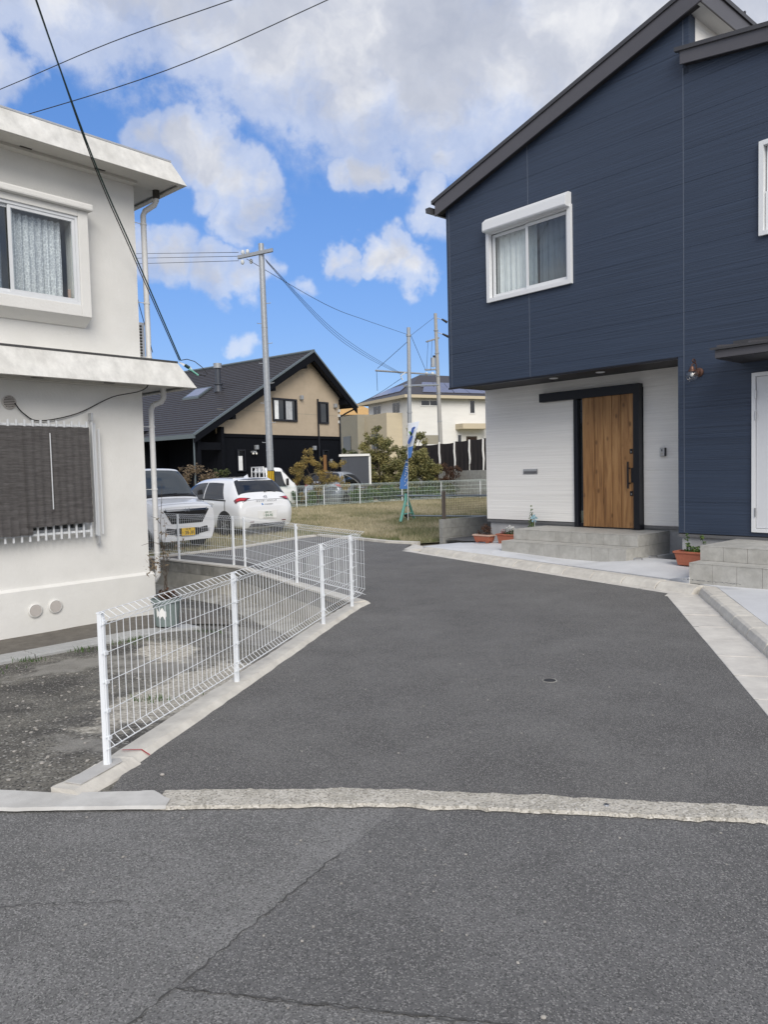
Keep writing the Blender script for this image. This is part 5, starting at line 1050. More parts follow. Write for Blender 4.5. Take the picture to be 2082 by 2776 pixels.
ribbon('print', [(.26, -.2, 2.74), (.2, -.2, 2.7), (.17, -.2, 2.6), (.13, -.2, 2.5)], .04, 'print_blue', bn); ribbon('print', [(.09, -.2, 2.62), (.13, -.2, 2.56), (.16, -.2, 2.5)], .035, 'print_green', bn); ribbon('print', [(.17, -.2, 2.5), (.12, -.2, 2.4), (.08, -.2, 2.32), (.06, -.2, 2.26)], .045, 'print_blue', bn)
for (zz, xx, ch, s_) in ((1.72, -.01, 'ー', .2), (1.52, -.015, 'ミ', .24), (1.32, -.03, 'シ', .25), (1.12, -.05, 'ン', .22), (2.0, .0, 'マ', .15)):
    text('lettering', ch, s_, 'banner_white', bn, (xx, -.33, zz), (1, .3, 0), (-.05, 0, 1), .0005, sx=.55)
# ================================================================ FAR WHITE MESH FENCE
FP = [(-5.6, 27.05), (-4.2, 27.85), (-3.264, 28.39), (-2.94, 28.7), (-2.3, 29.25), (-.93, 30.05), (.79, 31.6), (2.5, 32.55), (4.3, 33.45), (6.2, 34.3)]
FP = [(x, y, .28) for x, y in FP]
ff = mesh_fence('mesh_fence', 'long far white wire mesh fence across the back of the grass plot', FP, .8, .075, far=True, m='fence_far')
for ch in ff.children:
    if ch.name.startswith('post'): ch.data.materials[0] = M['fence_white']
fk = sweep('plot_kerb', [(p[0], p[1]) for p in FP], [(-.09, -.1), (-.09, .285), (.09, .285), (.09, -.1)], 'kerb_concrete', 4)
# ================================================================ BLACK AND BEIGE HOUSE
YK = rad(39); RK = math.pi/2-YK; KO = (23.5, 25.4, .1); OV, OWK = 24.627, 25.127
def KW(s, o, z=0): return (s*math.sin(YK)-o*math.cos(YK), s*math.cos(YK)+o*math.sin(YK), z)
kh = empty('black_house', 'house with black timber ground floor, beige gable and dark slate roof', 'house', KW(*KO), RK)
def Kb(): return MB(KO)
SE, ZE_, SRg, ZRg, SX, ZX = 18.66, 3.227, 25.53, 7.184, 28.5, 4.80
mk = (ZRg-ZE_)/(SRg-SE); mr = (ZX-ZRg)/(SX-SRg); sl_, sr_ = 20.2, 27.75
def zroof(s): return ZE_+mk*(s-SE) if s < SRg else ZRg+mr*(s-SRg)
b = Kb(); b.prism([(sl_, OWK, 3.34), (sr_, OWK, 3.34), (sr_, OWK, zroof(sr_)-.15), (SRg, OWK, ZRg-.2), (sl_, OWK, zroof(sl_)-.12)], (0, .15, 0)); b.build('gable_wall', 'beige_wall', kh)
b = Kb(); b.box(sl_, sr_, OWK+.001, OWK+.15, -.1, 3.3); b.box(sr_-.15, sr_, OWK+.16, 38, -.1, 5.2); b.box(sl_, sl_+.15, OWK+.16, 38, -.1, 3.6); b.box(sl_, sr_, 38, 38.1, -.1, 4); b.build('lower_wall', 'black_wood', kh)
Kb().box(sl_-.03, sr_+.02, OWK-.04, OWK+.1, 3.2, 3.345).build('belt_board', 'black_wood', kh)
# recessed carport side under the long roof
b = Kb(); b.box(SE+.25, SE+.42, OWK-.3, OWK-.13, 0, 3.2); b.box(SE+.2, sl_, OWK-.25, OWK-.1, 2.65, 2.95); b.box(sl_-.05, sl_+.1, OWK-.28, OWK-.0, 0, 3.6); b.build('porch_frame', 'black_wood', kh)
Kb().box(SE-.9, SE+.3, 30.4, 30.5, 0, 3.3).build('porch_wall', 'black_wood', kh); Kb().box(SE+.1, sl_, 28.6, 28.7, 0, 3.6).build('porch_wall', 'black_wood', kh)
Kb().tube([(SE+.12, OV+.25, 0), (SE+.12, OV+.25, 3.1)], .035, 8).build('rain_chain', 'roof_edge', kh)
# roof courses
nC = 34; yb = 38.5
for k in range(nC):
    a, c = k/nC, (k+1)/nC; s0, s1 = SE+(SRg-SE)*a, SE+(SRg-SE)*c+.05; z0, z1 = ZE_+(ZRg-ZE_)*a, ZE_+(ZRg-ZE_)*c
    b = Kb(); b.prism([(s0, OV, z0+.02), (s1, OV, z1+.005), (s1, OV, z1+.025), (s0, OV, z0+.055)], (0, yb-OV, 0)); b.build('roof_course', 'roof_slate', kh)
b = Kb(); b.prism([(SE, OV+.02, ZE_-.02), (SRg, OV+.02, ZRg-.03), (SRg, OV+.02, ZRg+.01), (SE, OV+.02, ZE_+.02)], (0, yb-OV, 0)); b.build('roof_deck', 'soffit_dark', kh)
b = Kb(); b.prism([(SRg, OV+.01, ZRg-.03), (SX, OV+.01, ZX-.03), (SX, OV+.01, ZX+.05), (SRg, OV+.01, ZRg+.05)], (0, yb-OV, 0)); b.build('roof_slope', 'roof_slate', kh)
b = Kb(); b.prism([(SE-.05, OV-.02, ZE_-.32), (SRg, OV-.02, ZRg-.38), (SX, OV-.02, ZX-.32), (SX, OV-.02, ZX-.0), (SRg, OV-.02, ZRg-.01), (SE-.05, OV-.02, ZE_-.04)], (0, .05, 0)); b.build('barge_board', 'black_wood', kh)
b = Kb(); b.prism([(SE-.08, OV-.045, ZE_-.05), (SRg, OV-.045, ZRg-.0), (SRg, OV-.045, ZRg+.09), (SE-.08, OV-.045, ZE_+.05)], (0, .08, 0)); b.build('verge_trim', 'roof_edge', kh)
b = Kb(); b.prism([(SRg, OV-.045, ZRg-.0), (SX+.05, OV-.045, ZX-.04), (SX+.05, OV-.045, ZX+.05), (SRg, OV-.045, ZRg+.09)], (0, .08, 0)); b.build('verge_trim', 'roof_edge', kh)
Kb().tube([(SRg, OV-.03, ZRg+.06), (SRg, yb, ZRg+.06)], .07, 8).build('ridge_cap', 'roof_edge', kh)
b = Kb(); b.box(SE-.14, SE-.02, OV-.03, yb, ZE_-.14, ZE_+.03); b.build('gutter', 'roof_edge', kh)
for s in (20.7, 23.0, 25.0): z = zroof(s)-.3; Kb().box(s-.1, s+.1, OV+.03, OWK+.02, z-.18, z).build('purlin', 'black_wood', kh)
Kb().box(SRg-.08, SRg+.08, OV+.03, OWK+.02, ZRg-.45, ZRg-.2).build('purlin', 'black_wood', kh); Kb().box(27.7, 27.95, OV+.03, OWK+.3, 4.9, 5.15).build('purlin', 'black_wood', kh)
def kwin(s0, s1, z0, z1, split, fr='black_frame', t=.08, cm='curtain_white', nm='window'):
    b = Kb(); frame_rect(b, s0, s1, z0, z1, t, OWK-.07, OWK+.0); w_ = b.build(nm, fr, kh)
    Kb().box(s0+t, s1-t, OWK-.015, OWK-.01, z0+t, z1-t).build('pane', 'car_glass', w_)
    if split:
        m_ = (s0+s1)/2; Kb().box(m_-.035, m_+.035, OWK-.06, OWK-.015, z0+t, z1-t).build('mullion', fr, w_)
    return w_
w_ = kwin(23.28, 24.79, 3.97, 5.0, True); curtain(23.37, 23.65, 4.06, 4.9, OWK-.022, 'curtain_white', w_, 16, .005, KO, folds=3); curtain(24.08, 24.5, 4.06, 4.9, OWK-.022, 'curtain_grey', w_, 16, .005, KO, folds=3)
kwin(26.28, 26.9, 3.94, 4.98, False); w_ = kwin(21.14, 21.6, 1.74, 2.68, False, t=.05); curtain(21.2, 21.45, 1.76, 2.4, OWK-.022, 'curtain_white', w_, 12, .005, KO, folds=2)
w_ = kwin(26.37, 26.83, 1.4, 2.69, False, t=.05); Kb().box(26.45, 26.7, OWK-.022, OWK-.017, 1.45, 2.45).build('blind', 'door_wood', w_)
for s, z in ((25.07, 5.1), (27.37, 4.84), (22.22, 2.776), (25.83, 2.774)):
    Kb().box(s-.08, s+.08, OWK-.16, OWK-.001, z-.1, z+.1).build('vent_hood', 'zinc', kh, bevel=.03)
Kb().tube([(26.167, OWK-.06, 5.1), (26.167, OWK-.06, 0)], .04, 8).build('drain_pipe', 'black_frame', kh); Kb().tube([(SX-.1, OV+.1, ZX-.1), (SX-.35, OWK-.05, ZX-.3), (sr_-.06, OWK-.06, ZX-.5), (sr_-.06, OWK-.06, 0)], .04, 8).build('drain_pipe', 'black_frame', kh)
fl = Kb().box(21.95, 22.15, OWK-.15, OWK, 2.55, 2.62).build('flood_lamp', 'zinc', kh)
for q in (-.08, .1): Kb().sphere((22.02+q, OWK-.17, 2.5), .05, 6).build('lamp_head', 'bulb_white', fl)
for z in (4.55, 4.3, 4.0): Kb().box(27.62, 27.72, OWK-.08, OWK, z, z+.13).build('meter_box', 'insulator', kh)
Kb().box(26.95, 27.1, OWK-.06, OWK, 2.0, 2.25).build('meter_box', 'zinc', kh)
Kb().box(sl_, sr_-.2, OWK-.005, OWK+.0, 4.345, 4.36).build('wall_joint', 'far_tan', kh)
# skylight and flue
def slope_pt(s, o, h=0): return (s, o, ZE_+mk*(s-SE)+h)
b = Kb(); q = [slope_pt(21.93, 28.6, .05), slope_pt(22.85, 28.75, .05), slope_pt(22.85, 29.95, .05), slope_pt(21.93, 29.8, .05)]; b.prism(q, (0, 0, .09)); sk = b.build('skylight', 'roof_edge', kh)
q = [slope_pt(22.03, 28.72, .145), slope_pt(22.75, 28.85, .145), slope_pt(22.75, 29.83, .145), slope_pt(22.03, 29.7, .145)]; Kb().prism(q, (0, 0, .008)).build('pane', 'solar', sk)
b = Kb(); fp = slope_pt(22.46, 27.79, 0); b.tube([fp, (fp[0], fp[1], fp[2]+.35)], [.2, .15], 14); b.tube([(fp[0], fp[1], fp[2]+.3), (fp[0], fp[1], fp[2]+1.15)], .125, 14); fu = b.build('flue', 'shed_dark', kh, smooth=True)
Kb().tube([(fp[0], fp[1], fp[2]+1.08), (fp[0], fp[1], fp[2]+1.3)], .19, 14).build('flue_cap', 'zinc', fu, smooth=True); Kb().tube([(fp[0], fp[1], fp[2]+.33), (fp[0], fp[1], fp[2]+.39)], .21, 14).build('flue_collar', 'shed_dark', fu)
# ================================================================ SHED, CRATES
shd = empty('garden_shed', 'dark grey steel garden shed with white roof edge beside the black house', 'shed', (-1.25, 33.9, .2), rad(4))
MB().box(-.62, .62, 0, 1.4, 0, 2.1).build('body', 'shed_dark', shd); MB().box(-.7, .68, -.06, 1.45, 2.1, 2.2).build('roof', 'far_white', shd); MB().box(.625, .72, -.01, .02, 0, 2.1).build('corner_post', 'far_white', shd)
MB().box(-.3, .16, -.02, -.001, .05, 2.05).build('door', 'shed_dark', shd)
for x in (-.48, -.33): MB().box(x, x+.03, -.05, -.02, .9, 1.4).build('handle', 'zinc', shd)
cr_ = empty('wooden_bench', 'weathered wooden bench standing before the garden shed', 'bench', (-.85, 32.6, .25), rad(10))
MB().box(-.4, .4, -.25, .25, .72, .8).build('top', 'wood_old', cr_)
for x in (-.36, .3):
    for y in (-.22, .16): MB().box(x, x+.07, y, y+.07, 0, .72).build('leg', 'wood_old', cr_)
for k in range(3): MB().box(-.4, .4, -.24, -.21, .15+.19*k, .28+.19*k).build('board', 'wood_old', cr_)
# ================================================================ FAR WHITE HOUSE WITH SOLAR ROOF
FO = (1.76, 55.0, 1.6); wh = empty('far_house', 'far white two-storey house with solar panels on a hipped roof', 'house', FO)
dR = Vector((math.sin(rad(64)), math.cos(rad(64)), 0)); dL = Vector((-math.sin(rad(29)), math.cos(rad(29)), 0)); C0 = Vector((0, 0, 0))
zE = 7.09-FO[2]; inn = (dR+dL)*.5
def fp_(a, b_, z): return tuple(inn+dR*a+dL*b_+Vector((0, 0, z)))
def fbox(a0, a1, b0, b1, z0, z1): return [fp_(a0, b0, z0), fp_(a1, b0, z0), fp_(a1, b1, z0), fp_(a0, b1, z0), fp_(a0, b0, z1), fp_(a1, b0, z1), fp_(a1, b1, z1), fp_(a0, b1, z1)]
MB().hexa(fbox(0, 10, 0, 6.2, -1, zE)).build('wall', 'far_white', wh)
rr_ = [tuple(dR*a+dL*c+Vector((0, 0, zE))) for a, c in ((-.1, -.1), (11, -.1), (11, 7.3), (-.1, 7.3))]; rt1 = tuple(dR*3.4+dL*3.6+Vector((0, 0, zE+1.95))); rt2 = tuple(dR*8+dL*3.6+Vector((0, 0, zE+1.95)))
MB().add(rr_+[rt1, rt2], [(0, 1, 5, 4), (1, 2, 5), (2, 3, 4, 5), (3, 0, 4), (3, 2, 1, 0)]).build('roof', 'roof_slate', wh)
b = MB(); lo = Vector((0, 0, -.22)); 
for i in range(4): p, q = Vector(rr_[i]), Vector(rr_[(i+1) % 4]); b.add([p, q, q+lo, p+lo], [(0, 1, 2, 3)])
b.build('fascia', 'far_beige', wh)
def on_right(u0, u1, v0, v1, h=.04): # roof face over the right-hand wall
    e0, e1 = Vector(rr_[0]), Vector(rr_[1]); t0, t1 = Vector(rt1), Vector(rt2); f = lambda u, v: e0.lerp(e1, u).lerp(t0.lerp(t1, u), v)+Vector((0, 0, h)); return [f(u0, v0), f(u1, v0), f(u1, v1), f(u0, v1)]
def on_left(u0, u1, v0, v1, h=.04):
    e0, e1 = Vector(rr_[3]), Vector(rr_[0]); t = Vector(rt1); f = lambda u, v: e0.lerp(e1, u).lerp(t, v)+Vector((0, 0, h)); return [f(u0, v0), f(u1, v0), f(u1, v1), f(u0, v1)]
for k in range(5):
    for j in range(2): MB().prism(on_right(.13+.13*k-.03*j, .255+.13*k-.03*j, .1+.24*j, .33+.24*j), (0, 0, .04)).build('solar_panel', 'solar', wh)
for k in range(5): MB().prism(on_left(.12+.14*k, .255+.14*k, .12+.015*k, .45+.02*k), (0, 0, .04)).build('solar_panel', 'solar', wh)
def win_far(face, a0, a1, z0, z1, fm='pvc_white', gm='car_glass', split=False, nm='window'):
    e = -.04
    P = (lambda a, z, o: fp_(a, o, z)) if face == 'R' else (lambda a, z, o: fp_(o, a, z))
    f = MB().hexa([P(a0, z0, e), P(a1, z0, e), P(a1, z0, .01), P(a0, z0, .01), P(a0, z1, e), P(a1, z1, e), P(a1, z1, .01), P(a0, z1, .01)]).build(nm, fm, wh); t = .09; e2 = -.055
    mid = (a0+a1)/2
    for (x0, x1) in ([(a0+t, mid-.04), (mid+.04, a1-t)] if split else [(a0+t, a1-t)]):
        MB().hexa([P(x0, z0+t, e2), P(x1, z0+t, e2), P(x1, z0+t, -.03), P(x0, z0+t, -.03), P(x0, z1-t, e2), P(x1, z1-t, e2), P(x1, z1-t, -.03), P(x0, z1-t, -.03)]).build('pane', gm, f)
S_ = 55/42
def zz(z): return CAMH+(z-CAMH)*S_-FO[2]
win_far('R', 1.0, 2.6, zz(5.19), zz(5.57), split=True); win_far('R', 5.25, 5.8, zz(4.79), zz(5.62)); win_far('R', 1.0, 2.6, zz(3.0), zz(3.64), gm='far_tan', split=False); win_far('R', 4.1, 4.55, zz(3.0), zz(3.64)); win_far('R', 4.95, 5.9, zz(2.6), zz(3.5), 'wood_old', 'leaf_red', nm='door')
MB().hexa(fbox(4.0, 6.55, -1.0, -.01, zz(3.9), zz(4.2))).build('porch_roof', 'far_beige', wh); MB().hexa(fbox(6.2, 6.35, -.9, -.75, -1, zz(3.9))).build('porch_post', 'far_white', wh)
win_far('L', 4.05, 5.35, zz(4.85), zz(5.55), split=True); win_far('L', 1.1, 2.3, zz(4.85), zz(5.55), split=True)
MB().tube([fp_(.25, -.08, -1), fp_(.25, -.08, zE-.2)], .06, 6).build('drain_pipe', 'far_white', wh)
def lbox(c0, c1, a0, a1, z0, z1): return [fp_(a0, c0, z0), fp_(a1, c0, z0), fp_(a1, c1, z0), fp_(a0, c1, z0), fp_(a0, c0, z1), fp_(a1, c0, z1), fp_(a1, c1, z1), fp_(a0, c1, z1)]
an_ = MB().hexa(lbox(.9, 6.0, -1.3, -.01, -1, zz(4.87))).build('annex', 'far_beige', wh); MB().hexa(lbox(4.4, 8.2, -1.9, -.01, -1, zz(4.97))).build('annex', 'far_tan', wh)
for a0, a1 in ((2.2, 3.2), (5.6, 6.9)): MB().hexa(lbox(a0, a1, -1.96 if a0 > 4 else -1.36, -1.9 if a0 > 4 else -1.3, zz(2.9), zz(3.75))).build('annex_window', 'car_glass_clear', an_)
# two more houses behind on the left
oh = empty('orange_roof_house', 'distant cream house with orange tiled roof left of the solar house', 'house', (-2.6, 66, 1.5), rad(20))
MB().box(-3.5, 2.2, 0, 5, 0, 5.0).build('wall', 'far_white', oh); MB().add([(-4, -.6, 5), (2.7, -.6, 5), (2.7, 5.6, 5), (-4, 5.6, 5), (-2.4, 2.5, 6.3), (1.2, 2.5, 6.3)], [(0, 1, 5, 4), (1, 2, 5), (2, 3, 4, 5), (3, 0, 4), (3, 2, 1, 0)]).build('roof', 'orange_tile', oh)
w_ = MB().box(-1.3, -.5, -.05, .02, 2.9, 4.2).build('window', 'black_frame', oh); MB().box(-1.2, -.6, -.07, -.051, 3.0, 4.1).build('pane', 'curtain_white', w_)
# ================================================================ NETTED FENCE ON WALL
NP = [(1.6, 38.9), (2.79, 37.2), (3.44, 36.2), (4.04, 35.2), (4.56, 34.3), (5.6, 32.6)]
rw2 = sweep('terrace_wall', NP, [(-.12, .2), (-.12, 1.54), (.12, 1.54), (.12, .2)], 'block_grey', 4); del rw2['kind']; setp(rw2, 'grey concrete terrace wall under the black netting', 'wall')
nf = empty('netted_fence', 'black netting fence with white wrapped posts on the terrace wall', 'fence', (2.79, 37.2, 1.54))
for i in range(len(NP)-1):
    a, e = Vector(NP[i]), Vector(NP[i+1]); V = []; n = 16; zt = 1.36 if i > 1 else 1.32
    for j in range(n+1):
        p = a.lerp(e, j/n); q = Vector((-(e-a).y, (e-a).x)).normalized()*(.04*math.sin(j*1.3+i)); sag = .05*math.sin(math.pi*j/n); V += [(p.x+q.x-2.79, p.y+q.y-37.2, .0), (p.x+q.x*.4-2.79, p.y-37.2, .7), (p.x-2.79, p.y-37.2, zt-sag*.6+.02*i)]
    MB().add(V, [(3*j+k, 3*j+3+k, 3*j+4+k, 3*j+1+k) for j in range(n) for k in range(2)]).build('net', 'dark_net', nf, smooth=True)
for i, (x, y) in enumerate(NP[1:5]): MB().tube([(x-2.79, y-37.2-.05, -.05+.35*(i == 2)), (x-2.79+.02, y-37.2-.06, .5), (x-2.79-.015, y-37.2-.05, .9), (x-2.79, y-37.2-.05, 1.42)], [.04, .055, .05, .045], 7).build('wrapped_post', 'label_white', nf)
tr_ = polysheet('terrace_ground', [(1.6, 39.1, 1.5), (5.7, 32.7, 1.5), (40, 40, 1.6), (40, 90, 1.8), (-30, 90, 1.6), (-14, 48, 1.0), (-2, 42, 1.3)], 'soil_grass')
# ================================================================ CARS
def crom(P, t):     # Catmull-Rom through the list P at parameter t
    n = len(P)-1; i = min(max(int(t), 0), n-1); f = t-i; p0, p1, p2, p3 = P[max(i-1, 0)], P[i], P[i+1], P[min(i+2, n)]
    return p1+.5*f*(p2-p0+f*(2*p0-5*p1+4*p2-p3+f*(3*(p1-p2)+p3-p0)))
class Car:
    def __init__(s, stations): s.X = np.array([a for a, _ in stations]); s.S = [np.array(q, float) for _, q in stations]; s.nu = len(stations)-1; s.nv = len(s.S[0])-1
    def at(s, u, v, sg=1):
        sec = [crom(list(q), v) for q in s.S]; y, z = crom(sec, u); x = crom([np.array([a]) for a in s.X], u)[0]
        i = min(int(u), s.nu-1); x = s.X[i]+(s.X[i+1]-s.X[i])*(u-i) if True else x
        return Vector((x, sg*max(y, 0), z))
    def nrm(s, u, v, sg=1):
        e = .02; a = s.at(min(u+e, s.nu), v, sg)-s.at(max(u-e, 0), v, sg); b = s.at(u, min(v+e, s.nv), sg)-s.at(u, max(v-e, 0), sg); n = a.cross(b)
        if n.length < 1e-9: return Vector((1, 0, 0))
        n.normalize(); c = s.at(u, v, sg)-Vector((s.at(u, v, sg).x, 0, .6)); return n if n.dot(c) > 0 else -n
    def body(s, name, m, par, nu=44, nv=26):
        b = MB(); V = []; us = np.linspace(0, s.nu, nu); vs = np.linspace(0, s.nv, nv)
        for u in us: V += [s.at(u, v, 1) for v in vs]+[s.at(u, v, -1) for v in reversed(vs[:-1])]
        k = 2*nv-1; F = [(i*k+j, i*k+j+1, (i+1)*k+j+1, (i+1)*k+j) for i in range(nu-1) for j in range(k-1)]; F += [tuple(range(k)), tuple(reversed([(nu-1)*k+j for j in range(k)]))]; F += [(i*k, (i+1)*k, (i+1)*k+k-1, i*k+k-1) for i in range(nu-1)]
        me = b.add(V, F).mesh(name); bm = bmesh.new(); bm.from_mesh(me); bmesh.ops.recalc_face_normals(bm, faces=bm.faces); bm.to_mesh(me); bm.free(); me.shade_smooth(); me.set_sharp_from_angle(angle=rad(50)); return link(name, me, m, par)
    def patch(s, name, m, par, quad, off=.006, n=12, sides=(1,), full=False):   # quad: (u,v) corners in order; full: mirrored across the middle
        out = []
        for sg in sides:
            V = []
            for j in range(n+1):
                row = []
                for i in range(n+1):
                    f, g = i/n, j/n; c = [np.array(q) for q in quad]; p = (c[0]*(1-f)+c[1]*f)*(1-g)+(c[3]*(1-f)+c[2]*f)*g; row.append((p[0], p[1]))
                V += [s.at(u, v, sg)+s.nrm(u, v, sg)*off for u, v in row]
                if full: V += [s.at(u, v, -sg)+s.nrm(u, v, -sg)*off for u, v in reversed(row)]
            k = (n+1)*(2 if full else 1); out.append(MB().add(V, [(j*k+i, j*k+i+1, (j+1)*k+i+1, (j+1)*k+i) for j in range(n) for i in range(k-1)]).build(name, m, par, smooth=True))
        return out
def wheel(par, x, y, r, sg, w=.18, rimm='rim'):
    t = MB(); t.lathe((x, y, r), [(r*.62, .0), (r*.9, .0), (r, -.03), (r, -w+.03), (r*.9, -w), (r*.5, -w)], 26, (0, sg, 0)); ty = t.build('wheel', 'rubber', par, smooth=True)
    b = MB(); b.lathe((x, y, r), [(r*.66, -.004), (r*.62, -.01), (r*.6, -.05), (.0001, -.06)], 22, (0, sg, 0)); b.build('rim', 'rim_dark', ty, smooth=True)
    for k in range(7):
        a = k*6.283/7; c, s_ = math.cos(a), math.sin(a); MB().hexa([(x-.02*s_, y+sg*-.03, r+.02*c), (x+.02*s_, y+sg*-.03, r-.02*c), (x+r*.63*c+.012*s_, y-sg*.015, r+r*.63*s_-.012*c), (x+r*.63*c-.012*s_, y-sg*.015, r+r*.63*s_+.012*c)] +
                [(x-.02*s_, y+sg*-.012, r+.02*c), (x+.02*s_, y+sg*-.012, r-.02*c), (x+r*.63*c+.012*s_, y-sg*.004, r+r*.63*s_-.012*c), (x+r*.63*c-.012*s_, y-sg*.004, r+r*.63*s_+.012*c)]).build('spoke', rimm, ty)
    return ty
def arch(par, car, x, r, wz, hw):
    for sg in (1, -1):
        b = MB(); pts = [(x+r*math.cos(a), sg*(hw+.004), wz+r*math.sin(a)) for a in np.linspace(-.35, math.pi+.35, 22)]; b.add(pts, [tuple(range(22))]); b.build('wheel_arch', 'plastic_black', par)
def plate(par, x, z, tilt, m, top, num, ink, pre=None):
    b = MB(); b.box(x, x+.012, -.165, .165, z-.0825, z+.0825); p = b.build('number_plate', m, par, bevel=.003); e = x+.0135
    text('plate_number', num, .105, ink, p, (e, .02, z-.022), (0, 1, 0), (0, 0, 1), .0008, sx=.95); text('plate_region', top, .045, ink, p, (e, 0, z+.055), (0, 1, 0), (0, 0, 1), .0008)
    if pre: text('plate_kana', pre, .035, ink, p, (e, -.14, z-.02), (0, 1, 0), (0, 0, 1), .0008)
def place(car, label, cat, x, y, heading, z=.02):
    return empty(car, label, cat, (x, y, z), math.atan2(heading[1], heading[0]))
HD = Vector((.743, -.67))
# ---- tall white kei wagon, front towards us
kc = place('parked_car', 'tall boxy white wagon parked nose out, yellow number plate', 'car', -4.24, 16.2, HD, .02)
W_ = .735
def hood(t, s=1): return [(.60*s, .22), (.68*s, .30), (W_*s, .56), (W_*s*.995, .80), (.70*s, t-.1), (.63*s, t-.035), (.40*s, t-.008), (0, t)]
kst = [(.0, [(.56, .22), (.64, .27), (.69, .46), (.695, .70), (.68, .83), (.62, .915), (.38, .945), (0, .95)]), (-.035, hood(.99, .96)), (-.14, hood(1.03)), (-.5, hood(1.11)), (-.62, [(.62, .2), (.70, .28), (W_, .56), (W_, .95), (.72, 1.08), (.66, 1.14), (.42, 1.165), (0, 1.175)]),
       (-1.12, [(.62, .2), (.70, .28), (W_, .56), (W_, 1.0), (.70, 1.3), (.62, 1.62), (.46, 1.7), (0, 1.72)]), (-1.35, [(.62, .2), (.70, .28), (W_, .56), (W_, 1.0), (.70, 1.35), (.625, 1.69), (.5, 1.755), (0, 1.775)]),
       (-2.2, [(.62, .2), (.70, .28), (W_, .56), (W_, 1.0), (.70, 1.35), (.63, 1.71), (.5, 1.775), (0, 1.79)]), (-3.2, [(.62, .2), (.70, .28), (W_, .56), (W_, 1.0), (.69, 1.35), (.62, 1.69), (.5, 1.75), (0, 1.77)]), (-3.39, [(.58, .25), (.66, .3), (.69, .56), (.69, 1.0), (.64, 1.33), (.57, 1.63), (.45, 1.7), (0, 1.71)])]
K = Car(kst); K.body('body', 'paint_pearl', kc)
K.patch('windscreen', 'car_glass_clear', kc, [(4.1, 5.0), (4.1, 7), (5.05, 7), (5.05, 5.05)], .008, 10, (1,), True)
K.patch('panel_gap', 'plastic_black', kc, [(1.35, 4.2), (1.35, 7), (1.42, 7), (1.42, 4.2)], .003, 10, (1,), True); K.patch('windscreen_trim', 'plastic_black', kc, [(3.9, 4.95), (3.9, 7), (4.1, 7), (4.1, 4.95)], .006, 10, (1,), True)
K.patch('side_window', 'car_glass', kc, [(5.0, 3.15), (6.6, 3.15), (6.6, 4.75), (5.35, 4.75)], .006, 8, (1, -1)); K.patch('side_window', 'car_glass', kc, [(6.7, 3.15), (7.8, 3.15), (7.8, 4.75), (6.7, 4.75)], .006, 8, (1, -1))
def fbar(name, m, par, y0, y1, z0, z1, x0=.0, x1=.02, bev=.004): return MB().box(x0, x1, y0, y1, z0, z1).build(name, m, par, bevel=bev)
gz1 = .12; nose = link('front_panel', MB().hexa([(-.02, -.6, .3), (.006, -.6, .3), (.006, .6, .3), (-.02, .6, .3), (-.02, -.62, .88), (.004, -.62, .88), (.004, .62, .88), (-.02, .62, .88)]).mesh('front_panel', .004), 'paint_pearl', kc)
gr_ = MB().hexa([(.0, -.38, .66), (.012, -.38, .66), (.012, .38, .66), (.0, .38, .66), (.0, -.56, .95), (.012, -.56, .95), (.012, .56, .95), (.0, .56, .95)]).build('grille', 'plastic_black', kc)
MB().hexa([(.0, -.5, .925), (.024, -.5, .925), (.024, .5, .925), (.0, .5, .925), (.0, -.5, .97), (.018, -.5, .97), (.018, .5, .97), (.0, .5, .97)]).build('chrome_bar', 'chrome', gr_, bevel=.004)
for z in (.72, .78, .84): fbar('grille_bar', 'rim', gr_, -.36-.5*(z-.68), .36+.5*(z-.68), z-.007, z+.007, .012, .018)
e_ = MB(); e_.box(.026, .032, -.052, -.034, .905, .99); e_.box(.026, .032, .034, .052, .905, .99); e_.box(.026, .032, -.034, .034, .938, .954); e_.build('emblem', 'chrome', kc, bevel=.003)
for sg in (1, -1):
    hl_ = MB().hexa([(-.02, sg*.46, .885), (.016, sg*.47, .885), (-.04, sg*.70, .90), (-.06, sg*.69, .90), (-.02, sg*.5, .985), (.008, sg*.5, .985), (-.06, sg*.715, 1.01), (-.08, sg*.70, 1.01)]).build('headlight', 'lamp_clear', kc, bevel=.008)
    MB().hexa([(.0, sg*.52, .91), (.014, sg*.52, .91), (-.026, sg*.67, .92), (-.04, sg*.67, .92), (.0, sg*.52, .955), (.01, sg*.52, .955), (-.036, sg*.68, .975), (-.05, sg*.68, .975)]).build('reflector', 'plastic_black', hl_)
    MB().hexa([(.008, sg*.24, .42), (.03, sg*.24, .42), (.0, sg*.60, .46), (-.02, sg*.60, .46), (.008, sg*.24, .54), (.028, sg*.24, .54), (-.004, sg*.62, .60), (-.024, sg*.62, .60)]).build('fog_intake', 'plastic_black', kc, bevel=.006)
    for z in (.48, .52): MB().box(.02, .034, sg*.32, sg*.54, z-.007, z+.007).build('fog_trim', 'chrome', kc)
    MB().hexa([(-.66, sg*.73, 1.16), (-.6, sg*.73, 1.16), (-.6, sg*.86, 1.17), (-.66, sg*.86, 1.17), (-.66, sg*.73, 1.26), (-.62, sg*.73, 1.26), (-.62, sg*.85, 1.29), (-.66, sg*.85, 1.29)]).build('wing_mirror', 'plastic_black', kc, bevel=.02)
fbar('lower_intake', 'plastic_black', kc, -.28, .28, .40, .56, .008, .026); fbar('bumper_lip', 'paint_pearl', kc, -.6, .6, .29, .37, -.02, .022, .012)
plate(kc, .036, .48, 0, 'plate_yellow', '泉 580', '38-38', 'ink_black', 'り')
for x in (-.62, -2.95):
    arch(kc, K, x, .33, .28, W_); wheel(kc, x, W_+.012, .275, 1, .16); wheel(kc, x, -W_-.012, .275, -1, .16)
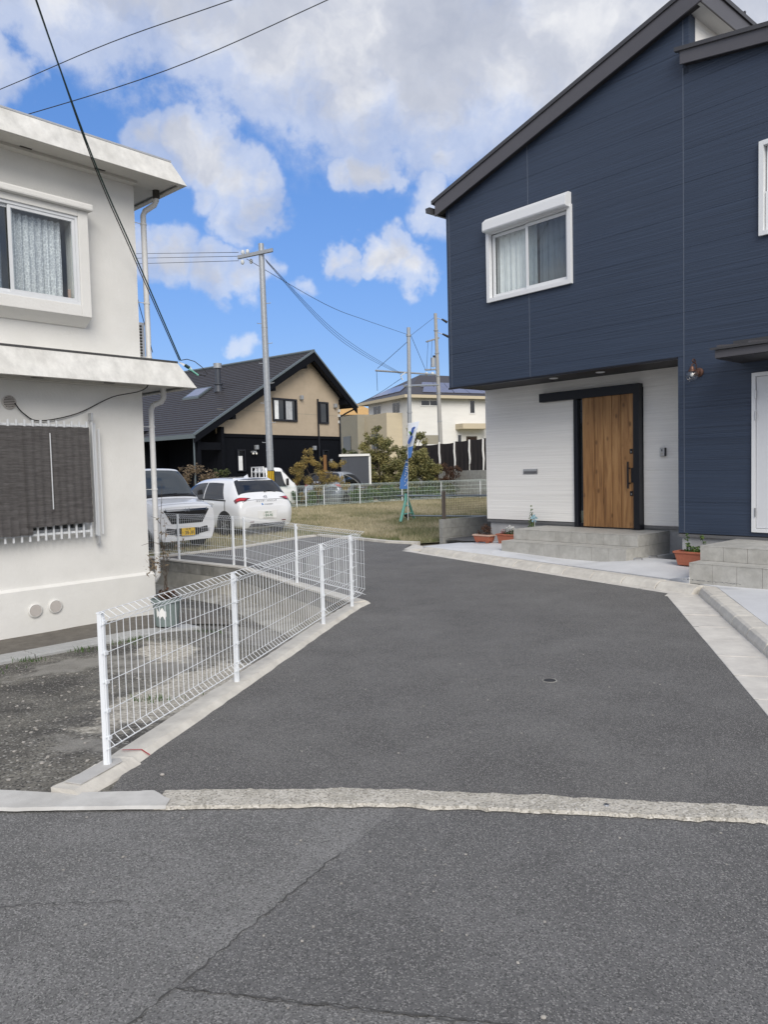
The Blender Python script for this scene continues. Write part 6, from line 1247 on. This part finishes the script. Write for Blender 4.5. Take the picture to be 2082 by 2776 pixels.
for o in kc.children:
    if o.name.split('.')[0] in ('grille', 'emblem', 'headlight', 'fog_intake', 'fog_trim', 'lower_intake', 'number_plate', 'bumper_lip'): o.location.z = -.075
wp = MB(); wp.tube([(-.6, .1, 1.18), (-.66, .5, 1.2)], .008, 5); wp.tube([(-.6, -.3, 1.19), (-.66, .2, 1.215)], .008, 5); wp.build('wiper', 'plastic_black', kc)
fbar('mirror_inside', 'plastic_black', kc, -.1, .1, 1.58, 1.64, -1.06, -1.03)
# ---- small white hatchback, rear towards us
hc = place('parked_car', 'small white hatchback parked tail out with lettering on its tailgate', 'car', -3.02, 19.6, (.70, -.714), .02)
hst = [(.0, [(.56, .30), (.66, .36), (.70, .50), (.70, .62), (.66, .70), (.58, .74), (.36, .76), (0, .765)]), (-.06, [(.66, .22), (.77, .30), (.82, .55), (.81, .73), (.76, .83), (.67, .90), (.42, .93), (0, .935)]),
       (-.2, [(.70, .2), (.81, .28), (.845, .6), (.835, .82), (.78, .96), (.69, 1.05), (.45, 1.09), (0, 1.10)]), (-.5, [(.72, .2), (.82, .28), (.85, .62), (.845, .88), (.785, 1.1), (.66, 1.33), (.48, 1.40), (0, 1.425)]),
       (-.68, [(.72, .2), (.82, .28), (.85, .62), (.845, .9), (.775, 1.15), (.625, 1.42), (.45, 1.485), (0, 1.505)]), (-1.7, [(.72, .2), (.82, .28), (.85, .62), (.845, .93), (.765, 1.2), (.61, 1.45), (.42, 1.515), (0, 1.535)]),
       (-2.45, [(.72, .2), (.82, .28), (.85, .62), (.845, .93), (.765, 1.17), (.61, 1.36), (.42, 1.42), (0, 1.44)]), (-3.1, [(.72, .2), (.82, .28), (.85, .6), (.835, .84), (.78, .94), (.66, .98), (.42, 1.01), (0, 1.02)]), (-3.85, [(.68, .2), (.77, .28), (.79, .5), (.76, .64), (.68, .74), (.56, .78), (.36, .8), (0, .81)]), (-4.06, [(.5, .25), (.56, .3), (.6, .45), (.58, .58), (.52, .64), (.44, .67), (.3, .68), (0, .69)])]
Hc = Car(hst); Hc.body('body', 'paint_pearl', hc, 50, 28)
Hc.patch('rear_window', 'car_glass', hc, [(2.12, 4.75), (2.12, 7), (3.45, 7), (3.45, 5.2)], .008, 10, (1,), True)
Hc.patch('side_window', 'car_glass', hc, [(4.05, 3.25), (5.0, 3.15), (5.0, 4.72), (4.28, 4.72)], .006, 8, (1, -1)); Hc.patch('side_window', 'car_glass', hc, [(5.06, 3.15), (6.6, 3.1), (6.15, 4.7), (5.06, 4.74)], .006, 8, (1, -1))
Hc.patch('window_trim', 'plastic_black', hc, [(3.9, 3.05), (6.7, 3.0), (6.7, 3.12), (3.9, 3.2)], .005, 10, (1, -1))
for sg in (1, -1):
    tl = Hc.patch('tail_lamp', 'lamp_dark_red', hc, [(1.35, 5.95), (2.35, 3.45), (2.0, 3.15), (1.0, 5.2)], .012, 8, (sg,))[0]
    t2 = Hc.patch('lamp_lens', 'lamp_red', hc, [(1.4, 5.6), (2.15, 3.8), (1.9, 3.6), (1.15, 5.1)], .016, 8, (sg,))[0]; t2.parent = tl
for q in ([(1.02, 4.6), (1.02, 7), (1.06, 7), (1.06, 4.6)],): Hc.patch('panel_gap', 'plastic_black', hc, q, .003, 10, (1,), True)
for q in ([(1.06, 4.6), (1.3, 4.9), (1.3, 4.95), (1.02, 4.65)], [(4.0, .9), (4.03, .9), (4.03, 3.1), (4.0, 3.1)], [(5.02, .9), (5.05, .9), (5.05, 3.1), (5.02, 3.1)], [(6.3, .9), (6.33, .9), (6.33, 3.1), (6.3, 3.1)]): Hc.patch('panel_gap', 'plastic_black', hc, q, .003, 8, (1, -1))
MB().box(-.62, -.54, -.2, .2, 1.425, 1.455).build('brake_lamp', 'lamp_dark_red', hc, bevel=.008)
MB().hexa([(-.74, -.56, 1.47), (-.5, -.52, 1.425), (-.5, .52, 1.425), (-.74, .56, 1.47), (-.74, -.54, 1.51), (-.5, -.5, 1.445), (-.5, .5, 1.445), (-.74, .54, 1.51)]).build('spoiler', 'paint_pearl', hc, bevel=.01)
MB().add([(-.85, -.02, 1.5), (-.85, .02, 1.5), (-1.08, 0, 1.52), (-.86, 0, 1.6)], [(0, 1, 3), (1, 2, 3), (2, 0, 3)]).build('antenna_fin', 'paint_pearl', hc)
wp = MB(); wp.tube([(-.2, .05, 1.14), (-.24, .2, 1.165), (-.22, .42, 1.12)], [.015, .01, .006], 6); wp.build('wiper', 'plastic_black', hc)
# tailgate lettering sits on the slanted tail
def tail(z): # x of the tail centre at height z
    return -.0-.06*min(1, max(0, (z-.765)/.17))-.14*min(1, max(0, (z-.935)/.165))
sv = Vector((-.14, 0, .165)).normalized()
em = MB(); cx, cz = tail(1.0)+.022, 1.0
em.tube([(cx+.0*math.cos(a), .055*math.cos(a), cz+.04*math.sin(a)) for a in np.linspace(0, 6.283, 17)], .006, 5, False); em.tube([(cx, -.048, cz+.022), (cx+.004, -.02, cz+.01), (cx+.004, 0, cz-.016), (cx+.004, .02, cz+.01), (cx, .048, cz+.022)], .006, 5); em.build('emblem', 'chrome', hc)
text('lettering', 'ヤマイチ・ハウジング', .062, 'ink_grey', hc, (tail(.90)+.012, .0, .90), (0, 1, 0), (-.25, 0, 1), .001, sx=1.05)
text('lettering', 'HOUSING & ESTATE', .03, 'ink_grey', hc, (tail(.83)+.012, .05, .825), (0, 1, 0), (-.3, 0, 1), .001).hide_render = False
bpy.data.objects.remove([o for o in hc.children if o.name.startswith('lettering')][-1])
MB().add([(tail(.83)+.014, -.17, .80), (tail(.83)+.014, -.12, .80), (tail(.86)+.01, -.13, .845), (tail(.86)+.01, -.165, .85)], [(0, 1, 2, 3)]).build('small_logo', 'ink_blue', hc); MB().box(.0, .006, -.1, .17, .815, .826).build('small_print', 'zinc', hc)
MB().hexa([(-.02, -.3, .44), (.012, -.27, .44), (.012, .27, .44), (-.02, .3, .44), (-.02, -.34, .66), (.006, -.31, .66), (.006, .31, .66), (-.02, .34, .66)]).build('plate_recess', 'paint_white', hc, bevel=.006)
plate(hc, .013, .55, 0, 'plate_white', '和歌山 501', '84-46', 'ink_green', 'つ')
MB().hexa([(-.1, -.66, .24), (.012, -.5, .24), (.012, .5, .24), (-.1, .66, .24), (-.1, -.7, .36), (.008, -.54, .33), (.008, .54, .33), (-.1, .7, .36)]).build('diffuser', 'plastic_black', hc, bevel=.01)
for sg in (1, -1): MB().box(-.03, .012, sg*.5-.06, sg*.5+.06, .37, .39).build('rear_reflector', 'lamp_dark_red', hc)
for x in (-.72, -3.25):
    arch(hc, Hc, x, .36, .31, .85); wheel(hc, x, .866, .305, 1, .18); wheel(hc, x, -.866, .305, -1, .18)
for x in (-1.3, -2.4): MB().box(x-.09, x+.09, -.868, -.85, .84, .87).build('door_handle', 'paint_pearl', hc, bevel=.008)
# ---- white light truck behind
tk = place('light_truck', 'small white flatbed truck with a guard frame behind the utility pole', 'truck', -4.84, 29.7, (.87, .5), .1)
tst = [(1.25, [(.5, .35), (.6, .4), (.66, .6), (.67, .8), (.66, .95), (.62, 1.05), (.4, 1.08), (0, 1.09)]), (1.18, [(.6, .3), (.68, .36), (.72, .6), (.72, .9), (.69, 1.05), (.64, 1.15), (.42, 1.18), (0, 1.19)]), (.72, [(.62, .3), (.7, .36), (.735, .6), (.735, .95), (.71, 1.25), (.63, 1.6), (.45, 1.68), (0, 1.7)]), (.5, [(.62, .3), (.7, .36), (.735, .6), (.735, .95), (.71, 1.3), (.64, 1.67), (.48, 1.75), (0, 1.77)]), (.05, [(.62, .3), (.7, .36), (.735, .6), (.735, .95), (.71, 1.3), (.64, 1.66), (.48, 1.74), (0, 1.76)]), (0, [(.6, .32), (.68, .36), (.71, .6), (.71, .95), (.69, 1.3), (.62, 1.63), (.46, 1.7), (0, 1.72)])]
Tk = Car(tst); Tk.body('cab', 'paint_white', tk, 26, 20)
Tk.patch('side_window', 'car_glass', tk, [(1.75, 3.1), (3.75, 3.1), (3.75, 4.75), (2.45, 4.75)], .008, 6, (1, -1)); Tk.patch('windscreen', 'car_glass', tk, [(1.05, 4.6), (1.05, 7), (2.1, 7), (2.1, 4.9)], .008, 6, (1,), True)
for y0, y1 in ((-.6, -.22), (-.18, .18), (.22, .6)): MB().box(-.012, -.002, y0, y1, 1.1, 1.55).build('rear_pane', 'car_glass', tk)
MB().box(-2.0, -.06, -.7, .7, .62, .68).build('bed', 'paint_white', tk)
for y in (-.7, .68): MB().box(-2.0, -.06, y, y+.03, .68, .97).build('bed_side', 'paint_white', tk)
gf = MB(); 
for y in (-.66, -.2, .2, .66): gf.tube([(-.09, y, .68), (-.09, y, 1.78)], .022, 6)
gf.tube([(-.09, -.66, 1.78), (-.09, .66, 1.78)], .022, 6); gf.tube([(-.09, -.66, 1.6), (-.09, .66, 1.6)], .016, 6); gf.build('guard_frame', 'paint_white', tk)
MB().box(.78, .84, -.92, -.76, 1.05, 1.32).build('wing_mirror', 'plastic_black', tk, bevel=.02); MB().box(.2, .3, -.745, -.735, .88, .92).build('door_handle', 'plastic_black', tk)
for x in (.75, -1.4): wheel(tk, x, .72, .27, 1, .15); wheel(tk, x, -.72, .27, -1, .15)
# ---- two more cars behind the far fence, built from the hatchback's shell
for nm, lb, x, y, hd, mt in (('parked_car', 'dark car behind the far fence beside the light truck', -3.35, 32.3, (-.62, -.78), 'paint_black'), ('parked_car', 'silver car half hidden behind the yellowing shrub', -2.6, 31.2, (-.3, -.95), 'paint_silver')):
    c_ = place(nm, lb, 'car', x, y, hd, .12); Hc.body('body', mt, c_, 40, 22); Hc.patch('rear_window', 'car_glass', c_, [(2.12, 4.75), (2.12, 7), (3.45, 7), (3.45, 5.2)], .008, 8, (1,), True)
    Hc.patch('side_window', 'car_glass', c_, [(4.05, 3.25), (6.6, 3.1), (6.15, 4.7), (4.28, 4.72)], .006, 8, (1, -1)); Hc.patch('tail_lamp', 'lamp_red', c_, [(1.45, 5.55), (2.35, 3.45), (2.0, 3.15), (1.1, 4.7)], .012, 6, (1, -1))
    for xx in (-.72, -3.25): arch(c_, Hc, xx, .36, .31, .85); wheel(c_, xx, .866, .305, 1); wheel(c_, xx, -.866, .305, -1)
# ================================================================ TREES AND SHRUBS
def tree(name, label, base, h, crown, n, size, m, seed, trunk_r=.05, cat='tree', sub=None, narrow=.45, flat=0):
    t = empty(name, label, cat, base); r = random.Random(seed); b = MB()
    top = Vector((crown[0][0]*.3, crown[0][1]*.3, h*.55)); pts = [Vector((0, 0, -.05)), Vector((.04*r.uniform(-1, 1), .04, h*.2)), top*.75, top]
    b.tube(pts, [trunk_r, trunk_r*.8, trunk_r*.6, trunk_r*.4], 7)
    for c in crown:
        cc = Vector(c[:3]); s_ = pts[1].lerp(top, r.random()); mid = (s_+cc)/2+Vector((r.uniform(-.1, .1), r.uniform(-.1, .1), .08)); b.tube([s_, mid, cc], [trunk_r*.4, trunk_r*.27, trunk_r*.1], 5)
        for q in range(3): e = cc+Vector((r.uniform(-1, 1), r.uniform(-1, 1), r.uniform(-.5, .9)))*c[3]*.85; b.tube([mid.lerp(cc, .6), (cc+e)/2, e], [trunk_r*.14, trunk_r*.1, trunk_r*.05], 4)
    b.build('trunk', 'bark', t)
    fine = []
    for c in crown:
        for q in range(9): d = Vector((r.gauss(0, 1), r.gauss(0, 1), r.gauss(0, .8))); d.normalize(); p = Vector(c[:3])+d*c[3]*r.uniform(.25, 1.15); fine.append((p.x, p.y, p.z, c[3]*r.uniform(.3, .65)))
    leafcloud('crown', fine, int(n*1.8), size*.9, m, t, flat, narrow=narrow); return t
tree('small_tree', 'small yellowing tree behind the far fence in front of the black house', (-2.62, 30.25, .25), 1.9, [(-.75, 0, 1.45, .28), (-.55, .05, 1.75, .28), (-.3, 0, 2.05, .22), (0, 0, 1.75, .25), (-.85, 0, 1.1, .25), (.5, 0, 1.2, .25), (.85, 0, 1.0, .25), (.65, 0, 1.65, .22), (1.0, 0, 1.7, .14), (-.4, 0, .95, .3), (.2, 0, .9, .3), (1.1, 0, .75, .2), (.1, 0, 1.3, .25), (-.1, 0, .5, .3), (-.7, 0, .5, .25)], 5200, .042, 'leaf_yellow', 3, .045, narrow=.32)
tree('broadleaf_tree', 'dense olive-green bushy tree right of the banner', (1.15, 34.6, .25), 2.6, [(0, 0, 1.9, .55), (.5, 0, 1.7, .5), (-.4, 0, 1.5, .55), (.9, 0, 1.4, .45), (.3, 0, 1.1, .6), (-.6, 0, .9, .5), (1.0, 0, .8, .45), (.2, 0, .5, .5), (.6, 0, 2.2, .3), (.2, .2, 2.5, .25)], 11000, .06, 'leaf_olive', 5, .08)
tree('broadleaf_tree', 'tall loose olive-green tree left of the banner, before the beige annex', (-.1, 35.5, .3), 3.1, [(-.3, 0, 2.9, .35), (-.6, 0, 2.5, .35), (.2, 0, 2.6, .4), (-.5, 0, 2.0, .45), (.1, 0, 1.9, .5), (-.7, 0, 1.5, .4), (.4, 0, 1.4, .5), (-.3, 0, 1.1, .5), (.6, 0, 2.3, .3), (.3, 0, .7, .5), (-.5, 0, .6, .45), (-.15, 0, 3.3, .2)], 7600, .06, 'leaf_olive', 8, .07)
tree('broadleaf_tree', 'thin pale-leaved tree rising behind the banner pole', (1.1, 36.5, .4), 3.1, [(.3, 0, 3.0, .28), (.6, 0, 2.75, .28), (.85, 0, 2.9, .2), (.45, 0, 3.3, .16), (.95, 0, 2.5, .2)], 900, .05, 'leaf_olive', 9, .06)
tree('broadleaf_tree', 'small dark red-leaved tree under the black netting', (2.75, 35.0, .3), 1.6, [(0, 0, 1.35, .35), (.4, 0, 1.1, .3), (-.3, 0, 1.0, .3), (.25, 0, .8, .3), (.65, 0, 1.35, .2)], 2300, .04, 'leaf_red', 11, .04)
tree('shrub', 'dark green shrub mass behind the garden shed', (-1.1, 38.5, 1.0), 1.4, [(-.8, 0, 1.2, .5), (0, 0, 1.3, .5), (.7, 0, 1.1, .45), (-.4, 0, .8, .5), (.4, 0, .7, .5)], 5000, .06, 'leaf_dark', 12, .05, 'shrub')
tree('shrub', 'low dark shrub filling the gap right of the broadleaf tree', (2.1, 34.4, .25), .9, [(0, 0, .6, .4), (.5, 0, .5, .35), (-.4, 0, .5, .35), (1.0, 0, .35, .3)], 2600, .05, 'leaf_dark', 14, .04, 'shrub')
tree('shrub', 'low leafy plants along the inside of the far fence', (-.5, 31.6, .25), .6, [(-.6, -.3, .35, .3), (0, 0, .4, .35), (.6, .2, .4, .35), (1.2, .5, .4, .35), (1.9, .9, .45, .35), (2.6, 1.2, .4, .3), (-2.2, -1.4, .3, .3), (-3.0, -2.0, .35, .3)], 5200, .05, 'leaf_green', 15, .02, 'shrub')
tree('shrub', 'dry grey-brown shrub behind the white wagon by the black house', (-6.55, 25.2, .05), 1.6, [(0, 0, 1.5, .35), (.3, 0, 1.8, .3), (-.3, 0, 1.2, .35), (.7, 0, 1.4, .3), (.1, 0, .8, .4)], 1300, .045, 'leaf_dry', 16, .04, 'shrub')
tree('shrub', 'green pointed shrub left of the white hatchback roof', (-6.3, 26.2, .05), 1.5, [(.5, 0, 1.0, .35), (.9, 0, 1.2, .3), (1.1, 0, .9, .35), (.7, 0, 1.6, .2)], 1800, .045, 'leaf_dark', 17, .04, 'shrub')
# ================================================================ POLES AND WIRES
def pole(name, label, base, top, r0_, r1_, m):
    t = empty(name, label, 'utility pole', base); b0 = Vector((0, 0, -.1)); tp = Vector(top)-Vector(base); MB().tube([b0, tp*.5, tp], [r0_, (r0_+r1_)/2, r1_], 16).build('shaft', m, t, smooth=True); return t, tp
P1, tp = pole('utility_pole', 'tall galvanised utility pole with yellow and black guard, nearest', (-3.55, 24.0, 0), (-3.63, 24.0, 8.78), .118, .085, 'zinc')
for k in range(8):
    z = 2.6+.62*k; x = tp.x*z/tp.z; sg = 1 if k % 2 else -1; MB().tube([(x+sg*.08, 0, z), (x+sg*.22, 0, z+.01), (x+sg*.22, 0, z+.03)], .011, 5).build('step_bolt', 'zinc', P1)
for z in (2.35, 3.9, 6.2): MB().lathe((tp.x*z/tp.z, 0, z), [(.122-.004*z, -.02), (.125-.004*z, -.02), (.125-.004*z, .02), (.122-.004*z, .02)], 16).build('band', 'zinc', P1)
MB().tube([(0, 0, .1), (-.005, 0, 1.72)], .124, 16).build('guard', 'guard_black', P1)
for a in (-2.2, -1.75, -1.3, -.85): MB().tube([(.125*math.cos(a), .125*math.sin(a), .1), (.125*math.cos(a), .125*math.sin(a), 1.7)], .018, 5).build('guard_stripe', 'guard_yellow', P1)
ca = MB(); ca.hexa([(-.88, .28, 8.42), (.33, -.36, 8.44), (.33, -.26, 8.44), (-.88, .38, 8.42), (-.88, .28, 8.52), (.33, -.36, 8.54), (.33, -.26, 8.54), (-.88, .38, 8.52)]); ca.build('crossarm', 'zinc', P1)
for x, z in ((-.7, 8.6), (-.55, 8.62), (-.72, 8.3), (-.45, 8.32)): MB().sphere((x, .25, z), .06, 5, (1, 1, 1.4)).build('insulator', 'insulator', P1)
P2, tp2 = pole('utility_pole', 'middle galvanised utility pole without crossarm, behind the banner', (1.36, 38, .9), (1.45, 38, 8.69), .11, .09, 'zinc')
for z in (7.4, 4.9, 3.6): MB().lathe((tp2.x*z/tp2.z, 0, z), [(.1, -.04), (.125, -.04), (.125, .04), (.1, .04)], 14).build('band', 'zinc', P2)
P3, tp3 = pole('utility_pole', 'farthest concrete utility pole with transformer beside the blue house edge', (3.42, 44, 1.4), (3.24, 44, 10.57), .135, .09, 'pole_concrete')
def rel(p): return (p[0]-3.42, p[1]-44, p[2]-1.4)
for a, e, r in (((2.66, 43.5, 8.89), (3.43, 44.2, 9.21), .05), ((2.53, 43, 7.24), (3.25, 44, 7.38), .05), ((-.24, 39.2, 6.77), (3.2, 43.5, 7.02), .05), ((1.17, 38.2, 5.84), (3.26, 43.5, 6.44), .06)): MB().tube([rel(a), rel(e)], r, 6).build('crossarm', 'zinc', P3)
MB().tube([rel((3.03, 43.8, 7.5)), rel((3.03, 43.8, 8.02))], .13, 12).build('transformer', 'zinc', P3); MB().tube([rel((3.1, 43.8, 8.0)), rel((3.1, 43.8, 8.15))], .07, 8).build('bushing', 'ink_black', P3)
for (a, e) in (((3.31, 44, 10.31), (3.6, 44, 10.22)), ((3.35, 44, 9.5), (3.62, 44, 9.38))): MB().tube([rel(a), rel(e)], .02, 5).build('strain_rod', 'zinc', P3)
for (a, e) in (((3.6, 44, 10.24), (3.92, 44, 10.04)), ((3.62, 44, 9.4), (3.98, 44, 9.22))): MB().tube([rel(a), rel(e)], [.05, .075], 8).build('strain_insulator', 'ink_black', P3)
for z in (9.6, 8.3, 7.0, 6.0, 4.4): MB().lathe((-.18*(z-1.4)/9.17, 0, z-1.4), [(.1, -.03), (.135, -.03), (.135, .03), (.1, .03)], 12).build('band', 'zinc', P3)
for x in (2.6, 2.95): MB().sphere(rel((x, 43.2, 7.05)), .1, 5).build('insulator', 'insulator', P3)
MB().tube([rel((1.25, 38.1, 6.5)), rel((1.0, 37.9, 6.3)), rel((1.1, 37.9, 6.1))], .03, 5).build('wire_coil', 'insulator', P3)
def wire(label, pts, r=.012, m='wire_black', name='overhead_wire', group='overhead wires', sag=0, n=14):
    pts = [Vector(p) for p in pts]; Q = []
    if len(pts) == 2:
        for i in range(n+1): f = i/n; p = pts[0].lerp(pts[1], f); p.z -= sag*4*f*(1-f); Q.append(p)
    else:
        A_ = [np.array(p) for p in pts]
        for i in range((len(pts)-1)*6+1): Q.append(Vector(crom(A_, i/6)))
    c = Q[len(Q)//2].copy(); o = MB(c).tube(Q, r, 6).build(name, m); o.location = c; setp(o, label, 'wire', group); return o
wire('upper of three level wires left of the nearest pole', [(-4.4, 24.3, 8.62), (-9.75, 31, 10.6)], .008); wire('middle of three level wires left of the nearest pole', [(-4.4, 24.3, 8.5), (-9.76, 31, 10.42)], .008); wire('lowest of three level wires left of the nearest pole', [(-4.4, 24.3, 8.36), (-9.77, 31, 10.2)], .008)
wire('single wire from the nearest pole to the middle pole top', [(-4.1, 24, 8.33), (-1.84, 26, 7.32), (-.56, 31, 7.73), (1.36, 38, 8.36)], .008)
for k, q in enumerate(('upper', 'middle', 'lowest')): d = -.09*k; wire('%s of three sagging wires between nearest and middle poles' % q, [(-3.52+.02*k, 24, 8.32+d*.5), (-1.96, 27.5, 7.02+d), (-.71, 32, 6.65+d), (1.05, 38, 6.44+d*.4)], .007)
wire('slanting stay from the middle pole down to the farthest pole arm', [(1.55, 38, 8.32), (2.41, 41, 7.02)], .012); wire('slanting stay from boom end up to the middle pole', [(-.15, 39, 6.85), (1.36, 38, 7.98)], .012); wire('thin wire from middle pole up to the farthest pole top', [(1.5, 38.2, 8.29), (3.13, 44, 10.32)], .01); wire('short hanging rod at the left end of the boom', [(-.2, 39.2, 6.76), (-.18, 39.2, 5.73)], .012)
for k, x in enumerate((2.75, 2.98)): wire('%s vertical wire beside the transformer of the farthest pole' % ('left' if k == 0 else 'right'), [(x, 43.4, 8.95), (x-.14, 43.1, 7.2)], .01)
wire('thin wires running left from the boom past the solar house', [(1.05, 38, 6.2), (-1.3, 41.5, 5.3), (-6, 50, 5.0)], .012)
# service cable to the white house and two wires overhead
A3 = Vector((-2.86, 10.93, 3.27))
for k, q in enumerate(('thicker green', 'thinner black')):
    d = .02*k; wire('%s service cable slanting down to the white house lower eave' % q, [(-3.6, 3.6, 10.6), (-3.5, 6.4, 8.1), (-3.44+d*.3, 8.0, 6.55), (-3.35-d, 9.2, 5.4), (-3.2-d*1.5, 10.1, 4.56), A3+Vector((-d, 0, 0))], .0105 if k == 0 else .0075, 'wire_green' if k == 0 else 'wire_black', 'service_cable')
br = empty('cable_bracket', 'white and green cable bracket on the corner of the lower eave', 'bracket', A3)
MB().hexa([(-.03, 0, -.03), (.0, 0, -.05), (.14, .02, -.15), (.12, .02, -.11), (-.03, .03, -.01), (.0, .03, -.03), (.15, .05, -.12), (.12, .05, -.08)]).build('arm', 'insulator', br)
MB().tube([(.08, 0, -.1), (.16, 0, -.15), (.25, 0, -.22)], .012, 6).build('green_sleeve', 'barrier_green', br); MB().tube([(.06, .0, -.07), (.12, 0, -.11)], .025, 6).build('clamp', 'wire_green', br)
MB().tube([(0, 0, 0), (.09, 0, .015), (.2, 0, -.02), (.3, 0, -.1), (.38, 0, -.2), (.34, 0, -.23), (.2, 0, -.2), (.1, 0, -.14)], .006, 5).build('loop_wire', 'wire_black', br)
wire('upper thin wire crossing the sky at top left', [(-16, 17, 7.4), (-9.5, 13.8, 7.5), (-5.75, 12, 7.64), (-3.68, 11, 7.74), (-1.82, 10.2, 7.79), (1.5, 8.8, 7.9), (9, 5.6, 8.3)], .0065); wire('lower thin wire crossing the sky at top left', [(-16, 14.6, 6.2), (-9.5, 13.2, 6.9), (-6.02, 12.5, 7.37), (-3.18, 12, 7.86), (-.65, 11.5, 8.54), (2.5, 10.9, 9.5), (9, 9.6, 11.6)], .007)
pt = [LW(s*KS, OW-.03-e, CAMH+(z-CAMH)*KS) for s, z, e in ((5.2, 3.1, .3), (5.05, 2.72, .45), (4.8, 2.62, .03), (4.35, 2.4, .0), (3.9, 2.3, .0), (3.72, 2.38, .0), (3.62, 2.49, .02))]
wire('thin cable looping along the white wall into the round vent', pt, .007, 'wire_black', 'wall_cable', None)
pt = [LW(SR+.05, OW+.3, 4.6), LW(SR+.16, OW+.22, 3.95), LW(SR+.25, OW+.1, 3.35)]; wire('thin cable hanging along the upper downpipe of the white house', pt, .006, 'wire_black', 'wall_cable', None)
